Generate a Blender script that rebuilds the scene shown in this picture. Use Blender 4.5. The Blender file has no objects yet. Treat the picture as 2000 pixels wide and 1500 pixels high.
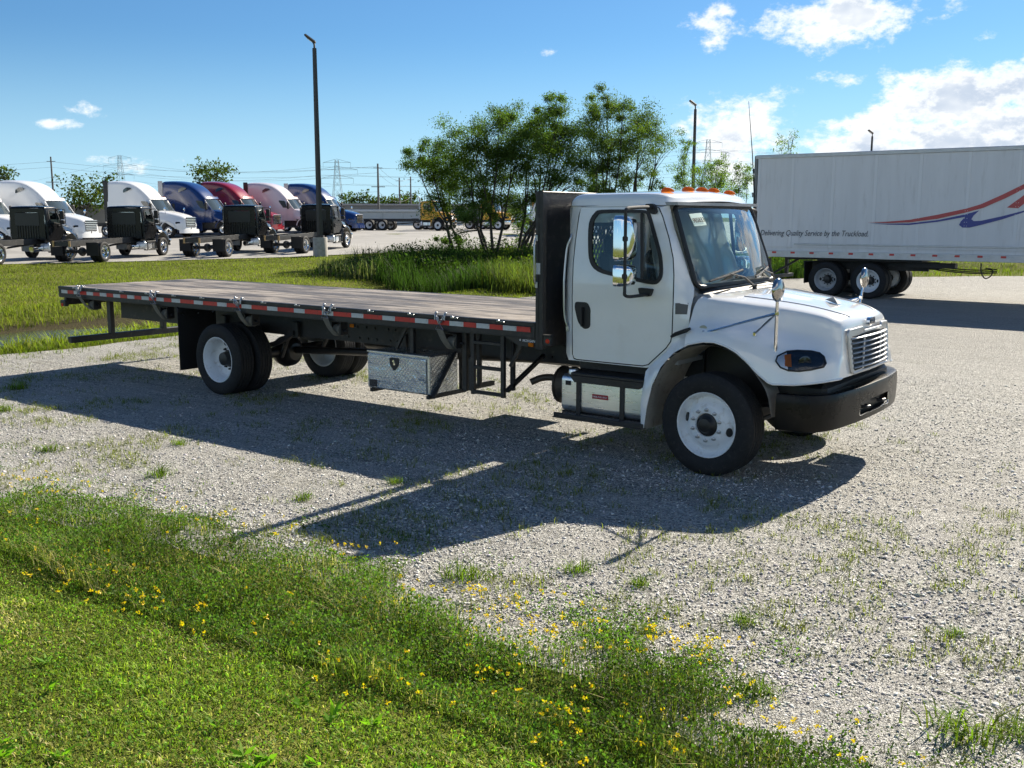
import bpy, bmesh, math, random
import numpy as np
from mathutils import Vector, Matrix
from mathutils.geometry import delaunay_2d_cdt
from mathutils.bvhtree import BVHTree

R = math.radians
scene = bpy.context.scene
COL = scene.collection
rng = np.random.default_rng(7)
random.seed(7)

# ------------------------------------------------------------------ camera
CAM = Vector((3.9945, -9.4186, 2.3325))
PITCH, ROLL, YAW = R(9.3618), R(0.0415), R(53.0318)
Fv = Vector((-math.cos(YAW) * math.cos(PITCH), math.sin(YAW) * math.cos(PITCH), -math.sin(PITCH)))
R0 = Fv.cross(Vector((0, 0, 1))).normalized()
U0 = R0.cross(Fv)
Rv = R0 * math.cos(ROLL) + U0 * math.sin(ROLL)
Uv = U0 * math.cos(ROLL) - R0 * math.sin(ROLL)
cam_data = bpy.data.cameras.new('camera')
cam_data.sensor_width = 36.0
cam_data.lens = 1975.35 / 2000 * 36.0
cam_data.clip_start = 0.05
cam_data.clip_end = 5000
cam = bpy.data.objects.new('camera', cam_data)
COL.objects.link(cam)
cam.matrix_world = Matrix(((Rv.x, Uv.x, -Fv.x, CAM.x), (Rv.y, Uv.y, -Fv.y, CAM.y), (Rv.z, Uv.z, -Fv.z, CAM.z), (0, 0, 0, 1)))
scene.camera = cam
# axes of the yard: the ground rises gently along FH
FH = Vector((-math.cos(R(53.0318)), math.sin(R(53.0318)), 0))
RH = Vector((FH.y, -FH.x, 0))
STAND = Vector((3.9945, -9.4186, 0))                   # the spot on the verge all yard distances are counted from

# ------------------------------------------------------------------ light
SUN_DIR = Vector((0.03, 1.46, 1.0)).normalized()      # towards the sun
sun_el = math.asin(SUN_DIR.z)
sun_az = math.atan2(SUN_DIR.x, SUN_DIR.y)              # clockwise from +Y
sun_data = bpy.data.lights.new('sun', 'SUN')
sun_data.energy = 5.0
sun_data.angle = R(0.55)
sun_data.color = (1.0, 0.91, 0.76)
sun = bpy.data.objects.new('sun', sun_data)
COL.objects.link(sun)
sun.rotation_euler = SUN_DIR.to_track_quat('Z', 'Y').to_euler()
sun.location = (0, 0, 40)

# ------------------------------------------------------------------ exposure
vs = scene.view_settings
vs.view_transform = 'Standard'
vs.look = 'None'
vs.gamma = 1.0
vs.exposure = 1.12
vs.use_curve_mapping = False
scene.cycles.max_bounces = 6
scene.cycles.use_adaptive_sampling = True
scene.cycles.adaptive_threshold = 0.02
scene.cycles.transparent_max_bounces = 16
scene.cycles.use_denoising = True
scene.cycles.sample_clamp_indirect = 6


# ------------------------------------------------------------------ node helpers
class NT:
    """tiny node-graph builder"""
    def __init__(self, tree):
        self.t = tree
        tree.nodes.clear()

    def n(self, kind, **kw):
        nd = self.t.nodes.new(kind)
        for k, v in kw.items():
            if k.startswith('i_'):
                self.set(nd.inputs[k[2:].replace('_', ' ')], v)
            else:
                setattr(nd, k, v)
        return nd

    def set(self, sock, v):
        if isinstance(v, bpy.types.NodeSocket):
            self.t.links.new(v, sock)
        elif v is not None:
            sock.default_value = v

    def math(self, op, a, b=0.0, c=0.0, clamp=False):
        nd = self.t.nodes.new('ShaderNodeMath')
        nd.operation = op
        nd.use_clamp = clamp
        self.set(nd.inputs[0], a)
        self.set(nd.inputs[1], b)
        self.set(nd.inputs[2], c)
        return nd.outputs[0]

    def vmath(self, op, a, b=None, s=None):
        nd = self.t.nodes.new('ShaderNodeVectorMath')
        nd.operation = op
        self.set(nd.inputs[0], a)
        if b is not None:
            self.set(nd.inputs[1], b)
        if s is not None:
            self.set(nd.inputs['Scale'], s)
        return nd.outputs['Value'] if op in ('DOT_PRODUCT', 'LENGTH', 'DISTANCE') else nd.outputs[0]

    def noise(self, vec, scale, detail=4, rough=0.55, dist=0.0):
        nd = self.n('ShaderNodeTexNoise')
        self.set(nd.inputs['Vector'], vec)
        nd.inputs['Scale'].default_value = scale
        nd.inputs['Detail'].default_value = detail
        nd.inputs['Roughness'].default_value = rough
        nd.inputs['Distortion'].default_value = dist
        return nd.outputs['Fac']

    def ramp(self, fac, stops):
        nd = self.n('ShaderNodeValToRGB')
        self.set(nd.inputs[0], fac)
        el = nd.color_ramp.elements
        while len(el) > 1:
            el.remove(el[-1])
        el[0].position, el[0].color = stops[0][0], (*stops[0][1], 1)
        for pos, c in stops[1:]:
            e = el.new(pos)
            e.color = (*c, 1)
        return nd.outputs['Color']

    def mix(self, fac, a, b, mode='MIX'):
        nd = self.n('ShaderNodeMix', data_type='RGBA', blend_type=mode)
        self.set(nd.inputs[0], fac)
        self.set(nd.inputs[6], a if isinstance(a, bpy.types.NodeSocket) else (*a, 1))
        self.set(nd.inputs[7], b if isinstance(b, bpy.types.NodeSocket) else (*b, 1))
        return nd.outputs[2]

    def sstep(self, v, a, b):
        nd = self.n('ShaderNodeMapRange', interpolation_type='SMOOTHSTEP')
        self.set(nd.inputs[0], v)
        nd.inputs[1].default_value = a
        nd.inputs[2].default_value = b
        return nd.outputs[0]

    def bump(self, h, strength=0.3, dist=0.02, normal=None):
        nd = self.n('ShaderNodeBump')
        nd.inputs['Strength'].default_value = strength
        nd.inputs['Distance'].default_value = dist
        self.set(nd.inputs['Height'], h)
        if normal is not None:
            self.set(nd.inputs['Normal'], normal)
        return nd.outputs[0]


# ------------------------------------------------------------------ world: clear sky with fair-weather cumulus
world = bpy.data.worlds.new('World')
scene.world = world
world.use_nodes = True
w = NT(world.node_tree)
sky = w.n('ShaderNodeTexSky', sky_type='NISHITA', sun_disc=False)
sky.sun_elevation = sun_el
sky.sun_rotation = sun_az
sky.altitude = 200
sky.air_density = 1.0
sky.dust_density = 0.25
sky.ozone_density = 3.0
gen = w.n('ShaderNodeTexCoord').outputs['Generated']
sep = w.n('ShaderNodeSeparateXYZ')
w.set(sep.inputs[0], gen)
dx, dy, dz = sep.outputs
comb = w.n('ShaderNodeCombineXYZ')
w.set(comb.inputs[0], dx); w.set(comb.inputs[1], dy); w.set(comb.inputs[2], w.math('MULTIPLY', dz, 1.7))
cv = comb.outputs[0]


def cloud_density(vec):
    big = w.noise(vec, 6.5, 1, 0.5)
    fine = w.noise(vec, 15.0, 7, 0.66)
    return w.math('MULTIPLY_ADD', fine, 1.5, w.math('MULTIPLY', big, 0.75))


def sky_dir(az, el):
    az, el = R(az), R(el)
    return Vector((math.cos(az) * math.cos(el), math.sin(az) * math.cos(el), math.sin(el)))


CLOUDS = [  # compass angle from +X and height above the horizon in degrees, angular radii along the horizon and upwards, weight
    (110.53, 10.13, 5.6, 1.7, 0.84), (114.94, 9.94, 1.8, 1.5, 0.8), (109.6, 6.95, 1.9, 0.7, 0.72), (106.25, 7.19, 2.2, 0.7, 0.72),
    (114.36, 5.0, 4.0, 2.3, 1.0), (111.52, 3.76, 6.0, 1.8, 1.02), (106.93, 4.26, 4.6, 1.7, 0.98), (103.4, 5.82, 4.2, 2.0, 0.9),
    (99.48, 5.16, 5.5, 2.8, 0.86), (88.81, 4.48, 12, 5, 0.92), (79.43, 11.21, 14, 6, 0.92), (112.65, 8.69, 1.1, 0.6, 0.6),
    (116.45, 7.02, 1.4, 0.4, 0.57), (125.73, 8.8, 1.1, 0.3, 0.5), (150.64, 4.57, 1.4, 0.3, 0.48), (148.67, 5.45, 1.8, 0.45, 0.47),
    (147.35, 2.77, 2.6, 0.6, 0.55), (120.3, 7.75, 2.2, 0.5, 0.5), (103.38, 8.86, 3.0, 0.5, 0.52), (169.74, 6.5, 9, 2, 0.8)]
BEHIND = [(-0.1, -1.0, 0.30, 26, 9, 1.0), (0.75, -0.65, 0.36, 24, 10, 1.0), (1.0, 0.15, 0.42, 22, 10, 1.0), (-0.9, -0.75, 0.22, 16, 5, 0.9)]   # unseen cumulus added outside the view as white fill for the truck's shaded side
cov = None
for (d, ax, ay, wt) in [(sky_dir(q[0], q[1]), *q[2:]) for q in CLOUDS] + [(Vector(q[:3]).normalized(), *q[3:]) for q in BEHIND]:
    rt = d.cross(Vector((0, 0, 1))).normalized()
    up = rt.cross(d).normalized()
    a = w.vmath('DOT_PRODUCT', gen, tuple(rt / math.radians(ax) * 0.62))
    b = w.vmath('DOT_PRODUCT', gen, tuple(up / math.radians(ay) * 0.62))
    q = w.math('MULTIPLY_ADD', b, b, w.math('MULTIPLY', a, a))
    g = w.math('MULTIPLY_ADD', q, -wt, wt)
    cov = w.math('MAXIMUM', 0.0 if cov is None else cov, g)
dens = cloud_density(cv)
level = w.math('MULTIPLY_ADD', cov, 0.60, w.math('ADD', dens, -1.48))
mask = w.sstep(level, -0.03, 0.24)
# thick hearts look grey against the sun, thin rims are bright
heart = w.noise(w.vmath('ADD', cv, tuple(SUN_DIR * -0.05)), 7.0, 4, 0.6)
thick = w.math('MULTIPLY', w.sstep(level, 0.10, 0.34), w.sstep(heart, 0.38, 0.62))
cloud_col = w.mix(thick, (0.56, 0.56, 0.55), (0.29, 0.335, 0.40))
sky_scaled = w.vmath('SCALE', sky.outputs[0], s=0.046)
sky_tint = w.mix(1.0, sky_scaled, (0.54, 0.86, 1.10), 'MULTIPLY')
lowsky = w.mix(w.math('MULTIPLY', w.sstep(dz, 0.175, -0.02), 0.75), sky_tint, (0.275, 0.42, 0.53))
final = w.mix(mask, lowsky, cloud_col)
bg = w.n('ShaderNodeBackground')
w.set(bg.inputs[0], final)
bg.inputs[1].default_value = 1.0
wo = w.n('ShaderNodeOutputWorld')
w.set(wo.inputs[0], bg.outputs[0])
world.cycles.sampling_method = 'NONE'


# ------------------------------------------------------------------ materials
MATS = {}


def mat(name, col, rough=0.5, metal=0.0, coat=0.0, vary=0.0, vscale=3.0, bump=0.0, bscale=40.0, spec=0.5, dirt=None, emit=None, stretch=None):
    """principled material with optional colour variation, fine relief and a dirt tint"""
    if name in MATS:
        return MATS[name]
    m = bpy.data.materials.new(name)
    m.use_nodes = True
    t = NT(m.node_tree)
    b = t.n('ShaderNodeBsdfPrincipled')
    b.inputs['Base Color'].default_value = (*col, 1)
    b.inputs['Roughness'].default_value = rough
    b.inputs['Metallic'].default_value = metal
    b.inputs['Specular IOR Level'].default_value = spec
    b.inputs['Coat Weight'].default_value = coat
    b.inputs['Coat Roughness'].default_value = 0.03
    co = t.n('ShaderNodeTexCoord').outputs['Object']
    if stretch:
        mp = t.n('ShaderNodeMapping')
        t.set(mp.inputs[0], co)
        mp.inputs['Scale'].default_value = stretch
        co = mp.outputs[0]
    if vary:
        f = t.noise(co, vscale, 4, 0.6)
        lo = tuple(c * (1 - vary) for c in col)
        hi = tuple(min(1, c * (1 + vary)) for c in col)
        c = t.ramp(f, [(0.3, lo), (0.7, hi)])
        if dirt:
            f2 = t.sstep(t.noise(co, vscale * 2.3, 5, 0.65), 0.52, 0.72)
            c = t.mix(t.math('MULTIPLY', f2, dirt[3]), c, dirt[:3])
        t.set(b.inputs['Base Color'], c)
        rr = t.n('ShaderNodeMapRange')
        t.set(rr.inputs[0], f)
        rr.inputs[3].default_value = max(0.0, rough - 0.08)
        rr.inputs[4].default_value = min(1.0, rough + 0.1)
        t.set(b.inputs['Roughness'], rr.outputs[0])
    if bump:
        t.set(b.inputs['Normal'], t.bump(t.noise(co, bscale, 4, 0.6), bump, 0.01))
    if emit:
        b.inputs['Emission Color'].default_value = (*emit[:3], 1)
        b.inputs['Emission Strength'].default_value = emit[3]
    o = t.n('ShaderNodeOutputMaterial')
    t.set(o.inputs[0], b.outputs[0])
    MATS[name] = m
    return m


def glass_mat(name, tint, rough=0.0, refl=1.0, alpha=0.85):
    """thin window glass: tinted see-through with a mirror reflection at grazing angles"""
    m = bpy.data.materials.new(name)
    m.use_nodes = True
    t = NT(m.node_tree)
    tr = t.n('ShaderNodeBsdfTransparent')
    tr.inputs[0].default_value = (*tint, 1)
    gl = t.n('ShaderNodeBsdfGlossy')
    gl.inputs['Roughness'].default_value = rough
    fr = t.n('ShaderNodeFresnel')
    fr.inputs[0].default_value = 1.5
    f = t.math('MULTIPLY', fr.outputs[0], refl, clamp=True)
    mx = t.n('ShaderNodeMixShader')
    t.set(mx.inputs[0], f); t.set(mx.inputs[1], tr.outputs[0]); t.set(mx.inputs[2], gl.outputs[0])
    o = t.n('ShaderNodeOutputMaterial')
    t.set(o.inputs[0], mx.outputs[0])
    MATS[name] = m
    return m


def leaf_mat(name, trans=0.45, rough=0.5, spec=0.35):
    """foliage: colour comes from the per-leaf attribute, light passes through the blades"""
    m = bpy.data.materials.new(name)
    m.use_nodes = True
    t = NT(m.node_tree)
    at = t.n('ShaderNodeAttribute', attribute_name='tint')
    b = t.n('ShaderNodeBsdfPrincipled')
    t.set(b.inputs['Base Color'], at.outputs['Color'])
    b.inputs['Roughness'].default_value = rough
    b.inputs['Specular IOR Level'].default_value = spec
    tl = t.n('ShaderNodeBsdfTranslucent')
    t.set(tl.inputs[0], t.mix(1.0, at.outputs['Color'], (1.2, 1.42, 0.5), 'MULTIPLY'))
    mx = t.n('ShaderNodeMixShader')
    mx.inputs[0].default_value = trans
    t.set(mx.inputs[1], b.outputs[0]); t.set(mx.inputs[2], tl.outputs[0])
    o = t.n('ShaderNodeOutputMaterial')
    t.set(o.inputs[0], mx.outputs[0])
    MATS[name] = m
    return m


# ------------------------------------------------------------------ mesh helpers
class MB:
    def __init__(self):
        self.v, self.f = [], []

    def add(self, verts, faces):
        o = len(self.v)
        self.v += [tuple(map(float, p)) for p in verts]
        self.f += [tuple(o + i for i in f) for f in faces]
        return self

    def box(self, c, s, bev=0.0, rot=None):
        hx, hy, hz = s[0] / 2, s[1] / 2, s[2] / 2
        b = min(bev, hx * .9, hy * .9, hz * .9)
        if b <= 0:
            vs_ = [(x, y, z) for x in (-hx, hx) for y in (-hy, hy) for z in (-hz, hz)]
            fs = [(0, 1, 3, 2), (4, 6, 7, 5), (0, 4, 5, 1), (2, 3, 7, 6), (0, 2, 6, 4), (1, 5, 7, 3)]
        else:
            vs_, idx = [], {}
            for sx in (-1, 1):
                for sy in (-1, 1):
                    for sz in (-1, 1):
                        for ax in range(3):
                            p = [sx * (hx - b), sy * (hy - b), sz * (hz - b)]
                            p[ax] = (sx * hx, sy * hy, sz * hz)[ax]
                            idx[(sx, sy, sz, ax)] = len(vs_)
                            vs_.append(tuple(p))
            fs = []
            for ax in range(3):
                o1, o2 = [a for a in range(3) if a != ax]
                for s_ in (-1, 1):
                    q = []
                    for (a, c_) in ((-1, -1), (1, -1), (1, 1), (-1, 1)):
                        k = [0, 0, 0]
                        k[ax] = s_; k[o1] = a; k[o2] = c_
                        q.append(idx[(*k, ax)])
                    flip = (s_ > 0) == (ax == 1)
                    fs.append(tuple(q[::-1]) if flip else tuple(q))
            for ax in range(3):          # edge chamfers run along ax
                o1, o2 = [a for a in range(3) if a != ax]
                for a in (-1, 1):
                    for c_ in (-1, 1):
                        q = []
                        for (s_, wch) in ((-1, o1), (1, o1), (1, o2), (-1, o2)):
                            k = [0, 0, 0]
                            k[ax] = s_; k[o1] = a; k[o2] = c_
                            q.append(idx[(*k, wch)])
                        fs.append(tuple(q))
            for sx in (-1, 1):
                for sy in (-1, 1):
                    for sz in (-1, 1):
                        fs.append(tuple(idx[(sx, sy, sz, a)] for a in range(3)))
        if rot is not None:
            vs_ = [tuple(rot @ Vector(p)) for p in vs_]
        return self.add([(p[0] + c[0], p[1] + c[1], p[2] + c[2]) for p in vs_], fs)

    def bar(self, p0, p1, wd, ht, up=(0, 0, 1), bev=0.0):
        """a rectangular bar between two points"""
        p0, p1 = Vector(p0), Vector(p1)
        d = p1 - p0
        x = d.normalized()
        y = Vector(up).cross(x)
        if y.length < 1e-4:
            y = Vector((0, 1, 0)).cross(x)
        y.normalize()
        z = x.cross(y)
        m = Matrix((x, y, z)).transposed()
        return self.box((p0 + p1) / 2, (d.length, wd, ht), bev, m)

    def tube(self, pts, r, seg=10, closed=False, caps=True):
        pts = [Vector(p) for p in pts]
        n = len(pts)
        rs = r if hasattr(r, '__len__') else [r] * n
        rings = []
        prev = None
        for i, p in enumerate(pts):
            if closed:
                t = (pts[(i + 1) % n] - pts[i - 1])
            else:
                t = pts[min(i + 1, n - 1)] - pts[max(i - 1, 0)]
            t.normalize()
            if prev is None:
                a = Vector((0, 0, 1)) if abs(t.z) < 0.9 else Vector((1, 0, 0))
                u = t.cross(a).normalized()
            else:
                u = (prev - t * prev.dot(t)).normalized()
            prev = u
            vv = t.cross(u)
            rings.append([p + (u * math.cos(k * 2 * math.pi / seg) + vv * math.sin(k * 2 * math.pi / seg)) * rs[i] for k in range(seg)])
        vs_ = [q for rg in rings for q in rg]
        fs = []
        for i in range(n if closed else n - 1):
            j = (i + 1) % n
            for k in range(seg):
                l = (k + 1) % seg
                fs.append((i * seg + k, i * seg + l, j * seg + l, j * seg + k))
        if caps and not closed:
            fs.append(tuple(range(seg))[::-1])
            fs.append(tuple((n - 1) * seg + k for k in range(seg)))
        return self.add(vs_, fs)

    def cyl(self, p0, p1, r, seg=16, r2=None):
        return self.tube([p0, p1], [r, r if r2 is None else r2], seg)

    def lathe(self, prof, c=(0, 0, 0), seg=32, axis='y', closed=False):
        """profile of (radius, along-axis) pairs turned round an axis"""
        vs_, fs = [], []
        n = len(prof)
        for k in range(seg):
            a = 2 * math.pi * k / seg
            ca, sa = math.cos(a), math.sin(a)
            for (r, h) in prof:
                if axis == 'y':
                    vs_.append((c[0] + r * ca, c[1] + h, c[2] + r * sa))
                elif axis == 'x':
                    vs_.append((c[0] + h, c[1] + r * ca, c[2] + r * sa))
                else:
                    vs_.append((c[0] + r * ca, c[1] + r * sa, c[2] + h))
        for k in range(seg):
            l = (k + 1) % seg
            for i in range(n if closed else n - 1):
                j = (i + 1) % n
                fs.append((k * n + i, k * n + j, l * n + j, l * n + i))
        return self.add(vs_, fs)

    def grid(self, P, keep=None):
        """P: array (a, b, 3)"""
        P = np.asarray(P, float)
        a, b = P.shape[:2]
        fs = [(i * b + j, i * b + j + 1, (i + 1) * b + j + 1, (i + 1) * b + j) for i in range(a - 1) for j in range(b - 1) if keep is None or keep(i, j)]
        return self.add(P.reshape(-1, 3), fs)

    def prism(self, poly, a, b, plane='xz'):
        """extrude a 2-D outline between two depths"""
        n = len(poly)
        def mk(p, d):
            return (p[0], d, p[1]) if plane == 'xz' else ((d, p[0], p[1]) if plane == 'yz' else (p[0], p[1], d))
        vs_ = [mk(p, a) for p in poly] + [mk(p, b) for p in poly]
        fs = [tuple(range(n))[::-1], tuple(range(n, 2 * n))] + [(i, (i + 1) % n, n + (i + 1) % n, n + i) for i in range(n)]
        return self.add(vs_, fs)

    def mirror(self):
        o = len(self.v)
        v2 = [(p[0], -p[1], p[2]) for p in self.v]
        f2 = [tuple(o + i for i in f[::-1]) for f in self.f]
        self.v += v2
        self.f += f2
        return self

    def xform(self, M):
        self.v = [tuple(M @ Vector(p)) for p in self.v]
        return self

    def pair(self, name, m, parent=None, angle=35):
        """the piece and its mirror image as two parts"""
        self.build(name, m, parent, angle)
        q = MB()
        q.v = [(p[0], -p[1], p[2]) for p in self.v]
        q.f = [f[::-1] for f in self.f]
        q.build(name, m, parent, angle)

    def mesh(self, name, angle=35):
        me = bpy.data.meshes.new(name)
        me.from_pydata(self.v, [], self.f)
        me.shade_smooth()
        me.set_sharp_from_angle(angle=R(angle))
        me.update()
        return me

    def build(self, name, m, parent=None, angle=35, fix=False):
        me = self.mesh(name, angle)
        if fix:
            bm = bmesh.new()
            bm.from_mesh(me)
            bmesh.ops.remove_doubles(bm, verts=bm.verts, dist=1e-5)
            bmesh.ops.recalc_face_normals(bm, faces=bm.faces)
            bm.to_mesh(me)
            bm.free()
            me.shade_smooth()
            me.set_sharp_from_angle(angle=R(angle))
        return put(name, me, m, parent)


def put(name, me, m, parent=None, loc=None, rot=None):
    o = bpy.data.objects.new(name, me)
    if m is not None and not me.materials:
        me.materials.append(m)
    elif m is not None and me.materials[0] != m:
        COL.objects.link(o)
        o.material_slots[0].link = 'OBJECT'
        o.material_slots[0].material = m
    if o.name not in COL.objects:
        COL.objects.link(o)
    if parent is not None:
        o.parent = parent
    if loc is not None:
        o.location = loc
    if rot is not None:
        o.rotation_euler = rot
    return o


def tag(o, label=None, cat=None, group=None, kind=None):
    if label: o['label'] = label
    if cat: o['category'] = cat
    if group: o['group'] = group
    if kind: o['kind'] = kind
    return o


def empty(name, loc=(0, 0, 0), rz=0.0):
    o = bpy.data.objects.new(name, None)
    o.empty_display_size = 0.2
    COL.objects.link(o)
    o.location = loc
    o.rotation_euler = (0, 0, rz)
    return o


KIDS = {}


def copy_tree(o, parent=None, swap=None):
    """a thing, its parts and their sub-parts; swap exchanges materials"""
    c = o.copy()
    COL.objects.link(c)
    if parent is not None:
        c.parent = parent
        c.matrix_parent_inverse = o.matrix_parent_inverse.copy()
    if swap and c.type == 'MESH' and c.material_slots:
        m = o.material_slots[0].material
        if m and m.name in swap:
            c.material_slots[0].link = 'OBJECT'
            c.material_slots[0].material = swap[m.name]
    for ch in KIDS.get(o.name, ()):
        copy_tree(ch, c, swap)
    return c


def index_kids():
    KIDS.clear()
    for o in COL.objects:
        if o.parent is not None:
            KIDS.setdefault(o.parent.name, []).append(o)


def cr(pts, n=8, closed=False):
    """Catmull-Rom through points"""
    P = np.asarray(pts, float)
    m = len(P)
    out = []
    rngk = range(m) if closed else range(m - 1)
    for i in rngk:
        p1, p2 = P[i], P[(i + 1) % m]
        p0 = P[i - 1] if (closed or i > 0) else 2 * p1 - p2
        p3 = P[(i + 2) % m] if (closed or i + 2 < m) else 2 * p2 - p1
        for k in range(n):
            t = k / n
            out.append(0.5 * ((2 * p1) + (-p0 + p2) * t + (2 * p0 - 5 * p1 + 4 * p2 - p3) * t * t + (-p0 + 3 * p1 - 3 * p2 + p3) * t ** 3))
    if not closed:
        out.append(P[-1])
    return np.array(out)


def crnet(net, nu, nv):
    """interpolating surface through a net of control points (cols, rows, 3)"""
    net = np.asarray(net, float)
    rows = np.stack([cr(net[:, j], nu) for j in range(net.shape[1])], 1)
    return np.stack([cr(rows[i], nv) for i in range(rows.shape[0])], 0)


def rnd_poly(pts, r, n=4):
    """round the corners of a closed 2-D outline"""
    out = []
    m = len(pts)
    for i in range(m):
        p = Vector(pts[i]); a = Vector(pts[i - 1]); b = Vector(pts[(i + 1) % m])
        ra = r[i] if hasattr(r, '__len__') else r
        d1, d2 = (a - p), (b - p)
        l = min(ra, d1.length * .45, d2.length * .45)
        s, e = p + d1.normalized() * l, p + d2.normalized() * l
        for k in range(n + 1):
            t = k / n
            out.append(tuple((1 - t) ** 2 * s + 2 * t * (1 - t) * p + t * t * e))
    return out


def inside(p, poly):
    c = False
    x, y = p
    n = len(poly)
    j = n - 1
    for i in range(n):
        xi, yi = poly[i]; xj, yj = poly[j]
        if (yi > y) != (yj > y) and x < (xj - xi) * (y - yi) / (yj - yi) + xi:
            c = not c
        j = i
    return c


def panel(outer, holes, fn, step=0.12, thick=0.0, inward=None):
    """sheet cut to an outline with holes; fn maps the 2-D outline to space"""
    vs_, ed = [], []
    for poly in [outer] + list(holes):
        o = len(vs_)
        vs_ += [Vector(p) for p in poly]
        ed += [(o + i, o + (i + 1) % len(poly)) for i in range(len(poly))]
    xs = [p[0] for p in outer]; ys = [p[1] for p in outer]
    if step:
        for gx_ in np.arange(min(xs) + step / 2, max(xs), step):
            for gy_ in np.arange(min(ys) + step / 2, max(ys), step):
                q = (float(gx_), float(gy_))
                if inside(q, outer) and not any(inside(q, h) for h in holes):
                    vs_.append(Vector(q))
    V, E_, F_, *_ = delaunay_2d_cdt(vs_, ed, [], 0, 1e-5)
    fs = []
    for f in F_:
        c = sum((V[i] for i in f), Vector((0, 0))) / len(f)
        if inside(c, outer) and not any(inside(c, h) for h in holes):
            fs.append(tuple(f))
    mb = MB()
    mb.add([fn(p[0], p[1]) for p in V], fs)
    if thick:
        d = Vector(inward) * thick
        n0 = len(mb.v)
        mb.v += [(p[0] + d.x, p[1] + d.y, p[2] + d.z) for p in mb.v[:n0]]
        cnt = {}
        for f in fs:
            for i in range(len(f)):
                a, b = f[i], f[(i + 1) % len(f)]
                cnt[(a, b)] = 1
        base = list(mb.f)
        mb.f += [tuple(n0 + i for i in f[::-1]) for f in base]
        for (a, b) in cnt:
            if (b, a) not in cnt:
                mb.f.append((b, a, n0 + a, n0 + b))
    return mb


def text_mesh(s, size, bold=False, shear=0.0, spacing=1.0):
    cu = bpy.data.curves.new('lettering', 'FONT')
    cu.body = s
    cu.size = size
    cu.shear = shear
    cu.space_character = spacing
    cu.offset = 0.012 * size if bold else 0.0
    cu.resolution_u = 3
    o = bpy.data.objects.new('lettering', cu)
    COL.objects.link(o)
    bpy.context.view_layer.update()
    me = bpy.data.meshes.new_from_object(o.evaluated_get(bpy.context.evaluated_depsgraph_get()))
    bpy.data.objects.remove(o)
    bpy.data.curves.remove(cu)
    return me


def lettering(s, size, origin, xdir, zdir, m, parent, name='lettering', **kw):
    me = text_mesh(s, size, **kw)
    x, z = Vector(xdir).normalized(), Vector(zdir).normalized()
    n = x.cross(z)
    M = Matrix(((x.x, z.x, n.x, origin[0]), (x.y, z.y, n.y, origin[1]), (x.z, z.z, n.z, origin[2]), (0, 0, 0, 1)))
    me.transform(M)
    me.materials.clear()
    return put(name, me, m, parent)


def sheet_mesh(name, V, F, cols=None):
    """big mesh straight from arrays: V (n,3), F (m,k) all faces of one size"""
    me = bpy.data.meshes.new(name)
    V = np.ascontiguousarray(V, np.float32)
    F = np.ascontiguousarray(F, np.int32)
    me.vertices.add(len(V))
    me.vertices.foreach_set('co', V.ravel())
    k = F.shape[1]
    me.loops.add(F.size)
    me.loops.foreach_set('vertex_index', F.ravel())
    me.polygons.add(len(F))
    me.polygons.foreach_set('loop_start', np.arange(0, F.size, k, dtype=np.int32))
    me.polygons.foreach_set('loop_total', np.full(len(F), k, np.int32))
    if cols is not None:
        at = me.attributes.new('tint', 'FLOAT_COLOR', 'POINT')
        at.data.foreach_set('color', np.ascontiguousarray(np.concatenate([cols, np.ones((len(cols), 1))], 1), np.float32).ravel())
    me.update(calc_edges=True)
    return me

# ------------------------------------------------------------------ material palette
WHITE = mat('white_paint', (0.82, 0.83, 0.83), 0.16, coat=1.0, vary=0.03, vscale=1.2, dirt=(0.66, 0.65, 0.62, 0.25))
BLACK_PAINT = mat('black_paint', (0.006, 0.006, 0.007), 0.25, coat=0.15, spec=0.35)
STEEL_BLACK = mat('black_steel', (0.016, 0.016, 0.018), 0.45, vary=0.3, vscale=5, bump=0.08, bscale=60, dirt=(0.10, 0.09, 0.075, 0.35))
FRAME = mat('frame_steel', (0.022, 0.022, 0.023), 0.5, vary=0.3, vscale=3, dirt=(0.11, 0.095, 0.075, 0.5))
PLASTIC = mat('black_plastic', (0.014, 0.014, 0.015), 0.55, bump=0.05, bscale=200)
RUBBER = mat('rubber_seal', (0.010, 0.010, 0.011), 0.5)
CHROME = mat('chrome', (0.80, 0.81, 0.82), 0.06, metal=1.0)
SILVER = mat('silver_plastic', (0.50, 0.51, 0.52), 0.28, metal=0.6)
ALU = mat('brushed_aluminium', (0.78, 0.79, 0.80), 0.28, metal=0.9, vary=0.06, vscale=6, stretch=(1, 1, 14))
TYRE = mat('tyre_rubber', (0.016, 0.016, 0.017), 0.75, vary=0.25, vscale=14, bump=0.1, bscale=80, spec=0.35, dirt=(0.06, 0.055, 0.048, 0.4))
WHEEL_WHITE = mat('white_wheel', (0.76, 0.78, 0.80), 0.32, vary=0.04, vscale=5, dirt=(0.40, 0.35, 0.29, 0.55))
HUB_BLACK = mat('hub_black', (0.012, 0.012, 0.012), 0.4)
NUT = mat('lug_steel', (0.45, 0.46, 0.48), 0.3, metal=0.9)
AMBER = leaf_mat('amber_lens', 0.35, 0.2, 0.5)
for nd in list(AMBER.node_tree.nodes):
    if nd.type == 'ATTRIBUTE':
        AMBER.node_tree.nodes.remove(nd)
for nd in AMBER.node_tree.nodes:
    if nd.type == 'BSDF_PRINCIPLED':
        nd.inputs['Base Color'].default_value = (0.62, 0.17, 0.012, 1)
    if nd.type == 'MIX':
        nd.inputs[6].default_value = (0.62, 0.17, 0.012, 1)
RED_TAPE = mat('red_tape', (0.55, 0.035, 0.03), 0.35, vary=0.15, vscale=9, dirt=(0.15, 0.03, 0.03, 0.6))
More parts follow.
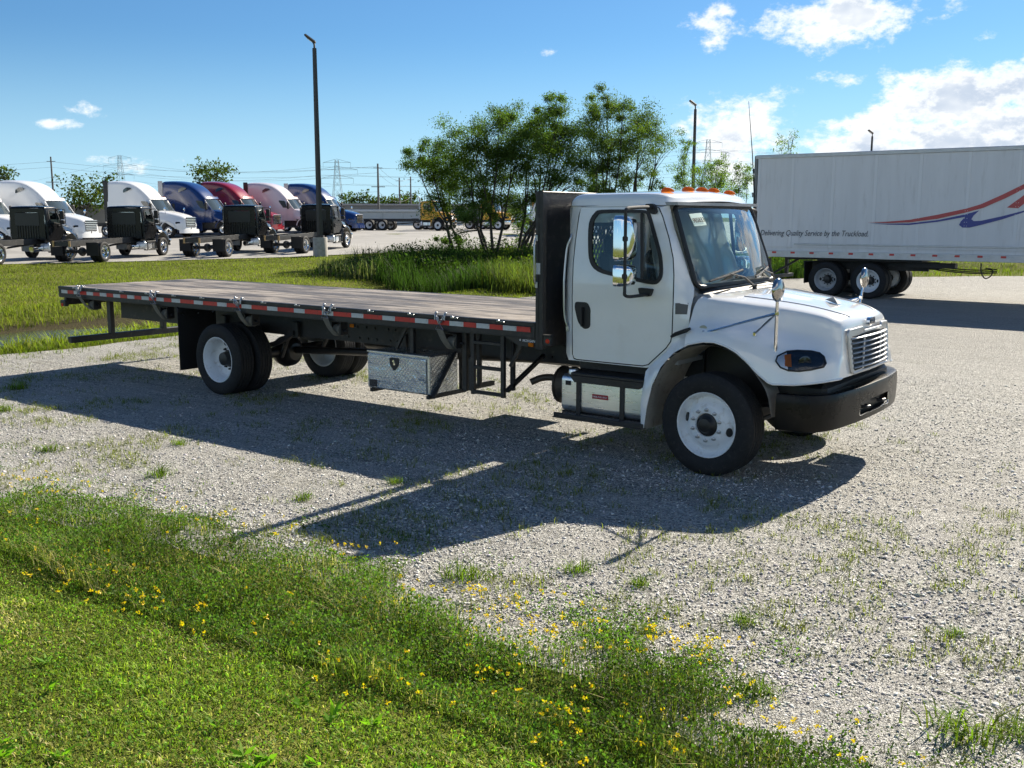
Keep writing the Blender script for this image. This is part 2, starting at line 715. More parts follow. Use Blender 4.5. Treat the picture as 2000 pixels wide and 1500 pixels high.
WHITE_TAPE = mat('white_tape', (0.52, 0.545, 0.55), 0.4, vary=0.15, vscale=9, dirt=(0.2, 0.19, 0.17, 0.5))
RED_LENS = mat('red_lens', (0.5, 0.02, 0.02), 0.15, coat=0.5)
WEBBING = mat('strap_webbing', (0.17, 0.16, 0.135), 0.85, vary=0.2, vscale=20, bump=0.3, bscale=160)
INTERIOR = mat('interior_grey', (0.34, 0.345, 0.35), 0.7, vary=0.1)
INTERIOR_DARK = mat('interior_dark', (0.03, 0.031, 0.033), 0.6)
LINER = mat('inner_fender', (0.30, 0.285, 0.255), 0.75, vary=0.2, vscale=5, dirt=(0.12, 0.11, 0.09, 0.6))
SQUARE_GREY = mat('grey_decal', (0.10, 0.10, 0.10), 0.5)
STICKER = mat('paper_sticker', (0.70, 0.86, 0.76), 0.7)
INK = mat('black_ink', (0.01, 0.01, 0.01), 0.6)
WHITE_INK = mat('white_ink', (0.72, 0.72, 0.72), 0.5)
RED_STICKER = mat('red_sticker', (0.35, 0.02, 0.03), 0.4)
GUNMETAL = mat('bumper_black', (0.010, 0.009, 0.008), 0.28, spec=0.18, vary=0.2, vscale=4, dirt=(0.035, 0.03, 0.025, 0.3))
GLASS = glass_mat('window_glass', (0.72, 0.84, 0.85), refl=1.8)
WS_GLASS = glass_mat('windshield_glass', (0.78, 0.92, 0.87), refl=1.9)
LENS = glass_mat('lamp_lens', (0.88, 0.88, 0.88), refl=0.7)
MIRROR = mat('mirror_glass', (0.86, 0.87, 0.88), 0.01, metal=1.0)


def diamond_plate():
    m = bpy.data.materials.new('diamond_plate')
    m.use_nodes = True
    t = NT(m.node_tree)
    b = t.n('ShaderNodeBsdfPrincipled')
    b.inputs['Base Color'].default_value = (0.66, 0.68, 0.70, 1)
    b.inputs['Metallic'].default_value = 0.85
    co = t.n('ShaderNodeTexCoord').outputs['Object']
    sp = t.n('ShaderNodeSeparateXYZ')
    t.set(sp.inputs[0], co)
    x = t.math('ADD', sp.outputs[0], sp.outputs[1])
    z = t.math('ADD', sp.outputs[2], t.math('MULTIPLY', sp.outputs[1], 0.35))
    k = 20.0
    hs = []
    for s in (1, -1):
        a = t.math('MULTIPLY', t.math('ADD', x, t.math('MULTIPLY', z, s)), k)
        b_ = t.math('MULTIPLY', t.math('SUBTRACT', x, t.math('MULTIPLY', z, s)), k)
        off = 0.0 if s > 0 else 0.5
        fa = t.math('SUBTRACT', t.math('FRACT', t.math('ADD', a, off)), 0.5)
        fb = t.math('SUBTRACT', t.math('FRACT', t.math('ADD', b_, off)), 0.5)
        q = t.math('ADD', t.math('MULTIPLY', t.math('MULTIPLY', fa, fa), 4.6), t.math('MULTIPLY', t.math('MULTIPLY', fb, fb), 46.0))
        hs.append(t.math('SUBTRACT', 1.0, q, clamp=True))
    h = t.math('MAXIMUM', hs[0], hs[1])
    t.set(b.inputs['Normal'], t.bump(h, 0.8, 0.006, t.bump(t.noise(co, 5.0, 3, 0.6), 0.5, 0.05)))
    t.set(b.inputs['Base Color'], t.mix(h, (0.62, 0.64, 0.66), (0.95, 0.96, 0.97)))
    t.set(b.inputs['Roughness'], t.math('MULTIPLY_ADD', t.noise(co, 7, 5), 0.22, 0.12))
    o = t.n('ShaderNodeOutputMaterial')
    t.set(o.inputs[0], b.outputs[0])
    return m


def deck_wood():
    """weathered hardwood flooring, grain along the bed"""
    m = bpy.data.materials.new('weathered_deck')
    m.use_nodes = True
    t = NT(m.node_tree)
    b = t.n('ShaderNodeBsdfPrincipled')
    geo = t.n('ShaderNodeNewGeometry').outputs['Position']
    info = t.n('ShaderNodeObjectInfo').outputs['Random']
    mp = t.n('ShaderNodeMapping')
    t.set(mp.inputs[0], geo)
    mp.inputs['Scale'].default_value = (0.9, 11.0, 1.0)
    streak = t.noise(mp.outputs[0], 1.6, 8, 0.68, 0.2)
    mp2 = t.n('ShaderNodeMapping')
    t.set(mp2.inputs[0], geo)
    mp2.inputs['Scale'].default_value = (0.35, 1.6, 1.0)
    blot = t.noise(mp2.outputs[0], 1.5, 7, 0.62, 0.4)
    mp3 = t.n('ShaderNodeMapping')
    t.set(mp3.inputs[0], geo)
    mp3.inputs['Scale'].default_value = (1.6, 55.0, 1.0)
    grain = t.noise(mp3.outputs[0], 2.0, 4, 0.6)
    f = t.math('ADD', t.math('MULTIPLY', streak, 0.5), t.math('MULTIPLY', blot, 0.5))
    c = t.ramp(f, [(0.41, (0.035, 0.029, 0.024)), (0.475, (0.13, 0.11, 0.09)), (0.53, (0.30, 0.26, 0.215)), (0.61, (0.48, 0.43, 0.36))])
    c = t.mix(0.55, c, t.ramp(grain, [(0.3, (0.35, 0.34, 0.33)), (0.7, (1, 1, 1))]), 'MULTIPLY')
    c = t.mix(1.0, c, t.ramp(info, [(0.0, (0.86, 0.84, 0.84)), (1.0, (1.1, 1.08, 1.06))]), 'MULTIPLY')
    t.set(b.inputs['Base Color'], c)
    t.set(b.inputs['Roughness'], t.math('MULTIPLY_ADD', f, 0.35, 0.38))
    t.set(b.inputs['Normal'], t.bump(t.math('ADD', grain, streak), 0.35, 0.006))
    o = t.n('ShaderNodeOutputMaterial')
    t.set(o.inputs[0], b.outputs[0])
    return m


PLATE = diamond_plate()
DECK = deck_wood()

# ------------------------------------------------------------------ conventional cab (shared by every truck of this type)
DOOR = [(-1.525, 2.43), (-1.539, 2.355), (-1.561, 2.105), (-1.570, 1.885), (-1.567, 1.552), (-1.562, 1.25), (-1.556, 0.98), (-1.54, 0.945), (-1.505, 0.936),
        (-1.07, 0.936), (-0.76, 0.938), (-0.70, 0.955), (-0.517, 1.125), (-0.47, 1.19), (-0.458, 1.26), (-0.456, 1.51), (-0.459, 1.80), (-0.481, 1.96), (-0.538, 2.14), (-0.62, 2.335), (-0.665, 2.415), (-0.70, 2.43)]
WIN_OUT = [(-1.285, 2.405), (-1.365, 2.372), (-1.418, 2.275), (-1.41, 2.058), (-1.376, 1.90), (-1.281, 1.814), (-1.092, 1.771), (-0.863, 1.736), (-0.663, 1.712), (-0.595, 1.742), (-0.568, 1.818), (-0.592, 1.978), (-0.662, 2.165), (-0.742, 2.353), (-0.776, 2.392), (-0.92, 2.405)]
WIN_IN = [(-1.27, 2.371), (-1.334, 2.344), (-1.372, 2.265), (-1.366, 2.055), (-1.337, 1.921), (-1.26, 1.848), (-1.095, 1.808), (-0.866, 1.773), (-0.668, 1.748), (-0.624, 1.770), (-0.604, 1.826), (-0.629, 1.977), (-0.700, 2.160), (-0.775, 2.340), (-0.806, 2.368), (-0.918, 2.374)]
SEAM = np.array([(0.93, -0.72), (1.12, -0.517), (1.22, -0.46), (1.51, -0.457), (1.82, -0.459), (1.98, -0.481), (2.148, -0.538), (2.354, -0.62), (2.45, -0.665)])
WSL = np.array([(1.60, -0.255), (1.69, -0.30), (1.75, -0.335), (2.0, -0.437), (2.24, -0.54), (2.37, -0.58), (2.45, -0.60)])
ARCH = [(-0.652, 0.361), (-0.627, 0.564), (-0.574, 0.781), (-0.491, 0.958), (-0.38, 1.097), (-0.228, 1.192), (-0.077, 1.228), (0.031, 1.232), (0.139, 1.207), (0.246, 1.16), (0.354, 1.077), (0.448, 0.981), (0.553, 0.90)]


WIN_OUT = [tuple(map(float, p)) for p in cr(WIN_OUT, 3, closed=True)]
WIN_IN = [tuple(map(float, p)) for p in cr(WIN_IN, 3, closed=True)]


def y_side(x, z):
    y = -1.03 if z < 1.72 else -1.03 + (z - 1.72) * 0.105
    if x < -1.60:
        y += 0.5 * (-1.60 - x) + 3.0 * (-1.60 - x) ** 2
    xs = np.interp(z, SEAM[:, 0], SEAM[:, 1])
    xw = np.interp(z, WSL[:, 0], WSL[:, 1])
    t = min(1.0, max(0.0, (x - xs - 0.015) / max(0.02, xw - xs - 0.015)))
    k = min(1.0, max(0.0, (z - 1.44) / 0.26))
    return y + (-(0.905 - (z - 1.7) * 0.055) - y) * t ** 1.6 * k


def side_fn(off=0.0, sgn=1):
    return lambda x, z: (x, sgn * (y_side(x, z) - off), z)


def ws_surf(y, s):
    """windshield surface; s runs up the glass"""
    q = 1 - (y / 0.92) ** 2
    xb, zb = -0.30 + 0.17 * q, 1.675 + 0.01 * q
    xt, zt = -0.585 + 0.11 * q, 2.435 + 0.05 * q
    bulge = 0.02 * 4 * s * (1 - s)
    return (xb + (xt - xb) * s + bulge, y, zb + (zt - zb) * s)


HOOD_NET = [
    [(-0.10, 0, 1.645), (-0.12, .45, 1.637), (-0.225, .86, 1.612), (-0.262, .955, 1.54), (-0.268, 1.01, 1.435), (-0.266, 1.068, 1.345), (-0.262, 1.135, 1.235), (-0.26, 1.165, 1.0)],
    [(0.05, 0, 1.63), (0.05, .45, 1.622), (0.02, .80, 1.582), (0.0, .895, 1.50), (0, .95, 1.41), (0, 1.065, 1.338), (0, 1.15, 1.25), (0, 1.172, 1.0)],
    [(0.30, 0, 1.60), (0.30, .44, 1.592), (0.30, .735, 1.545), (0.30, .805, 1.46), (0.30, .865, 1.375), (0.30, 1.025, 1.295), (0.30, 1.135, 1.18), (0.30, 1.165, .85)],
    [(0.58, 0, 1.56), (0.58, .43, 1.552), (0.58, .685, 1.51), (0.58, .735, 1.42), (0.58, .79, 1.325), (0.60, .945, 1.235), (0.615, 1.075, 1.11), (0.63, 1.125, .82)],
    [(0.80, 0, 1.518), (0.80, .42, 1.51), (0.80, .645, 1.47), (0.81, .68, 1.385), (0.82, .725, 1.285), (0.84, .835, 1.19), (0.865, .955, 1.08), (0.885, 1.02, .84)],
    [(0.93, 0, 1.478), (0.93, .40, 1.47), (0.935, .605, 1.425), (0.965, .63, 1.34), (0.975, .65, 1.25), (0.985, .70, 1.16), (1.005, .775, 1.06), (1.03, .82, .87)],
    [(0.985, 0, 1.445), (0.987, .36, 1.435), (0.998, .50, 1.39), (1.008, .53, 1.31), (1.016, .545, 1.22), (1.024, .56, 1.13), (1.035, .58, 1.04), (1.05, .59, .90)],
    [(1.02, 0, 1.425), (1.032, 0.0, 1.40), (1.036, 0, 1.36), (1.032, 0, 1.30), (1.036, 0, 1.22), (1.046, 0, 1.13), (1.056, 0, 1.04), (1.07, 0, .91)]]


def hood_points():
    net = np.array(HOOD_NET, float)
    net[:, :, 1] *= -1
    S = crnet(net, 8, 8)
    arch = np.array(ARCH)
    def zbot(x, y):
        if x < 0.553:
            return float(np.interp(x, arch[:, 0], arch[:, 1]))
        return float(np.interp(x, [0.553, 0.74, 0.9, 1.0, 1.1], [0.90, 0.905, 0.925, 0.94, 0.945]))
    out = []
    for i in range(S.shape[0]):
        prof = S[i]
        xe = prof[-1][0]
        zb = zbot(prof[-12][0], 0)
        zs = prof[:, 2]
        # cut the profile where it meets the arch or the lower edge
        k = len(zs) - 1
        for j in range(len(zs) - 1, 0, -1):
            if zs[j - 1] >= zb >= zs[j]:
                k = j
                break
        fr = (zs[k - 1] - zb) / max(1e-6, zs[k - 1] - zs[k])
        end = prof[k - 1] + (prof[k] - prof[k - 1]) * fr
        cut = np.vstack([prof[:k], end])
        d = np.concatenate([[0], np.cumsum(np.linalg.norm(np.diff(cut, axis=0), axis=1))])
        u = np.linspace(0, d[-1], 40)
        out.append(np.stack([np.interp(u, d, cut[:, c]) for c in range(3)], 1))
    return np.array(out)


HOOD = hood_points()


def grille_x(y, z):
    return 1.088 - 0.16 * y * y - (z - 1.0) * 0.085


TYRE_PROF = [(0.292, 0.105), (0.31, 0.122), (0.345, 0.132), (0.40, 0.136), (0.437, 0.128), (0.458, 0.113), (0.470, 0.100)]
TR = []
for (a, b_) in ((0.100, 0.070), (0.060, 0.022), (0.012, -0.012), (-0.022, -0.060), (-0.070, -0.100)):
    TR += [(0.4725, a), (0.4725, b_), (0.462, b_ - 0.002), (0.462, b_ - 0.008)]
TYRE_FULL = TYRE_PROF + TR[:-2] + [(r, -h) for (r, h) in TYRE_PROF[::-1]]


def wheel(parent, name, x, y, side, kind, paint=None, steer=0.0, nuts=True, spin=0.0):
    """side -1: outer face towards -Y.  kind: 'steer' (disc bulges out) or 'dual' (deep dish)"""
    paint = paint or WHEEL_WHITE
    root = bpy.data.objects.new(name, None)
    COL.objects.link(root)
    root.parent = parent
    root.location = (x, y, 0.4725)
    root.rotation_euler = (0, 0, steer)
    key = ('wheel', kind, side)
    def cached(k, fn):
        kk = key + (k,)
        if kk not in MESHES:
            MESHES[kk] = fn()
        return MESHES[kk]
    s = side
    def mk(prof, seg=40):
        return MB().lathe([(r, h * s) for (r, h) in prof], seg=seg)
    tm = cached('tyre', lambda: mk(TYRE_FULL, 48).mesh('tyre', 30))
    put('tyre', tm, TYRE, root)
    if kind == 'steer':
        rim = [(0.285, -0.11), (0.303, 0.100), (0.305, 0.114), (0.298, 0.121), (0.289, 0.116), (0.280, 0.085), (0.268, 0.06), (0.252, 0.048), (0.235, 0.052), (0.205, 0.082), (0.185, 0.098), (0.165, 0.103), (0.112, 0.104), (0.106, 0.09)]
    else:
        rim = [(0.285, -0.11), (0.303, 0.100), (0.305, 0.114), (0.298, 0.121), (0.289, 0.116), (0.280, 0.085), (0.262, 0.06), (0.256, -0.02), (0.245, -0.055), (0.215, -0.075), (0.18, -0.088), (0.11, -0.092), (0.10, -0.10)]
    rm = cached('rim', lambda: mk(rim).mesh('rim', 40))
    put('rim', rm, paint, root)
    yb = 0.104 if kind == 'steer' else -0.09
    if kind == 'steer':
        hub = [(0.108, 0.07), (0.104, 0.098), (0.09, 0.102), (0.075, 0.115), (0.06, 0.14), (0.03, 0.146), (0.0, 0.147)]
    else:
        hub = [(0.118, -0.10), (0.115, -0.07), (0.10, -0.06), (0.092, 0.0), (0.085, 0.03), (0.05, 0.04), (0.0, 0.042)]
    put('hub', cached('hub', lambda: mk(hub, 24).mesh('hub', 30)), HUB_BLACK, root)
    if nuts:
        nm = cached('nut', lambda: MB().lathe([(0.019, 0), (0.019, 0.006 * s), (0.0135, 0.008 * s), (0.0135, 0.026 * s), (0.008, 0.028 * s), (0.008, 0.038 * s), (0, 0.038 * s)], seg=8).mesh('lug_nut', 30))
        for k in range(10):
            a = 2 * math.pi * (k + 0.5) / 10
            o = put('lug_nut', nm, NUT if kind == 'steer' else HUB_BLACK, root)
            o.location = (0.142 * math.cos(a), yb * s, 0.142 * math.sin(a))
        hm = cached('hole', lambda: MB().lathe([(0.0, 0.012 * s), (0.030, 0.012 * s), (0.032, 0.0)], seg=18).mesh('hand_hole_dark', 30))
        for k, a in enumerate((spin, spin + math.pi)):
            o = put('hand_hole_dark', hm, HUB_BLACK, root)
            if kind == 'steer':
                rr, yy, tl = 0.219, 0.066, 0.72
            else:
                rr, yy, tl = 0.20, -0.083, 0.40
            o.location = (rr * math.cos(a), yy * s, rr * math.sin(a))
            # black cap painting the hole's dark inside, laid on the slope of the disc
            ax = Vector((-math.sin(a), 0, math.cos(a)))
            o.rotation_mode = 'QUATERNION'
            o.rotation_quaternion = Matrix.Rotation(tl * s * (1 if kind == 'steer' else -1) * -1, 4, ax).to_quaternion()
            o.scale = (1, 1, 1.35) if abs(math.cos(a)) > 0.7 else (1.35, 1, 1)
    return root


MESHES = {}


def build_cab(root, paint, full=True, dark_bumper=True, chrome_mirrors=True):
    """cab, hood, glass, lamps, bumper, mirrors, tank and steps; full adds the small parts"""
    # ---- shell: two sides with the door opening, roof, back, floor
    shell_poly = [(-1.61, 0.918), (-1.668, 0.98), (-1.678, 1.25), (-1.684, 1.45), (-1.680, 1.75), (-1.668, 2.1), (-1.66, 2.36), (-1.65, 2.445), (-1.3, 2.445), (-0.9, 2.445), (-0.60, 2.445), (-0.58, 2.37), (-0.54, 2.24), (-0.437, 2.0), (-0.335, 1.75),
                  (-0.300, 1.69), (-0.278, 1.62), (-0.280, 1.518), (-0.280, 1.40), (-0.280, 1.25), (-0.40, 1.20), (-0.44, 1.16), (-0.50, 1.095), (-0.685, 0.925), (-0.72, 0.918)]
    def grow(poly, d):
        c = Vector((sum(p[0] for p in poly) / len(poly), sum(p[1] for p in poly) / len(poly)))
        out = []
        n = len(poly)
        for i in range(n):
            a, b, p = Vector(poly[i - 1]), Vector(poly[(i + 1) % n]), Vector(poly[i])
            t = (b - a).normalized()
            nn = Vector((t.y, -t.x))
            if nn.dot(p - c) < 0:
                nn = -nn
            out.append(tuple(p + nn * d))
        return out
    hole = grow(DOOR, 0.011)
    hole = [(x, min(z, 2.434)) for x, z in hole]
    mb = panel(shell_poly, [hole], side_fn(), 0.09)
    mb.mirror()
    half = [
        [(-1.655, -.925, 2.445), (-1.675, -.88, 2.475), (-1.68, -.6, 2.49), (-1.68, 0, 2.495)],
        [(-1.61, -.952, 2.445), (-1.60, -.918, 2.525), (-1.60, -.76, 2.558), (-1.60, 0, 2.57)],
        [(-1.3, -.955, 2.445), (-1.3, -.922, 2.528), (-1.3, -.78, 2.568), (-1.3, 0, 2.592)],
        [(-0.88, -.955, 2.445), (-0.87, -.922, 2.528), (-0.85, -.78, 2.568), (-0.82, 0, 2.60)],
        [(-0.67, -.935, 2.445), (-0.665, -.892, 2.512), (-0.645, -.75, 2.548), (-0.58, 0, 2.572)],
        [(-0.595, -.885, 2.442), (-0.575, -.80, 2.462), (-0.535, -.5, 2.480), (-0.49, 0, 2.490)]]
    net = [h + [(p[0], -p[1], p[2]) for p in h[-2::-1]] for h in half]
    mb.grid(crnet(net, 7, 7)[:, ::-1])
    # back wall with the rear window left open
    bw = panel(rnd_poly([(-0.92, 0.93), (0.92, 0.93), (0.92, 2.47), (-0.92, 2.47)], 0.08), [rnd_poly([(-0.62, 1.72), (0.62, 1.72), (0.60, 2.28), (-0.60, 2.28)], 0.08)], lambda y, z: (-1.679, y, z), 0.3)
    mb.add(bw.v, [f[::-1] for f in bw.f])
    shell = mb.build('cab_shell', paint, root, 40)
    ring_o, ring_i = grow(DOOR, 0.0145), grow(DOOR, -0.012)
    ring_o = [(x, min(z, 2.44)) for x, z in ring_o]
    rg_ = panel(ring_o, [ring_i], side_fn(-0.010), 0.1)
    rg_.pair('door_gap_seal', RUBBER, root, 60)
    # ---- interior
    ib = MB()
    ib.box((-1.05, 0, 0.98), (1.25, 1.9, 0.04))
    ib.box((-0.28, 0, 1.42), (0.36, 1.84, 0.42), 0.08)
    ib.box((-0.40, 0, 1.62), (0.22, 1.78, 0.08), 0.03)
    ib.box((-1.05, 0, 2.46), (1.1, 1.8, 0.03))
    for s in (-1, 1):
        ib.box((-1.02, s * 0.985, 1.36), (1.0, 0.03, 0.74), 0.01)
    ib.build('dashboard_and_trim', INTERIOR if full else INTERIOR_DARK, root)
    sb = MB()
    sb.box((-1.15, -0.48, 1.33), (0.48, 0.50, 0.14), 0.05)
    sb.box((-1.40, -0.48, 1.68), (0.13, 0.48, 0.62), 0.05, Matrix.Rotation(-0.16, 3, 'Y'))
    sb.box((-1.46, -0.48, 2.06), (0.10, 0.27, 0.18), 0.04)
    sb.box((-1.15, -0.48, 1.13), (0.36, 0.36, 0.28), 0.02)
    sb.pair('seat', INTERIOR_DARK, root)
    if full:
        st = MB()
        c = Vector((-0.60, 0.47, 1.66))
        ax = Vector((-0.62, 0, 0.78)).normalized()
        u = Vector((0, 1, 0)); v2 = ax.cross(u)
        st.tube([c + (u * math.cos(a) + v2 * math.sin(a)) * 0.225 for a in np.linspace(0, 2 * math.pi, 28, endpoint=False)], 0.017, 8, closed=True)
        for a in (0.3, math.pi - 0.3, 1.5 * math.pi):
            st.tube([c - ax * 0.02, c + (u * math.cos(a) + v2 * math.sin(a)) * 0.22], 0.015, 6)
        st.cyl(c - ax * 0.05, c + ax * 0.02, 0.07, 12)
        st.cyl(c, c - ax * 0.42, 0.035, 8)
        st.build('steering_wheel', INTERIOR_DARK, root)
    # ---- doors, windows, handles
    for s, nm in ((1, 'right'), (-1, 'left')):
        dp = panel(DOOR, [WIN_IN], side_fn(0.001), 0.10, 0.0)
        if s < 0:
            dp.v = [(p[0], -p[1], p[2]) for p in dp.v]
            dp.f = [f[::-1] for f in dp.f]
        door = dp.build('door', paint, root, 40)
        sl = panel(WIN_OUT, [WIN_IN], side_fn(0.010), 0)
        sl.v += [(p[0], p[1] + 0.02, p[2]) for p in panel(WIN_OUT, [WIN_IN], side_fn(0.010), 0).v]
        n0 = len(sl.v) // 2
        no = len(WIN_OUT)
        sl.f += [(i, (i + 1) % no, n0 + (i + 1) % no, n0 + i) for i in range(no)]
        ni = len(WIN_IN)
        sl.f += [(no + (i + 1) % ni, no + i, n0 + no + i, n0 + no + (i + 1) % ni) for i in range(ni)]
        gp = panel(WIN_IN, [], side_fn(-0.004), 0.2)
        db = MB().bar((-0.84, y_side(-0.84, 2.37) - 0.006, 2.375), (-0.787, y_side(-0.787, 1.76) - 0.006, 1.765), 0.022, 0.03)
        for q, m_, n_ in ((sl, RUBBER, 'window_seal'), (gp, GLASS, 'window_glass'), (db, RUBBER, 'window_divider')):
            if s < 0:
                q.v = [(p[0], -p[1], p[2]) for p in q.v]
                q.f = [f[::-1] for f in q.f]
            q.build(n_, m_, door, 40)
        if full or s > 0:
            hb = MB()
            ho = rnd_poly([(-1.532, 1.508), (-1.39, 1.508), (-1.354, 1.45), (-1.354, 1.26), (-1.42, 1.238), (-1.495, 1.30), (-1.538, 1.45)], 0.05)
            q = panel(ho, [], side_fn(0.008), 0)
            hb.add(q.v, q.f)
            n0 = len(hb.v)
            hb.v += [(p[0], p[1] + 0.01, p[2]) for p in hb.v[:n0]]
            hb.f += [(i, (i + 1) % n0, n0 + (i + 1) % n0, n0 + i) for i in range(len(ho))]
            hb.bar((-1.435, -1.058, 1.46), (-1.435, -1.058, 1.27), 0.012, 0.045, (0, 1, 0), 0.004)
            if s < 0:
                hb.v = [(p[0], -p[1], p[2]) for p in hb.v]
                hb.f = [f[::-1] for f in hb.f]
            hb.build('door_handle', PLASTIC, door)
    # ---- windshield
    H = 0.81
    wso = rnd_poly([(-0.905, 0.0), (0.905, 0.0), (0.865, H), (-0.865, H)], [0.09, 0.09, 0.07, 0.07], 6)
    wsi = rnd_poly([(-0.875, 0.03), (0.875, 0.03), (0.838, H - 0.025), (-0.838, H - 0.025)], [0.08, 0.08, 0.06, 0.06], 6)
    wfn = lambda y, h: ws_surf(y, h / H)
    g = panel(wsi, [], lambda y, h: tuple(Vector(wfn(y, h)) + Vector((0.004, 0, 0.002))), 0.09)
    ws = g.build('windshield', WS_GLASS, root, 60)
    sl = MB()
    sl.tube([wfn(*p) for p in [((a[0] + b[0]) / 2, (a[1] + b[1]) / 2) for a, b in zip(wso, wsi)]], 0.024, 8, closed=True)
    sl.build('windshield_seal', RUBBER, ws)
    # ---- cowl under the windshield
    ys = np.linspace(-0.84, 0.84, 25)
    cw = np.array([[(ws_surf(y, -0.02)[0] - 0.03, y, 1.668), (ws_surf(y, 0)[0] + 0.07, y, 1.63 - 0.03 * (y / 0.9) ** 4), (ws_surf(y, 0)[0] + 0.20, y, 1.53 - 0.08 * (y / .9) ** 4)] for y in ys])
    cb = MB().grid(cw)
    cb.build('cowl', PLASTIC, root, 60)
    if full:
        for (ya, yb, yc) in ((-0.62, -0.30, -0.05), (0.18, 0.42, 0.72)):
            wb = MB()
            p0 = Vector((ws_surf(yc, 0)[0] + 0.05, yc, 1.665))
            p1 = Vector(ws_surf((ya + yb) / 2, 0.13)) + Vector((0.05, 0, 0.02))
            wb.tube([p0, (p0 + p1) / 2 + Vector((0.02, 0, 0.03)), p1], [0.012, 0.009, 0.006], 6)
            wb.tube([Vector(ws_surf(y, 0.07 + 0.10 * i / 8)) + Vector((0.03, 0, 0.012)) for i, y in enumerate(np.linspace(ya - 0.12, yb + 0.12, 9))], 0.010, 6)
            wb.cyl(p0 - Vector((0, 0, 0.03)), p0 + Vector((0, 0, 0.02)), 0.022, 10)
            wb.build('wiper', PLASTIC, ws)
        stp = panel(rnd_poly([(-0.69, 0.59), (-0.50, 0.59), (-0.51, 0.71), (-0.70, 0.71)], 0.004, 1), [], lambda y, h: tuple(Vector(wfn(y, h)) + Vector((0.009, 0, 0.004))), 0.05)
        stk = stp.build('price_sticker', STICKER, ws)
        a, b_ = Vector(wfn(-0.685, 0.615)), Vector(wfn(-0.52, 0.615))
        upv = (Vector(wfn(-0.6, 0.71)) - Vector(wfn(-0.6, 0.60))).normalized()
        nrm = (b_ - a).normalized().cross(upv).normalized()
        lettering('985833', 0.066, a + nrm * 0.0135 + upv * 0.008, b_ - a, upv, INK, stk, bold=True, spacing=0.9)
    # ---- hood with the front fenders
    hb = MB().grid(HOOD)
    hb.mirror()
    hood = hb.build('hood', paint, root, 50, fix=True)
    tmp = MB().grid(HOOD[:, ::-1])
    bvh = BVHTree.FromPolygons([Vector(v) for v in tmp.v], tmp.f)
    lip = MB()
    lip.tube([p for p in HOOD[:46, -1]], 0.009, 6)
    lip.pair('fender_lip', paint, hood)
    # skirt behind the wheel
    def skirt_fn(x, z):
        r = math.hypot(x, z - 0.50)
        return (x, -1.168 + 0.13 * min(1, max(0, (r - 0.66) / 0.12)) ** 1.5 * (0.5 + 0.5 * min(1, max(0, (z - 0.75) / 0.3))), z)
    sk_out = [p for p in ARCH[:6]] + [(-0.262, 1.235), (-0.268, 1.30), (-0.43, 1.225), (-0.455, 1.16), (-0.505, 1.09), (-0.66, 0.945), (-0.70, 0.89), (-0.705, 0.6), (-0.695, 0.36)]
    sk = panel(sk_out, [], skirt_fn, 0.05)
    sk.pair('fender_skirt', paint, hood, 50)
    ln = MB()
    arc = [(-0.66, 0.36), (-0.62, 0.60), (-0.56, 0.80), (-0.47, 0.97), (-0.36, 1.08), (-0.2, 1.17), (0, 1.20), (0.2, 1.16), (0.36, 1.06), (0.47, 0.94), (0.55, 0.82), (0.60, 0.62)]
    arc = cr(arc, 4)
    ln.grid([[(x, y, z - (0.02 if y > -1.1 else 0)) for y in (-1.155, -1.05, -0.8, -0.55)] for x, z in arc])
    ln.pair('wheel_well_liner', LINER, hood, 60)
    eng = MB()
    eng.box((0.25, 0, 0.95), (1.3, 1.0, 0.75), 0.05)
    eng.box((0.72, 0, 0.80), (0.5, 1.75, 0.20), 0.04)
    eng.build('engine_block', HUB_BLACK, root)
    if full:
        latch = MB().tube([(-0.42, -1.10, 1.245), (-0.36, -1.135, 1.275), (-0.26, -1.125, 1.315), (-0.22, -1.118, 1.335)], [0.014, 0.02, 0.02, 0.012], 8)
        latch.pair('hood_latch', RUBBER, hood)
        sq = panel([(-0.425, 1.447), (-0.305, 1.452), (-0.307, 1.556), (-0.427, 1.549)], [], side_fn(0.003), 0)
        sq.build('grey_decal', SQUARE_GREY, root)
        em = MB()
        em.lathe([(0.045, 0.0), (0.045, 0.004), (0.03, 0.006), (0, 0.006)], seg=20, axis='z')
        rot = Vector((0, -0.85, 0.5)).to_track_quat('Z', 'Y').to_matrix().to_4x4()
        em.xform(Matrix.Translation((-0.12, -1.075, 1.325)) @ rot)
        em.build('fender_badge', mat('badge', (0.45, 0.43, 0.30), 0.4), hood)
        tri = MB()
        tri.add([(0.60, 0.02, 1.566), (0.76, -0.08, 1.535), (0.76, 0.02, 1.537), (0.70, -0.035, 1.60)], [(0, 1, 3), (1, 2, 3), (2, 0, 3), (0, 2, 1)])
        tri.build('hood_vent', mat('hood_vent_grey', (0.22, 0.25, 0.28), 0.5), hood)
        gro = MB()
        rows = []
        for x, y in cr([(0.06, 0.60), (0.3, 0.53), (0.6, 0.47), (0.85, 0.43), (0.97, 0.36)], 6)[:, :2]:
            hit = bvh.ray_cast(Vector((x, -y, 3)), Vector((0, 0, -1)))[0]
            rows.append(Vector((x, -y, hit.z + 0.0015)))
        gro.tube(rows, 0.0055, 6)
        gro.pair('hood_crease', mat('crease_grey', (0.28, 0.31, 0.36), 0.4), hood)
    # ---- headlamps: outline set on the sweep of the fender
    NL = Vector((0.56, -0.83, 0)).normalized()
    TL = Vector((0.83, 0.56, 0)).normalized()
    ORG = Vector((0.75, -0.98, 0))
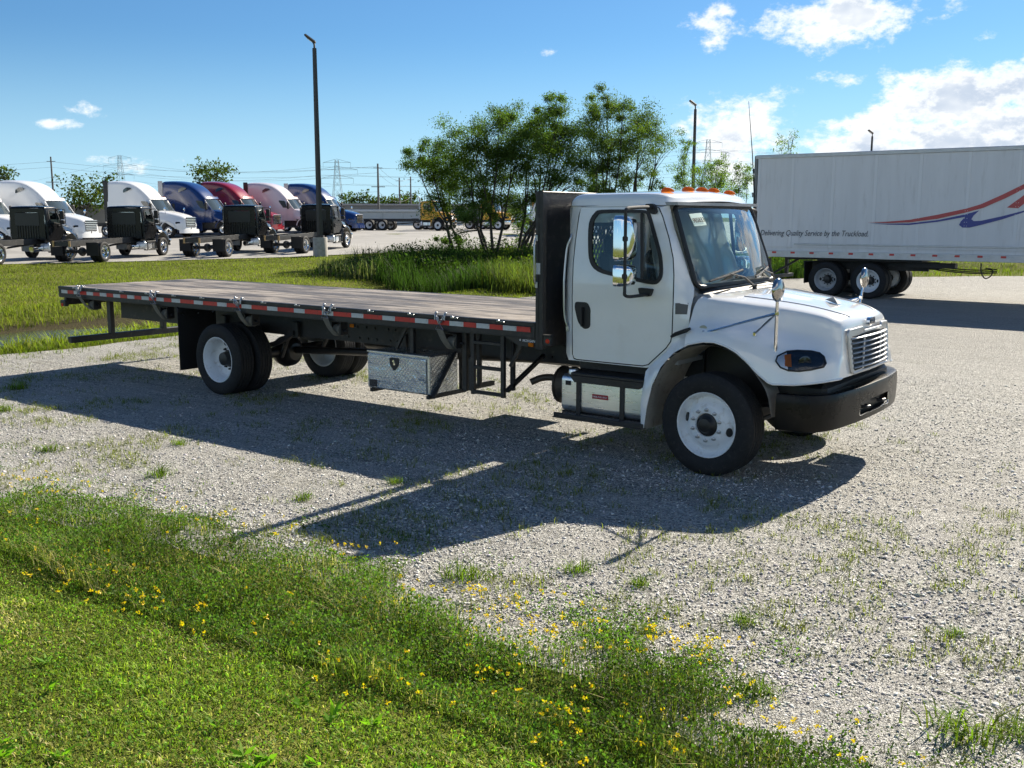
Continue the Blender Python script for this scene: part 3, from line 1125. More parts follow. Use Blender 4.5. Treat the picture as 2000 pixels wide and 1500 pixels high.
    def lamp_fn(off):
        def fn(s_, z):
            o = ORG + TL * s_ + Vector((0, 0, z)) + NL * 0.6
            h = bvh.ray_cast(o, -NL)
            if h[0] is None:
                h = bvh.find_nearest(ORG + TL * s_ + Vector((0, 0, z)))
            n_ = h[1] if h[1].dot(NL) > 0 else -h[1]
            return tuple(h[0] + n_ * off)
        return fn
    LO = LAMP_OUT
    for s in (1, -1):
        def side(q):
            if s < 0:
                q.v = [(p[0], -p[1], p[2]) for p in q.v]
                q.f = [f[::-1] for f in q.f]
            return q
        base = side(panel(LO, [], lamp_fn(0.004), 0.04)).build('headlamp', mat('lamp_housing', (0.012, 0.014, 0.018), 0.2, coat=0.5), root, 60)
        rim_ = MB().tube([lamp_fn(0.006)(*p) for p in LO], 0.008, 6, closed=True)
        side(rim_).build('lamp_trim', RUBBER, base)
        xs_ = [p[0] for p in LO]
        w_ = max(xs_) - min(xs_)
        a0 = min(xs_)
        if full:
            refl = [p for p in LO if p[0] < a0 + 0.30 * w_]
            cx = sum(p[0] for p in refl) / len(refl); cz = sum(p[1] for p in refl) / len(refl)
            refl.sort(key=lambda p: math.atan2(p[1] - cz, p[0] - cx))
            refl = [(cx + (p[0] - cx) * 0.9, cz + (p[1] - cz) * 0.88) for p in refl]
            side(panel(refl, [], lamp_fn(0.008), 0.03)).build('reflector', mat('lamp_reflector', (0.75, 0.77, 0.80), 0.22, metal=0.5), base, 60)
            zc = sum(p[1] for p in LO) / len(LO)
            amb = [(a0 + 0.17 * w_, zc - 0.045), (a0 + 0.30 * w_, zc - 0.05), (a0 + 0.30 * w_, zc + 0.05), (a0 + 0.17 * w_, zc + 0.045)]
            side(panel(amb, [], lamp_fn(0.012), 0.04)).build('turn_signal', AMBER, base, 60)
            pr = MB()
            c0 = Vector(lamp_fn(0.004)(a0 + 0.56 * w_, zc - 0.005))
            pr.lathe([(0.055, 0), (0.052, 0.006), (0.044, 0.007), (0.043, 0.002), (0.0, 0.005)], seg=20, axis='z')
            pr.xform(Matrix.Translation(c0) @ NL.to_track_quat('Z', 'Y').to_matrix().to_4x4())
            side(pr).build('projector', mat('projector_dark', (0.06, 0.065, 0.075), 0.08, metal=0.8), base)
        side(panel(LO, [], lamp_fn(0.018), 0.04)).build('lens', LENS, base, 60)
    # ---- grille
    gb = MB()
    back = [[(grille_x(y, z) - 0.006, y, z) for y in np.linspace(-0.50, 0.50, 13)] for z in (0.975, 1.33)]
    gb.grid(back)
    grl = gb.build('grille', mat('grille_dark', (0.008, 0.008, 0.009), 0.6), root)
    def gtube(poly, name, m_, rr, parent):
        q = MB().tube([(grille_x(y, z) + 0.012, y, z) for y, z in poly], rr, 8, closed=True)
        return q.build(name, m_, parent)
    go = rnd_poly([(-0.505, 0.965), (0.505, 0.965), (0.555, 1.345), (0.27, 1.36), (0.24, 1.325), (-0.24, 1.325), (-0.27, 1.36), (-0.555, 1.345)], 0.05, 4)
    gi = rnd_poly([(-0.465, 0.985), (0.465, 0.985), (0.495, 1.29), (-0.495, 1.29)], 0.02, 4)
    fr = panel(go, [gi], lambda y, z: (grille_x(y, z) + 0.016, y, z), 0.12)
    fr.build('grille_frame', SILVER, grl, 50)
    gtube(go, 'grille_edge', SILVER, 0.012, grl)
    bm_key = ('grille_bar',)
    nb = 7
    for k in range(nb):
        z = 1.015 + k * (1.275 - 1.015) / (nb - 1) - 0.006
        hw = 0.475 + 0.03 * k / nb
        q = MB()
        pts = [(grille_x(y, z) + 0.014 + 0.012 * (1 - (y / hw) ** 2), y, z + 0.006 * (1 - (y / hw) ** 2)) for y in np.linspace(-hw, hw, 11)]
        rows = []
        for pnt in pts:
            x, y, zz = pnt
            rows.append([(x - 0.02, y, zz + 0.0075), (x + 0.008, y, zz + 0.006), (x + 0.013, y, zz), (x + 0.008, y, zz - 0.006), (x - 0.02, y, zz - 0.0075)])
        q.grid(np.array(rows)[::-1])
        q.build('grille_bar', mat('grille_silver', (0.40, 0.41, 0.42), 0.3, metal=0.6), grl, 60)
    for yv in (-0.235, 0.235):
        q = MB().box((grille_x(yv, 1.13) + 0.004, yv, 1.135), (0.012, 0.035, 0.31), 0.002)
        q.build('grille_post', SILVER, grl)
    if full:
        bdg = MB()
        hull = rnd_poly([(-0.085, 1.362), (0.085, 1.362), (0.075, 1.428), (-0.075, 1.428)], 0.03, 4)
        bdg.prism(hull, 1.03, 1.062, 'yz')
        bd = bdg.build('badge', CHROME, root)
        inn = MB().prism(rnd_poly([(-0.068, 1.374), (0.068, 1.374), (0.06, 1.416), (-0.06, 1.416)], 0.02, 4), 1.055, 1.0645, 'yz')
        inn.build('badge_field', mat('badge_dark', (0.06, 0.07, 0.10), 0.25, metal=0.5), bd)
        ch = MB()
        ch.bar((1.066, -0.05, 1.392), (1.066, 0.05, 1.392), 0.004, 0.016)
        ch.bar((1.066, -0.035, 1.403), (1.066, 0.03, 1.403), 0.004, 0.006)
        ch.build('badge_lettering', CHROME, bd)
    # ---- bumper
    plan = cr([(0.64, -1.165), (0.80, -1.155), (0.955, -1.09), (1.055, -0.90), (1.105, -0.62), (1.135, -0.30), (1.145, 0)], 6)
    plan = np.vstack([plan, [(p[0], -p[1]) for p in plan[-2::-1]]])
    rows = []
    n = len(plan)
    for i, (x, y) in enumerate(plan):
        t = plan[min(i + 1, n - 1)] - plan[max(i - 1, 0)]
        nx, ny = t[1], -t[0]
        l = math.hypot(nx, ny)
        nx, ny = nx / l, ny / l
        if nx * 1 + ny * (y) < 0:
            nx, ny = -nx, -ny
        fr_ = min(1, abs(y) / 0.9)
        prof = [(-0.13, 0.822), (-0.03, 0.832), (-0.008, 0.826), (0.0, 0.805), (0.004, 0.745), (0.004, 0.69), (0.0, 0.565), (-0.010, 0.515), (-0.03, 0.505), (-0.08, 0.505)]
        rows.append([(x + nx * a, y + ny * a, z + 0.012 * (1 - fr_)) for a, z in prof])
    rows = np.array(rows)
    def keep(i, j):
        y = (plan[i][1] + plan[i + 1][1]) / 2
        return not (j == 5 and abs(y) < 0.42)
    bb = MB().grid(rows[:, ::-1], keep=lambda i, j: keep(i, 8 - j))
    bum = bb.build('bumper', GUNMETAL if dark_bumper else CHROME, root, 45)
    ob = MB().box((1.02, 0, 0.63), (0.10, 0.95, 0.16))
    ob.build('bumper_opening', HUB_BLACK, bum)
    tr_ = MB().tube([(1.142 - 0.12 * y * y, y, z) for y, z in rnd_poly([(-0.42, 0.575), (0.42, 0.575), (0.42, 0.70), (-0.42, 0.70)], 0.03, 3)], 0.008, 6, closed=True)
    tr_.build('opening_trim', CHROME, bum)
    if full:
        yy = -0.22
        hk = MB().tube([(1.09, yy - 0.05, 0.635), (1.135, yy - 0.04, 0.635), (1.15, yy, 0.635), (1.135, yy + 0.04, 0.635), (1.09, yy + 0.05, 0.635)], 0.014, 8)
        hk.pair('tow_hook', STEEL_BLACK, bum)
    # ---- fuel tank and steps, right side
    for s in ((1, -1) if full else (1,)):
        tk = MB()
        sec = rnd_poly([(-1.08, 0.40), (-0.58, 0.40), (-0.58, 0.78), (-1.08, 0.78)], 0.07, 5)
        secs = []
        for x, k in ((-1.665, 0.90), (-1.655, 0.98), (-1.64, 1.0), (-0.745, 1.0), (-0.73, 0.98), (-0.72, 0.90)):
            secs.append([(x, s * (-0.83 + (y + 0.83) * k), 0.59 + (z - 0.59) * k) for y, z in sec])
        A = np.array(secs)
        A = np.concatenate([A, A[:, :1]], 1)
        tk.grid(A if s < 0 else A[:, ::-1])
        tk.add([tuple(p) for p in secs[0]], [tuple(range(len(sec)))])
        tk.add([tuple(p) for p in secs[-1]], [tuple(range(len(sec)))])
        tank = tk.build('fuel_tank', ALU, root, 40)
        for xx in (-1.447, -0.944):
            q = MB().box((xx, s * -1.088, 0.575), (0.05, 0.018, 0.40), 0.004)
            q.build('tank_strap', STEEL_BLACK, tank)
        q = MB().lathe([(0.0, 0.05), (0.045, 0.05), (0.05, 0.04), (0.05, 0.0)], (-1.58, s * -0.98, 0.775), 16, 'z')
        q.build('fuel_cap', ALU, tank)
        us = MB().box((-1.10, s * -0.93, 0.795), (0.86, 0.36, 0.035), 0.008)
        us.prism([(-1.54, 0.78), (-0.67, 0.78), (-0.75, 0.715), (-1.48, 0.715)], s * -1.115, s * -1.09)
        us.box((-1.12, s * -0.80, 0.87), (0.95, 0.10, 0.12), 0.01)
        us.build('upper_step', STEEL_BLACK, root)
        ls = MB()
        ls.box((-1.175, s * -1.16, 0.375), (1.03, 0.03, 0.045), 0.005)
        ls.box((-1.175, s * -1.01, 0.375), (1.03, 0.03, 0.045), 0.005)
        ls.box((-1.175, s * -1.10, 0.352), (1.03, 0.18, 0.01))
        low = ls.build('lower_step', STEEL_BLACK, root)
        ts = MB()
        for k in range(26):
            for r_ in range(3):
                xx = -1.64 + k * 0.037 + (0.018 if r_ == 1 else 0)
                ts.bar((xx, s * (-1.13 + r_ * 0.035), 0.379), (xx + 0.026, s * (-1.13 + r_ * 0.035 + 0.02), 0.379), 0.007, 0.014)
        ts.build('step_grip', NUT, low)
        if s > 0 and full:
            stc = MB().box((-1.197, -1.0835, 0.59), (0.182, 0.004, 0.046))
            so = stc.build('fuel_sticker', RED_STICKER, tank)
            lettering('DIESEL FUEL ONLY', 0.021, (-1.282, -1.0862, 0.582), (1, 0, 0), (0, 0, 1), WHITE_INK, so, bold=True, spacing=0.95)
            q = MB().box((-1.575, -1.0835, 0.695), (0.06, 0.004, 0.045))
            q.build('tank_label', INK, tank)
    # ---- door mirrors
    for s in ((1, -1) if full else (1, -1)):
        ym = s * -1.30
        arm = MB()
        ya = s * -1.425
        path = [(-0.725, s * -0.975, 2.42), (-0.725, s * -1.10, 2.425), (-0.74, s * -1.36, 2.415), (-0.742, ya, 2.395), (-0.742, ya, 2.34), (-0.740, ya, 2.0), (-0.738, ya, 1.68), (-0.736, ya, 1.635), (-0.73, s * -1.36, 1.615), (-0.715, s * -1.20, 1.615), (-0.70, s * -1.05, 1.62)]
        arm.tube(cr(path, 4), 0.0155, 8)
        for zz in (2.14, 1.80):
            arm.bar((-0.742, ya, zz), (-0.80, s * -1.33, zz), 0.05, 0.05, bev=0.01)
        arm.prism(rnd_poly([(-0.795, 2.455), (-0.70, 2.46), (-0.665, 2.38), (-0.70, 2.355), (-0.775, 2.40)], 0.03), s * -0.955, s * -1.0)
        arm.prism(rnd_poly([(-0.805, 1.678), (-0.65, 1.672), (-0.68, 1.598), (-0.78, 1.60)], 0.02), s * -1.025, s * -1.075)
        a_ = arm.build('mirror_arm', PLASTIC, root)
        shellm = CHROME if chrome_mirrors else PLASTIC
        for (z0, z1, dd) in ((1.935, 2.35, 0.075), (1.70, 1.905, 0.085)):
            # head: rounded box, glass towards the rear
            h = (z1 - z0) / 2
            c0 = Vector((-0.835, s * -1.31, (z0 + z1) / 2))
            P = []
            for i, (dx_, k) in enumerate(((-0.050, 0.97), (-0.040, 1.0), (0.02, 1.0), (0.065, 0.95), (0.10, 0.82), (0.118, 0.55), (0.125, 0.05))):
                ring = rnd_poly([(-0.105 * k, -h * k), (0.105 * k, -h * k), (0.105 * k, h * k), (-0.105 * k, h * k)], 0.045 * k, 4)
                P.append([(c0.x + dx_, c0.y + a, c0.z + b) for a, b in ring])
            A = np.array(P)
            A = np.concatenate([A, A[:, :1]], 1)
            Mr = Matrix.Translation(c0) @ Matrix.Rotation(s * 0.12, 4, 'Z') @ Matrix.Translation(-c0)
            hd = MB().grid(A[:, ::-1]).xform(Mr)
            ho_ = hd.build('mirror_head', shellm, a_, 50)
            gl_ = MB().prism(rnd_poly([(-0.095, -h * .93), (0.095, -h * .93), (0.095, h * .93), (-0.095, h * .93)], 0.04, 4), -0.050, -0.046, 'yz')
            gl_.xform(Matrix.Translation(c0))
            gl_.xform(Mr)
            gl_.build('mirror_glass', MIRROR if full else RUBBER, ho_)
    # ---- roof marker lamps
    if full:
        lm = MB()
        lm.grid(np.array([[(0.070 * math.cos(a) * k - 0.02 * (1 - k), 0.040 * math.sin(a) * k, 0.044 * math.sqrt(max(0, 1 - k * k))) for a in np.linspace(0, 2 * math.pi, 17)] for k in (1, 0.95, 0.8, 0.6, 0.35, 0.02)]))
        me = lm.mesh('marker_lamp', 50)
        for yy in (-0.68, -0.28, 0.0, 0.28, 0.68):
            o = put('marker_lamp', me, AMBER, root)
            o.location = (-0.735 + 0.03 * (1 - abs(yy)), yy, 2.572 if abs(yy) > 0.5 else 2.588)
    return hood


LAMP_OUT = [(-0.19, 1.10), (-0.175, 1.14), (-0.09, 1.178), (0.0, 1.185), (0.12, 1.18), (0.19, 1.165), (0.225, 1.135), (0.235, 1.085), (0.21, 1.055), (0.10, 1.035), (0.0, 1.022), (-0.09, 1.025), (-0.155, 1.05)]

# ================================================================== the flatbed truck
truck = empty('flatbed_truck')
tag(truck, 'white conventional cab flatbed truck with empty wooden deck parked on gravel', 'truck')
build_cab(truck, WHITE)

# ---- wheels
WB = -7.065
wheel(truck, 'front_wheel', 0.0, -1.065, -1, 'steer', steer=R(-4), spin=R(-12))
wheel(truck, 'front_wheel', 0.0, 1.065, 1, 'steer', steer=R(-4), spin=R(20))
for s in (-1, 1):
    wheel(truck, 'rear_wheel', WB, s * 1.075, s, 'dual', spin=R(-75))
    wheel(truck, 'rear_wheel', WB, s * 0.765, -s, 'dual', nuts=False)

# ---- chassis
ch = MB()
for s in (-1, 1):
    ch.box((-5.0, s * 0.43, 0.90), (10.9, 0.02, 0.26), 0.002)
    ch.box((-5.0, s * 0.39, 1.025), (10.9, 0.08, 0.012))
    ch.box((-5.0, s * 0.39, 0.775), (10.9, 0.08, 0.012))
for x in (-9.9, -8.6, -6.0, -4.9, -3.4, -2.2, 0.4):
    ch.box((x, 0, 0.9), (0.06, 0.84, 0.2))
chassis = ch.build('chassis_frame', FRAME, truck)
bo = MB().lathe([(0.0, 0.012), (0.014, 0.012), (0.017, 0.0)], seg=8).mesh('frame_bolt', 30)
for x in (-1.95, -2.06, -2.25, -3.5, -4.55, -4.67, -4.9, -5.05, -5.2, -5.4, -8.5, -9.2):
    for z in (0.83, 0.97):
        o = put('frame_bolt', bo, STEEL_BLACK, chassis, (x + (0.03 if z < .9 else 0), -0.442, z), (0, 0, math.pi))
ax = MB()
ax.cyl((WB, -0.95, 0.4725), (WB, 0.95, 0.4725), 0.075, 16)
ax.lathe([(0.0, -0.2), (0.12, -0.18), (0.20, -0.10), (0.225, 0.0), (0.20, 0.10), (0.12, 0.18), (0.0, 0.2)], (WB, 0, 0.47), 20, 'x')
ax.build('rear_axle', HUB_BLACK, truck)
sp = MB()
pts = cr([(WB - 0.75, -0.50, 0.80), (WB - 0.4, -0.50, 0.64), (WB, -0.50, 0.57), (WB + 0.4, -0.50, 0.64), (WB + 0.75, -0.50, 0.80)], 5)
for k in range(4):
    for a, b in zip(pts[:-1], pts[1:]):
        sp.bar(a + [0, 0, 0.016 * k], b + [0, 0, 0.016 * k], 0.075, 0.013, (0, 0, 1))
for dx_ in (-0.75, 0.75):
    sp.box((WB + dx_, -0.48, 0.86), (0.10, 0.06, 0.22), 0.01)
sp.pair('leaf_spring', FRAME, truck)
MB().tube([(WB + 0.30, -0.36, 0.45), (WB + 0.55, -0.38, 0.88)], 0.03, 8).pair('shock_absorber', FRAME, truck)
ds = MB()
ds.cyl((WB + 0.2, 0, 0.50), (-3.9, 0, 0.66), 0.05, 12)
ds.cyl((-3.9, 0, 0.66), (-1.2, 0, 0.80), 0.05, 12)
ds.build('drive_shaft', HUB_BLACK, truck)
fa = MB()
fa.bar((0, -0.85, 0.42), (0, 0.85, 0.42), 0.10, 0.11, bev=0.01)
for s in (-1, 1):
    fa.cyl((0, s * 0.84, 0.34), (0, s * 0.84, 0.60), 0.05, 10)
    fa.bar((-0.7, s * 0.42, 0.60), (0.75, s * 0.42, 0.58), 0.08, 0.05)
fa.cyl((0.14, -0.86, 0.40), (0.14, 0.86, 0.40), 0.022, 8)
fa.bar((0.80, -0.46, 0.62), (0.55, -0.46, 0.52), 0.08, 0.09)
fa.build('front_axle', FRAME, truck)
mu = MB()
mu.cyl((-2.05, -0.50, 0.56), (-1.72, -0.50, 0.56), 0.19, 24)
for x in (-2.03, -1.90, -1.76):
    mu.lathe([(0.19, -0.012), (0.203, -0.01), (0.203, 0.01), (0.19, 0.012)], (x, -0.50, 0.56), 24, 'x')
mu.tube(cr([(-2.05, -0.50, 0.60), (-2.14, -0.53, 0.625), (-2.24, -0.60, 0.62), (-2.33, -0.68, 0.575)], 5), 0.038, 12)
mu.build('exhaust', mat('exhaust_steel', (0.10, 0.085, 0.07), 0.5, metal=0.6, vary=0.3), truck)
at_ = MB()
at_.cyl((-5.6, 0.18, 0.72), (-4.4, 0.18, 0.72), 0.13, 18)
at_.build('air_tank', HUB_BLACK, truck)
at_ = MB()
at_.cyl((-3.2, 0.75, 0.68), (-2.4, 0.75, 0.68), 0.14, 18)
at_.build('air_tank', HUB_BLACK, truck)

# ---- flatbed: deck planks, side rails, cross members, headboard
XR, XH, ZB, HW = -10.86, -1.895, 1.294, 1.22
bed = MB()
for s in (-1, 1):
    bed.box(((XR + XH) / 2, s * (HW - 0.025), ZB - 0.025), (XH - XR, 0.05, 0.045), 0.005)          # top angle
    bed.box(((XR + XH) / 2, s * (HW - 0.018), ZB - 0.100), (XH - XR, 0.028, 0.12), 0.004)         # web
    bed.box(((XR + XH) / 2, s * (HW - 0.045), ZB - 0.163), (XH - XR, 0.075, 0.014), 0.003)        # lower flange
bed.box((XR + 0.02, 0, ZB - 0.09), (0.04, 2 * HW - 0.06, 0.17), 0.005)
frame = bed.build('bed_frame', STEEL_BLACK, truck)
NPL = 9
pw = (2 * HW - 0.105) / NPL
pm_ = MB().box((0, 0, 0), (XH - XR - 0.05, pw - 0.006, 0.034), 0.004).mesh('plank')
for k in range(NPL):
    yy = -HW + 0.0525 + pw * (k + 0.5)
    put('plank', pm_, DECK, frame, ((XR + XH) / 2 + 0.01, yy, ZB - 0.019 + random.uniform(-0.0015, 0.0015)))
cmx = MB().box((0, 0, 0), (0.05, 2 * HW - 0.10, 0.10), 0.004).mesh('cross_member')
for x in np.arange(XR + 0.35, XH - 0.1, 0.41):
    put('cross_member', cmx, FRAME, frame, (float(x), 0, ZB - 0.095))
MB().box(((XR + XH) / 2, -0.43, ZB - 0.20), (XH - XR - 0.1, 0.07, 0.11)).pair('long_sill', FRAME, frame)
pk = MB().box((0, 0, 0), (0.10, 0.03, 0.10), 0.004).mesh('stake_pocket')
for x in np.arange(XR + 0.25, XH - 0.2, 0.62):
    for s in (-1, 1):
        put('stake_pocket', pk, STEEL_BLACK, frame, (float(x), s * (HW - 0.045), ZB - 0.10))
# rope bolts on the top of the rail
tbm = MB()
tbm.box((0, 0, 0), (0.035, 0.02, 0.022), 0.004)
tbm.box((0.05, -0.004, -0.004), (0.06, 0.012, 0.010), 0.002)
tbm = tbm.mesh('rail_stud')
for x in np.arange(XR + 0.45, XH - 0.1, 0.62):
    put('rail_stud', tbm, NUT, frame, (float(x), -HW - 0.008, ZB - 0.012))
# conspicuity tape, alternating red and white
x = XH - 0.045
i = 0
rt_, wt_ = {}, {}
while x > XR + 0.12:
    worn = (x > -2.75) or (x < -7.9)
    L = 0.175 if worn else (0.30 if i % 2 == 0 else 0.195)
    if x - L < XR + 0.03:
        break
    k = round(L, 3)
    if k not in rt_:
        rt_[k] = MB().box((0, 0, 0), (k - 0.003, 0.003, 0.05)).mesh('reflective_tape')
        wt_[k] = MB().box((0, 0, 0), (k - 0.003, 0.003, 0.05)).mesh('reflective_tape')
    red = i % 2 == 0
    put('reflective_tape', (rt_ if red else wt_)[k], RED_TAPE if red else WHITE_TAPE, frame, (x - L / 2, -HW - 0.0055, ZB - 0.078))
    x -= L
    i += 1

# headboard: plate with a mesh window, edge channels and fittings
hd = MB()
ho = [(-HW, 1.03), (HW, 1.03), (HW, 2.58), (-HW, 2.58)]
win = rnd_poly([(-0.62, 1.72), (0.62, 1.72), (0.62, 2.24), (-0.62, 2.24)], 0.03, 2)
pl_ = panel(ho, [win], lambda y, z: (-1.842, y, z), 0, 0.006, (-1, 0, 0))
hd.add(pl_.v, pl_.f)
for s in (-1, 1):
    hd.box((-1.842, s * (HW - 0.006), 1.805), (0.088, 0.012, 1.56), 0.003)
    hd.box((-1.803, s * (HW - 0.035), 1.805), (0.010, 0.055, 1.55), 0.002)
    hd.box((-1.881, s * (HW - 0.035), 1.805), (0.010, 0.055, 1.55), 0.002)
hd.box((-1.842, 0, 2.577), (0.088, 2 * HW - 0.03, 0.012), 0.003)
head = hd.build('headboard', STEEL_BLACK, truck)
gm = MB()
for k in range(-9, 20):
    y0 = -0.62 + k * 0.065
    for sg in (1, -1):
        a, b = Vector((-1.848 + 0.003 * sg, y0, 1.72)), Vector((-1.848 + 0.003 * sg, y0 + 0.33, 2.24))
        if sg < 0:
            a.y, b.y = -a.y, -b.y
        lo, hi = -0.62, 0.62
        d = b - a
        t0 = max(0, min(1, ((lo - a.y) / d.y if sg > 0 else (hi - a.y) / d.y)))
        t1 = max(0, min(1, ((hi - a.y) / d.y if sg > 0 else (lo - a.y) / d.y)))
        if t1 > t0 + 0.02:
            gm.bar(a + d * t0, a + d * t1, 0.005, 0.014, (1, 0, 0))
gm.build('window_mesh', STEEL_BLACK, head)
ft = MB()
ft.tube([(-1.875, -1.235, 2.13), (-1.875, -1.255, 2.08), (-1.875, -1.255, 1.72), (-1.875, -1.235, 1.68)], 0.009, 8)
ft.box((-1.868, -1.228, 2.13), (0.03, 0.016, 0.06), 0.003)
ft.box((-1.868, -1.228, 1.67), (0.03, 0.016, 0.06), 0.003)
ft.build('grab_rail', NUT, head)
q = MB().box((-1.852, -1.2225, 1.83), (0.05, 0.004, 0.11)); q.build('warning_label', WHITE_TAPE, head)
cb_ = MB().box((-1.748, -1.195, 1.118), (0.085, 0.05, 0.10), 0.006)
cb_.box((-1.748, -1.195, 1.172), (0.10, 0.06, 0.01), 0.002)
cb_.build('lamp_bracket', STEEL_BLACK, head)
q = MB().lathe([(0.0, -0.03), (0.022, -0.03), (0.025, -0.024)], (-1.735, -1.195, 1.115), 12); q.build('side_lamp', RED_LENS, head)
# front corner of the bed: gusset plate with the maker's name and an amber marker
gs = MB().prism([(-2.30, 1.13), (-1.90, 1.13), (-1.90, 1.04), (-2.10, 1.04)], -1.205, -1.195)
gs.build('corner_gusset', STEEL_BLACK, frame)
lettering('MORGAN', 0.036, (-2.055, -1.2075, 1.088), (1, 0, 0), (0, 0, 1), WHITE_INK, frame, name='maker_lettering', bold=True, shear=0.2, spacing=1.0)
stv = [(0.013 * (1 if k % 2 == 0 else 0.42) * math.sin(math.pi * k / 5), 0.013 * (1 if k % 2 == 0 else 0.42) * math.cos(math.pi * k / 5)) for k in range(10)]
q = MB().prism([(-2.083 + a, 1.102 + b) for a, b in stv], -1.2085, -1.2055); q.build('star_mark', WHITE_INK, frame)
mk_ = MB().box((0, 0, 0), (0.065, 0.012, 0.040), 0.004).mesh('side_marker')
put('side_marker', mk_, AMBER, frame, (-1.945, -1.212, 1.062))
put('side_marker', mk_, AMBER, frame, (-4.62, -1.10, 1.075))
q = MB().box((-4.62, -1.085, 1.105), (0.08, 0.02, 0.09), 0.003); q.build('marker_bracket', STEEL_BLACK, frame)
# brace posts under the bed
for q in (MB().bar((-2.109, -1.10, 1.10), (-2.285, -1.10, 0.80), 0.03, 0.035), MB().bar((-3.78, -1.05, 1.13), (-3.95, -1.05, 0.86), 0.03, 0.035), MB().box((-3.70, -1.05, 0.98), (0.05, 0.05, 0.32), 0.004),
          MB().box((-2.93, -1.05, 0.80), (0.06, 0.06, 0.66), 0.004), MB().box((-2.85, -1.05, 0.66), (0.05, 0.05, 0.36), 0.004), MB().bar((-2.95, -1.02, 0.49), (-2.95, -0.55, 0.49), 0.05, 0.05)):
    q.build('bed_brace', STEEL_BLACK, frame)

# ---- step ladder under the bed
ld = MB()
for x in (-2.735, -2.335):
    ld.box((x, -1.16, 0.815), (0.045, 0.045, 0.69), 0.004)
for z in (0.497, 0.765, 1.03):
    ld.box((-2.535, -1.16, z), (0.36, 0.045, 0.035), 0.004)
for x in (-2.735, -2.285):
    ld.box((x, -1.06, 0.85), (0.04, 0.05, 0.62), 0.004)
ld.bar((-2.285, -1.16, 0.55), (-2.285, -0.5, 0.85), 0.04, 0.04)
ld.build('step_ladder', STEEL_BLACK, truck)

# ---- diamond-plate tool box
tb = MB()
x0, x1, z0, z1, yf, yb = -4.318, -3.368, 0.378, 0.818, -1.145, -0.66
tb.box(((x0 + x1) / 2, (yf + yb) / 2, (z0 + z1) / 2), (x1 - x0, yb - yf, z1 - z0), 0.012)
box = tb.build('tool_box', PLATE, truck)
q = MB().box(((x0 + x1) / 2 - 0.015, yf - 0.014, (z0 + z1) / 2 - 0.012), (x1 - x0 - 0.05, 0.022, z1 - z0 - 0.045), 0.008); q.build('box_door', PLATE, box)
q = MB().box(((x0 + x1) / 2, yf - 0.006, z1 - 0.008), (x1 - x0 + 0.004, 0.03, 0.018), 0.004)
q.box((x1 - 0.012, yf - 0.004, (z0 + z1) / 2), (0.024, 0.018, z1 - z0 - 0.04), 0.004)
q.build('box_edge', ALU, box)
lt = MB().prism(rnd_poly([(-3.948, 0.765), (-3.808, 0.765), (-3.81, 0.685), (-3.878, 0.612), (-3.945, 0.685)], 0.025, 4), yf - 0.034, yf - 0.026)
latch = lt.build('box_latch', PLASTIC, box)
for (lx, lz) in ((-3.882, 0.725), (-3.87, 0.695)):
    q = MB().lathe([(0.0, -0.006), (0.014, -0.006), (0.016, 0.0)], (lx, yf - 0.034, lz), 12); q.build('latch_button', CHROME, latch)
q = MB().box((-4.217, yf - 0.027, 0.445), (0.125, 0.006, 0.082), 0.003)
pl2 = q.build('maker_plate', mat('plate_black', (0.02, 0.022, 0.03), 0.3), box)
lettering('RC', 0.06, (-4.255, yf - 0.0325, 0.425), (1, 0, 0), (0, 0, 1), mat('plate_silver', (0.10, 0.11, 0.13), 0.3, metal=0.8), pl2, bold=True)
for x in (-4.27, -3.40):
    bk = MB().bar((x, -1.15, 0.355), (x, -0.50, 0.355), 0.045, 0.04)
    bk.box((x, -0.56, 0.65), (0.045, 0.045, 0.6))
    bk.build('box_bracket', STEEL_BLACK, box)
MB().bar((-3.345, -1.13, 0.36), (-3.345, -0.74, 0.82), 0.016, 0.05, (1, 0, 0)).build('box_strut', STEEL_BLACK, box)

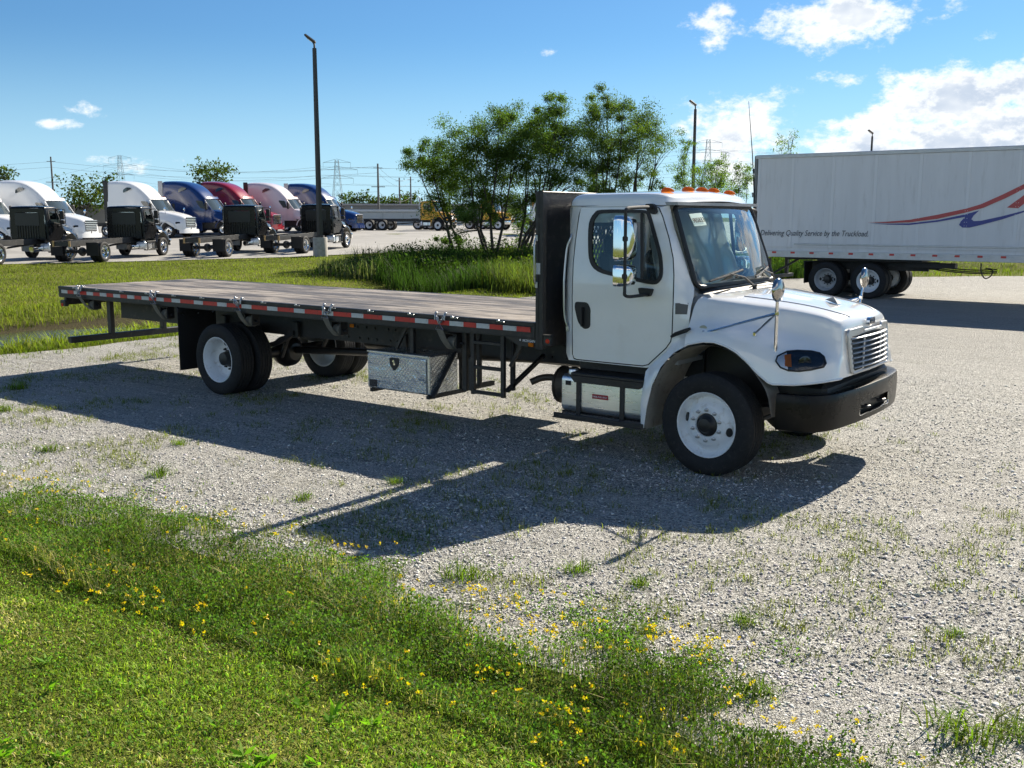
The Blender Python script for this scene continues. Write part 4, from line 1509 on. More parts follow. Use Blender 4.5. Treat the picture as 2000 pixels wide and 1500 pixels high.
# ---- strap winches along the rail, straps hanging from chain hooks
for (hx, rx, rz, full_) in ((-10.235, -10.09, 1.03, 0), (-8.36, -8.27, 1.00, 1), (-6.53, -6.45, 1.02, 0), (-4.88, -4.84, 1.01, 1), (-3.13, -3.06, 0.99, 1)):
    wr = bpy.data.objects.new('strap_winch', None)
    COL.objects.link(wr)
    wr.parent = truck
    wr.location = (hx, -HW, ZB)
    dx_, dz_ = rx - hx, rz - ZB
    roll = MB()
    yr = 0.13
    roll.lathe([(0.02, -0.052), (0.068, -0.052), (0.070, -0.045), (0.070, 0.045), (0.068, 0.052), (0.02, 0.052)], (dx_, yr, dz_), 20, 'x')
    roll.build('strap_roll', WEBBING, wr)
    ca = MB()
    ca.box((dx_ + 0.075, yr, dz_ + 0.02), (0.012, 0.12, 0.15), 0.003)
    ca.box((dx_ - 0.075, yr, dz_ + 0.02), (0.012, 0.12, 0.15), 0.003)
    ca.box((dx_, yr, dz_ + 0.10), (0.16, 0.10, 0.012), 0.002)
    ca.cyl((dx_ - 0.10, yr, dz_), (dx_ + 0.13, yr, dz_), 0.016, 10)
    ca.build('winch_frame', STEEL_BLACK, wr)
    # webbing from the roll up to the triangle ring
    tri = Vector((dx_ - 0.055 if full_ else 0.03, -0.045, dz_ + 0.155 if full_ else dz_ + 0.14))
    low = Vector((dx_ - 0.005, yr - 0.055, dz_ - 0.058))
    path = cr([tuple(tri), tuple((tri + low) / 2 + Vector((0.0, -0.012, -0.012))), tuple(low), (dx_, yr, dz_ - 0.072)], 5)
    stp = np.array([[p + np.array([-0.045, 0, 0]) for p in path], [p + np.array([0.045, 0, 0]) for p in path]])
    s_ = MB().grid(stp)
    g2 = MB().grid(stp + np.array([0, -0.004, 0.0]))
    s_.add(g2.v, [f[::-1] for f in g2.f])
    s_.build('strap', WEBBING, wr)
    rg = MB()
    apex = tri + Vector((0.0, -0.01, 0.075))
    rg.tube([tri + Vector((-0.055, -0.004, 0)), tri + Vector((0.055, -0.004, 0)), apex], 0.006, 6, closed=True)
    # chain from the ring over the rail
    cpts = cr([tuple(apex), tuple(apex + Vector((-0.02, 0.0, 0.05))), (-0.055, -0.028, -0.02), (0.0, -0.03, -0.075), (0.045, -0.032, -0.04), (0.075, -0.02, 0.022)], 3)
    for k in range(len(cpts) - 1):
        a, b = Vector(cpts[k]), Vector(cpts[k + 1])
        d = (b - a)
        m_ = (a + b) / 2
        u = d.normalized()
        sdir = u.cross(Vector((0, 1, 0))).normalized() if k % 2 == 0 else Vector((0, 1, 0))
        loop = [m_ + u * (0.020 * math.cos(t)) + sdir * (0.012 * math.sin(t)) for t in np.linspace(0, 2 * math.pi, 10, endpoint=False)]
        rg.tube(loop, 0.0048, 5, closed=True)
    for dxx in (-0.06, 0.075):
        rg.tube(cr([(dxx, -0.035, -0.05), (dxx, -0.03, 0.0), (dxx, -0.01, 0.028), (dxx, 0.03, 0.016)], 3), [0.006] * 9 + [0.004], 6)
        rg.lathe([(0.0, 0.016), (0.014, 0.010), (0.017, 0.0), (0.014, -0.010), (0.0, -0.016)], (dxx, -0.012, 0.022), 10)
    rg.build('chain_hook', NUT, wr, 60)

# ---- mud flaps, rear under-ride guard, tail lamps
for s in (-1, 1):
    q = MB().box((-7.84, s * 0.92, 0.70), (0.012, 0.62, 0.87), 0.003)
    q.box((-7.835, s * 0.92, 1.09), (0.05, 0.64, 0.06), 0.004)
    f_ = q.build('mud_flap', mat('flap_rubber', (0.008, 0.008, 0.009), 0.7), truck)
    if s < 0:
        for yy in (-1.17, -0.92, -0.68):
            b_ = MB().lathe([(0.0, 0.008), (0.012, 0.008), (0.012, 0.0)], (-7.81, yy, 1.03), 8, 'x'); b_.build('flap_bolt', NUT, f_)
ur = MB()
ur.box((-10.70, 0, 0.47), (0.10, 2.36, 0.095), 0.008)
for s in (-1, 1):
    ur.box((-10.70, s * 0.47, 0.81), (0.10, 0.07, 0.62), 0.006)
ur.build('underride_guard', STEEL_BLACK, truck)
tl = MB()
tl.box((-10.80, 0, 1.065), (0.06, 2.30, 0.12), 0.004)
tlo = tl.build('tail_board', STEEL_BLACK, truck)
for s in (-1, 1):
    q = MB().box((-10.80, s * 1.165, 1.03), (0.14, 0.06, 0.09), 0.006); q.build('lamp_box', STEEL_BLACK, tlo)
    q = MB().box((-10.81, s * 1.197, 1.005), (0.05, 0.008, 0.05), 0.003); q.build('tail_lamp', RED_LENS, tlo)
# grab handles on the cab corners
for s in (-1, 1):
    gh = MB()
    gh.tube([(x, s * (abs(y_side(x, z)) + o), z) for x, z, o in cr([(-1.622, 2.165, 0.005), (-1.625, 2.12, 0.02), (-1.655, 2.04, 0.045), (-1.665, 1.85, 0.055), (-1.663, 1.55, 0.055), (-1.655, 1.37, 0.045), (-1.63, 1.27, 0.02), (-1.625, 1.235, 0.005)], 4)], 0.012, 8)
    gh.box((-1.622, s * 1.03, 1.235), (0.03, 0.03, 0.05), 0.004)
    gh.build('grab_handle', mat('satin_steel', (0.55, 0.56, 0.57), 0.3, metal=0.9), truck)
# hood mirrors on chrome tripods
for s in (-1, 1):
    hm = MB()
    top = Vector((0.60, s * 1.13, 1.70))
    foot = Vector((0.56, s * 1.03, 1.165))
    hm.tube([foot, foot.lerp(top, 0.55), top], [0.016, 0.016, 0.014], 8)
    j = foot.lerp(top, 0.66)
    hm.tube([j, (0.36, s * 1.02, 1.315)], 0.012, 8)
    hm.tube([j, (-0.10, s * 1.09, 1.30)], 0.012, 8)
    for pnt in ((0.36, s * 1.02, 1.315), (-0.10, s * 1.09, 1.30), tuple(foot)):
        hm.box(pnt, (0.035, 0.03, 0.045), 0.008)
    hm.box(tuple(j), (0.04, 0.03, 0.05), 0.01)
    st_ = hm.build('hood_mirror_stand', CHROME, truck)
    mc = top + Vector((0.0, 0, 0.02))
    dr = Vector((1.0, s * 0.03, 0.0)).normalized()
    hh = MB()
    hh.lathe([(0.098, -0.012), (0.104, 0.0), (0.102, 0.010), (0.09, 0.022), (0.055, 0.032), (0.0, 0.037)], seg=28, axis='x')
    hh.xform(Matrix.Translation(mc) @ dr.to_track_quat('X', 'Z').to_matrix().to_4x4())
    hmo = hh.build('hood_mirror', mat('mirror_shell', (0.42, 0.40, 0.38), 0.10, metal=1.0), st_, 50)
    hg = MB()
    hg.lathe([(0.097, -0.010), (0.08, -0.020), (0.05, -0.027), (0.0, -0.030)], seg=28, axis='x')
    hg.xform(Matrix.Translation(mc) @ dr.to_track_quat('X', 'Z').to_matrix().to_4x4())
    hg.build('mirror_glass', MIRROR, hmo, 60)

# protective plastic film left hanging inside the cab
pf = bpy.data.materials.new('plastic_film')
pf.use_nodes = True
t = NT(pf.node_tree)
tr_ = t.n('ShaderNodeBsdfTransparent'); tl_ = t.n('ShaderNodeBsdfTranslucent'); gl_ = t.n('ShaderNodeBsdfGlossy'); df_ = t.n('ShaderNodeBsdfDiffuse')
gl_.inputs['Roughness'].default_value = 0.12
for q in (tl_, df_):
    q.inputs[0].default_value = (0.85, 0.88, 0.88, 1)
a1 = t.n('ShaderNodeMixShader'); a1.inputs[0].default_value = 0.5
t.set(a1.inputs[1], tl_.outputs[0]); t.set(a1.inputs[2], df_.outputs[0])
a2 = t.n('ShaderNodeMixShader'); a2.inputs[0].default_value = 0.35
t.set(a2.inputs[1], a1.outputs[0]); t.set(a2.inputs[2], gl_.outputs[0])
lw = t.n('ShaderNodeLayerWeight'); lw.inputs[0].default_value = 0.45
a3 = t.n('ShaderNodeMixShader')
t.set(a3.inputs[0], t.math('MULTIPLY_ADD', lw.outputs['Facing'], 0.8, 0.52, clamp=True)); t.set(a3.inputs[1], tr_.outputs[0]); t.set(a3.inputs[2], a2.outputs[0])
o = t.n('ShaderNodeOutputMaterial'); t.set(o.inputs[0], a3.outputs[0])
MATS['plastic_film'] = pf
def film(p00, p10, p01, p11, nu, nv, amp, seed):
    """hanging sheet with folds running down it"""
    r_ = np.random.default_rng(seed)
    ph = r_.uniform(0, 6.28, 6); fr = r_.uniform(7, 26, 6)
    A = []
    for i in range(nu):
        u_ = i / (nu - 1)
        row = []
        for j in range(nv):
            v_ = j / (nv - 1)
            p_ = (np.array(p00) * (1 - u_) + np.array(p10) * u_) * (1 - v_) + (np.array(p01) * (1 - u_) + np.array(p11) * u_) * v_
            k_ = sum(math.sin(fr[q] * (u_ + 0.18 * v_ * math.sin(ph[q] * 2)) + ph[q]) for q in range(6)) / 6
            row.append(p_ + np.array([amp * k_, amp * 0.3 * k_, amp * 0.15 * math.sin(9 * v_ + ph[0])]))
        A.append(row)
    return np.array(A)
q = MB().grid(film((-0.95, -0.22, 2.38), (-0.90, 0.84, 2.36), (-0.55, -0.20, 1.62), (-0.60, 0.86, 1.62), 70, 14, 0.09, 2)); q.build('plastic_film', pf, truck, 80)
q = MB().grid(film((-0.42, -0.55, 1.70), (-0.40, 0.55, 1.74), (-0.20, -0.60, 1.66), (-0.20, 0.60, 1.67), 40, 8, 0.03, 5)); q.build('plastic_film', pf, truck, 80)
q = MB().grid(film((-0.80, -0.86, 2.30), (-0.78, -0.70, 2.34), (-0.62, -0.96, 1.62), (-0.50, -0.62, 1.68), 26, 12, 0.05, 9)); q.build('plastic_film', pf, truck, 80)

# ================================================================== ground
def uv_of(x, y):
    dx_, dy_ = np.asarray(x) - STAND.x, np.asarray(y) - STAND.y
    return dx_ * FH.x + dy_ * FH.y, dx_ * RH.x + dy_ * RH.y


DITCH = np.array([(-16.9, -60), (-16.9, 0), (-18.4, 9), (-19.2, 16), (-19.6, 24), (-18.5, 31), (-14, 36), (-5, 40), (20, 52)], float)


def ditch_d(x, y):
    x, y = np.asarray(x, float), np.asarray(y, float)
    best = np.full(x.shape, 1e9)
    for a, b in zip(DITCH[:-1], DITCH[1:]):
        ab = b - a
        t = np.clip(((x - a[0]) * ab[0] + (y - a[1]) * ab[1]) / (ab @ ab), 0, 1)
        best = np.minimum(best, np.hypot(x - a[0] - t * ab[0], y - a[1] - t * ab[1]))
    return best


def wob(x, y, s=1.0):
    return 0.5 * np.sin(x * 1.7 * s + 1.3 * np.sin(y * 0.9 * s)) + 0.3 * np.sin(y * 2.3 * s + 2.0 * np.sin(x * 1.1 * s)) + 0.2 * np.sin((x + y) * 4.1 * s)


def Hh(x, y):
    x, y = np.asarray(x, float), np.asarray(y, float)
    u, v = uv_of(x, y)
    h = np.interp(u, [0, 20, 30, 40, 48, 55, 80, 92, 150, 4000], [0, 0, .05, .12, .2, .32, 1.05, 1.15, 1.3, 1.3])
    d = ditch_d(x, y)
    k = np.clip(1 - (d / 3.3) ** 2, 0, 1)
    h = h - 0.50 * k * k
    near = np.clip((-5.1 - y) / 3.0, 0, 1)           # verge rises a little towards the camera
    h = h + 0.10 * near * near * (3 - 2 * near)
    return h


def ground_mat(kind):
    m = bpy.data.materials.new(kind)
    m.use_nodes = True
    t = NT(m.node_tree)
    b = t.n('ShaderNodeBsdfPrincipled')
    pos = t.n('ShaderNodeNewGeometry').outputs['Position']
    if kind == 'gravel':
        def stones(scale, seed):
            mp = t.n('ShaderNodeMapping')
            t.set(mp.inputs[0], pos)
            mp.inputs['Location'].default_value = (seed, seed * 1.7, 0)
            vo = t.n('ShaderNodeTexVoronoi', feature='F1')
            t.set(vo.inputs['Vector'], mp.outputs[0])
            vo.inputs['Scale'].default_value = scale
            vo.inputs['Randomness'].default_value = 1.0
            return vo
        v1, v2 = stones(60, 0), stones(125, 5)
        sp = t.n('ShaderNodeSeparateColor')
        t.set(sp.inputs[0], v1.outputs['Color'])
        sp2 = t.n('ShaderNodeSeparateColor')
        t.set(sp2.inputs[0], v2.outputs['Color'])
        c1 = t.ramp(sp.outputs[0], [(0.0, (0.13, 0.127, 0.12)), (0.3, (0.38, 0.375, 0.36)), (0.7, (0.60, 0.59, 0.565)), (1.0, (0.82, 0.81, 0.78))])
        c2 = t.ramp(sp2.outputs[0], [(0.0, (0.20, 0.195, 0.18)), (0.5, (0.46, 0.45, 0.43)), (1.0, (0.70, 0.685, 0.655))])
        big = t.noise(pos, 0.55, 4, 0.62)
        fines = t.sstep(t.math('MULTIPLY_ADD', t.noise(pos, 2.3, 3, 0.65), 0.45, t.math('MULTIPLY', big, 0.75)), 0.55, 0.72)
        c = t.mix(fines, c1, c2)
        dust = t.ramp(big, [(0.30, (0.86, 0.85, 0.82)), (0.52, (0.99, 0.985, 0.97)), (0.72, (1.10, 1.09, 1.07))])
        c = t.mix(1.0, c, dust, 'MULTIPLY')
        # brownish soil and thin moss patches
        patch = t.sstep(t.noise(pos, 0.9, 5, 0.7, 0.3), 0.56, 0.72)
        c = t.mix(t.math('MULTIPLY', patch, 0.35), c, (0.22, 0.20, 0.12))
        track = t.n('ShaderNodeMapping')
        t.set(track.inputs[0], pos)
        track.inputs['Rotation'].default_value = (0, 0, R(8))
        track.inputs['Scale'].default_value = (0.10, 1.5, 1)
        tf_ = t.sstep(t.noise(track.outputs[0], 1.1, 5, 0.6), 0.50, 0.66)
        c = t.mix(t.math('MULTIPLY', tf_, 0.35), c, (0.60, 0.59, 0.565))
        mot = t.ramp(t.noise(track.outputs[0], 6.0, 5, 0.7), [(0.32, (0.66, 0.65, 0.63)), (0.47, (0.98, 0.98, 0.97)), (0.66, (1.22, 1.21, 1.19))])
        c = t.mix(0.8, c, mot, 'MULTIPLY')
        c = t.mix(1.0, c, (0.965, 0.965, 0.955), 'MULTIPLY')
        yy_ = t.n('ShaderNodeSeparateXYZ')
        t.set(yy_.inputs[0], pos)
        c = t.mix(t.math('MULTIPLY', t.sstep(t.math('MULTIPLY_ADD', big, 6.0, yy_.outputs[1]), 7.0, 15.0), 0.55), c, (0.30, 0.29, 0.27))   # compacted driveway behind the truck, darkened in colour for the stones' missing self-shade
        t.set(b.inputs['Base Color'], c)
        b.inputs['Roughness'].default_value = 0.85
        h1 = t.math('SUBTRACT', 1.0, t.math('MULTIPLY', v1.outputs['Distance'], 1.3))
        h2 = t.math('SUBTRACT', 1.0, t.math('MULTIPLY', v2.outputs['Distance'], 1.3))
        n1 = t.bump(t.math('MULTIPLY_ADD', sp.outputs[1], 0.5, h1), 1.0, 0.018)
        n1b = t.bump(t.math('MULTIPLY_ADD', sp2.outputs[1], 0.5, h2), 1.0, 0.008, n1)
        t.set(b.inputs['Normal'], n1b)
    elif kind == 'concrete':
        mp = t.n('ShaderNodeMapping')
        t.set(mp.inputs[0], pos)
        mp.inputs['Rotation'].default_value = (0, 0, R(-37))
        mp.inputs['Scale'].default_value = (0.25, 1.6, 1)
        seam = t.sstep(t.noise(mp.outputs[0], 0.55, 3, 0.5, 0.15), 0.565, 0.58)
        seam2 = t.sstep(t.noise(mp.outputs[0], 0.55, 3, 0.5, 0.15), 0.60, 0.58)
        tar = t.math('MULTIPLY', seam, seam2)
        c = t.ramp(t.noise(pos, 0.22, 7, 0.65), [(0.3, (0.22, 0.21, 0.195)), (0.55, (0.30, 0.29, 0.27)), (0.75, (0.35, 0.34, 0.32))])
        c = t.mix(t.math('MULTIPLY', tar, 0.7), c, (0.12, 0.115, 0.11))
        t.set(b.inputs['Base Color'], c)
        b.inputs['Roughness'].default_value = 0.8
        t.set(b.inputs['Normal'], t.bump(t.noise(pos, 9, 5, 0.6), 0.15, 0.02))
    else:
        f = t.noise(pos, 0.30, 6, 0.68)
        g = t.noise(pos, 9, 4, 0.75)
        c = t.ramp(f, [(0.3, (0.078, 0.100, 0.020)), (0.5, (0.120, 0.140, 0.028)), (0.7, (0.175, 0.175, 0.045))])
        c = t.mix(0.6, c, t.ramp(g, [(0.3, (0.45, 0.45, 0.40)), (0.7, (1.35, 1.3, 1.2))]), 'MULTIPLY')
        sp = t.n('ShaderNodeSeparateXYZ')
        t.set(sp.inputs[0], pos)
        mud = t.sstep(t.math('MULTIPLY_ADD', f, 0.08, sp.outputs[2]), -0.06, -0.15)
        c = t.mix(t.math('MULTIPLY', mud, 0.9), c, (0.055, 0.045, 0.030))
        t.set(b.inputs['Base Color'], c)
        b.inputs['Roughness'].default_value = 1.0
        b.inputs['Specular IOR Level'].default_value = 0.05
        t.set(b.inputs['Normal'], t.bump(t.noise(pos, 24, 3, 0.75), 1.0, 0.05))
    o = t.n('ShaderNodeOutputMaterial')
    t.set(o.inputs[0], b.outputs[0])
    MATS[kind] = m
    return m


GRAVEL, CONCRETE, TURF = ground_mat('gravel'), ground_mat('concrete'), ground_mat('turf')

# base sheet: fine near the yard, coarse towards the horizon
def axis_pts(lo, hi, fine, far):
    pts = list(np.arange(lo, hi + 1e-6, fine))
    s, x = fine, hi
    while x < far:
        s *= 1.35
        x += s
        pts.append(x)
    s, x = fine, lo
    while x > -far:
        s *= 1.35
        x -= s
        pts.insert(0, x)
    return np.array(pts)


gx, gy = axis_pts(-52, 24, 0.6, 2600), axis_pts(-16, 60, 0.6, 2600)
GX, GY = np.meshgrid(gx, gy, indexing='ij')
GZ = Hh(GX, GY)
V = np.stack([GX, GY, GZ], -1).reshape(-1, 3)
ny = len(gy)
ii, jj = np.meshgrid(np.arange(len(gx) - 1), np.arange(ny - 1), indexing='ij')
Fq = np.stack([ii * ny + jj, (ii + 1) * ny + jj, (ii + 1) * ny + jj + 1, ii * ny + jj + 1], -1).reshape(-1, 4)
me = sheet_mesh('ground', V, Fq)
me.shade_smooth()
ground = put('ground', me, TURF)
tag(ground, kind='structure')


def sheet(name, poly, m, lift, step):
    q = panel(poly, [], lambda x, y: (x, y, float(Hh(x, y)) + lift), step)
    o = q.build(name, m, None, 180)
    tag(o, kind='structure')
    return o


def densify(pts, step, amp, seed=0):
    out = []
    n = len(pts)
    for i in range(n):
        a, b = np.array(pts[i], float), np.array(pts[(i + 1) % n], float)
        k = max(1, int(np.linalg.norm(b - a) / step))
        for j in range(k):
            q = a + (b - a) * j / k
            w_ = wob(q[0] + seed, q[1] - seed, 0.8) * amp
            d = (b - a) / np.linalg.norm(b - a)
            out.append((q[0] - d[1] * w_, q[1] + d[0] * w_))
    return out


GRAVEL_POLY = [(-13.3, -1.2), (-12.6, -2.6), (-9.0, -4.9), (-4.2, -5.35), (-1.9, -4.85), (-0.85, -4.72), (0.1, -4.98), (1.3, -4.92), (2.35, -5.10), (3.6, -5.30), (8, -6.2), (22, -7.5), (45, -6), (45, 60), (14, 44), (-3.8, 33.4), (-8.2, 29.2), (-10.3, 26.5), (-11.2, 21.9), (-12.3, 17.2), (-13.3, 14.3), (-14.0, 10), (-13.7, 5), (-13.4, 2.4), (-13.2, 0.6)]
gravel_edge = densify(GRAVEL_POLY, 0.5, 0.16)
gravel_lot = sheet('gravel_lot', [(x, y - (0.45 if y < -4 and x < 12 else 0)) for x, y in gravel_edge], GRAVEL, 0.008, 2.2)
LOT_POLY = [(-70, -60), (-50, -4), (-43.4, 11.2), (-40.0, 18.2), (-37.0, 25.2), (-35.3, 32.7), (-32.5, 41), (-30, 50), (-22, 51), (-13.3, 46.5), (-6.3, 48.2), (12, 57), (60, 80), (160, 140), (160, 300), (-120, 200), (-230, 90), (-230, -60)]
concrete_lot = sheet('concrete_lot', densify(LOT_POLY, 4, 0.15, 3), CONCRETE, 0.03, 6.0)

# water standing in the ditch
wm = bpy.data.materials.new('ditch_water')
wm.use_nodes = True
t = NT(wm.node_tree)
b = t.n('ShaderNodeBsdfPrincipled')
b.inputs['Base Color'].default_value = (0.045, 0.040, 0.022, 1)
b.inputs['Roughness'].default_value = 0.22
t.set(b.inputs['Normal'], t.bump(t.noise(t.n('ShaderNodeNewGeometry').outputs['Position'], 3.0, 4, 0.6), 0.06, 0.02))
o = t.n('ShaderNodeOutputMaterial')
t.set(o.inputs[0], b.outputs[0])
wp = [(-19.2, -30), (-14.6, -30), (-14.6, 2.2), (-15.3, 3.6), (-16.4, 4.4), (-17.8, 4.3), (-19.2, 2)]
q = panel(wp, [], lambda x, y: (x, y, -0.27), 2.0)
tag(q.build('ditch_water', wm), kind='structure')

# ================================================================== plants
GRASS, LEAF = leaf_mat('grass_blades', 0.5, 0.6, 0.15), leaf_mat('tree_leaves', 0.45, 0.7, 0.08)


def near_verge(x, y, margin=1.5):
    u, v = uv_of(x, y)
    return (u > 2.6) & (np.abs(v) < 0.53 * u + margin)


def blades(P, hgt, wid, lean, tint, tipk=1.25, head=None, curl=0.5):
    """one bent blade of grass per point; P (n,3), the rest (n,) or (n,3)"""
    n = len(P)
    a = rng.uniform(0, 2 * np.pi, n) if head is None else head
    d = np.stack([np.cos(a), np.sin(a), np.zeros(n)], 1)
    s = np.stack([-np.sin(a), np.cos(a), np.zeros(n)], 1)
    hgt, wid, lean = (np.broadcast_to(q, (n,))[:, None] for q in (hgt, wid, lean))
    up = np.array([0, 0, 1.0])
    mid = P + up * hgt * 0.55 + d * lean * hgt * 0.28 * (1 - 0.3 * curl)
    tip = P + up * hgt * (1 - 0.25 * curl * np.minimum(1, lean)) + d * lean * hgt
    V = np.stack([P - s * wid / 2, P + s * wid / 2, mid - s * wid * 0.42, mid + s * wid * 0.42, tip], 1).reshape(-1, 3)
    o = np.arange(n)[:, None] * 5
    F = np.concatenate([o + np.array([[0, 1, 3]]), o + np.array([[0, 3, 2]]), o + np.array([[2, 3, 4]])], 1).reshape(-1, 3)
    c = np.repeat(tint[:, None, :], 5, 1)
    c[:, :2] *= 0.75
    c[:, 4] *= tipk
    return V, F, np.clip(c.reshape(-1, 3), 0, 1)


def leaves(P, size, asp, tint, nrm=None, fold=0.0):
    """diamond leaves: 4 corners, two triangles as one quad"""
    n = len(P)
    d = rng.normal(size=(n, 3)) if nrm is None else nrm
    d /= np.linalg.norm(d, axis=1, keepdims=True)
    r = rng.normal(size=(n, 3))
    s = np.cross(d, r)
    s /= np.linalg.norm(s, axis=1, keepdims=True) + 1e-9
    size = np.broadcast_to(size, (n,))[:, None]
    V = np.stack([P, P + d * size * 0.45 + s * size * asp / 2, P + d * size, P + d * size * 0.45 - s * size * asp / 2], 1).reshape(-1, 3)
    F = (np.arange(n)[:, None] * 4 + np.array([[0, 1, 2, 3]]))
    return V, F, np.clip(np.repeat(tint, 4, 0), 0, 1)


def vnoise(x, y, scale, seed):
    """smooth value noise 0..1"""
    r_ = np.random.default_rng(seed)
    T = r_.uniform(size=(256, 256))
    u_, v_ = np.asarray(x) * scale + 1000.0, np.asarray(y) * scale + 1000.0
    i, j = np.floor(u_).astype(int), np.floor(v_).astype(int)
    f, g = u_ - i, v_ - j
    f, g = f * f * (3 - 2 * f), g * g * (3 - 2 * g)
    i0, i1, j0, j1 = i % 256, (i + 1) % 256, j % 256, (j + 1) % 256
    return (T[i0, j0] * (1 - f) + T[i1, j0] * f) * (1 - g) + (T[i0, j1] * (1 - f) + T[i1, j1] * f) * g


def hue(base, n, v=0.25, yellow=0.15):
    base = np.array(base)
    k = 1 + rng.normal(0, v, (n, 1))
    c = base * np.clip(k, 0.35, 2.0)
    y = np.abs(rng.normal(0, yellow, n))
    c[:, 0] += y * 0.10
    c[:, 1] += y * 0.06
    return np.clip(c, 0.004, 0.8)


def in_gravel(x, y):
    """signed feel for the verge: is the point on gravel (front edge only)"""
    ed = np.interp(x, [p[0] for p in GRAVEL_POLY[1:12]], [p[1] for p in GRAVEL_POLY[1:12]])
    return y > ed + 0.16 * wob(x, y, 0.8)


def scatter(n, x0, x1, y0, y1):
    x, y = rng.uniform(x0, x1, n), rng.uniform(y0, y1, n)
    k = near_verge(x, y)
    return x[k], y[k]


def mow_line(x):
    return -6.15 + 0.05 * np.sin(x * 1.3) + 0.02 * x


def stack(parts):
    Vs, Fs, Cs, o = [], [], [], 0
    for (V_, F_, C_) in parts:
        Vs.append(V_); Fs.append(F_ + o); Cs.append(C_)
        o += len(V_)
    return np.concatenate(Vs), np.concatenate(Fs), np.concatenate(Cs)


# ---- mown verge nearest the camera
def front_edge(x, y):
    """y of the gravel's front edge, ragged"""
    return np.interp(x, [p[0] for p in GRAVEL_POLY[1:12]], [p[1] for p in GRAVEL_POLY[1:12]]) + 0.16 * wob(x, y, 0.8) + 0.35 * (vnoise(x, y, 1.6, 5) - 0.5) + 0.2 * (vnoise(x, y, 4.5, 6) - 0.5)


x, y = scatter(400000, -9, 5.5, -9.2, -5.4)
m = (y < mow_line(x) + 0.12) & (uv_of(x, y)[0] < 12)
x, y = x[m], y[m]
keep = rng.uniform(size=len(x)) < np.clip(5.2 / np.maximum(2.5, uv_of(x, y)[0]), 0.25, 1.0) * np.clip(0.35 + 1.1 * vnoise(x, y, 9, 1), 0, 1)
x, y = x[keep][:85000], y[keep][:85000]
n = len(x)
P = np.stack([x, y, Hh(x, y) - 0.004], 1)
dryk = vnoise(x, y, 1.3, 2) * 0.6 + vnoise(x, y, 5, 3) * 0.4
dry = (dryk + rng.normal(0, 0.18, n)) > 0.68
lush = vnoise(x, y, 2.2, 4)
tint = hue((0.205, 0.29, 0.050), n, 0.42, 0.32) * (0.72 + 0.55 * lush)[:, None]
tint[dry] = hue((0.55, 0.49, 0.25), dry.sum(), 0.22, 0.2)
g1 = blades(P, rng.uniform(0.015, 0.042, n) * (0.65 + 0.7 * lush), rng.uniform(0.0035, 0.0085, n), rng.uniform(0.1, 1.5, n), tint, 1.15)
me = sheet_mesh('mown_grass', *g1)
mg = put('mown_grass', me, GRASS)
tag(mg, 'short mown yellowish green grass along the bottom of the picture', 'grass', kind='stuff')
kk = rng.choice(n, 26000)
Pc = P[kk].copy(); Pc[:, 2] += rng.uniform(0.012, 0.045, len(kk)); Pc[:, :2] += rng.normal(0, 0.01, (len(kk), 2))
nrm_ = rng.normal(size=(len(kk), 3)); nrm_[:, 2] += 0.5
me = sheet_mesh('lawn_clover', *leaves(Pc, rng.uniform(0.008, 0.020, len(kk)), 0.7, hue((0.105, 0.22, 0.035), len(kk), 0.45, 0.2), nrm_))
tag(put('lawn_clover', me, GRASS), 'tiny clover leaves mixed through the mown grass', 'clover', kind='stuff')
# broad-leaved weeds in the mown part
nr_ = 210
x, y = rng.uniform(-3.5, 4.5, nr_), rng.uniform(-8.6, -6.2, nr_)
k = (y < mow_line(x) - 0.02) & near_verge(x, y, 0.5) & (vnoise(x, y, 1.4, 8) > 0.42)
x, y = x[k], y[k]
parts = []
for q in range(8):
    a = rng.uniform(0, 2 * np.pi, len(x))
    nr = np.stack([np.cos(a), np.sin(a), rng.uniform(0.15, 0.9, len(x))], 1)
    parts.append(leaves(np.stack([x, y, Hh(x, y) + 0.015], 1), rng.uniform(0.035, 0.085, len(x)), 0.26, hue((0.14, 0.29, 0.025), len(x), 0.2, 0.15), nr))
me = sheet_mesh('broadleaf_weeds', *stack(parts))
tag(put('broadleaf_weeds', me, GRASS), 'broad leaved bright green weeds among the mown grass', 'weeds', kind='stuff')

# ---- uncut strip: taller grass and trefoil along the gravel
x, y = scatter(900000, -12.5, 5.5, -8.0, -4.0)
soft = rng.uniform(size=len(x))
over = y - front_edge(x, y)
m = (y > mow_line(x)) & (uv_of(x, y)[0] < 16) & (((over < 0) & (soft < np.clip(-over / 0.55 + 0.04 + 1.5 * (vnoise(x, y, 4.5, 10) - 0.42), 0.03, 1))) | ((over >= 0) & (soft < np.exp(-np.maximum(over, 0) / 0.34) * 0.55 * np.clip(vnoise(x, y, 3.4, 9) * 4.5 - 2.0, 0, 1.6))))
x, y, over = x[m], y[m], over[m]
keep = rng.uniform(size=len(x)) < np.clip(5.5 / uv_of(x, y)[0], 0.3, 1) * np.clip(0.25 + 1.25 * vnoise(x, y, 3.2, 17), 0.2, 1)
x, y, over = x[keep][:150000], y[keep][:150000], over[keep][:150000]
n = len(x)
mound = 0.12 + 1.15 * vnoise(x, y, 2.1, 11) ** 1.3 + 0.75 * vnoise(x, y, 6.0, 12)
mound = np.maximum(mound, 0.7 * np.exp(-((y - mow_line(x)) / 0.25) ** 2))
mound *= np.clip(0.42 - over / 0.55, 0.22, 1)
P = np.stack([x, y, Hh(x, y)], 1)
half = n * 2 // 5
bright = 0.65 + 0.75 * vnoise(x, y, 1.1, 13)
tA = hue((0.105, 0.165, 0.030), half, 0.38, 0.28) * bright[:half, None]
dA = rng.uniform(size=half) < 0.12 + 0.25 * (vnoise(x[:half], y[:half], 2.0, 18) > 0.68)
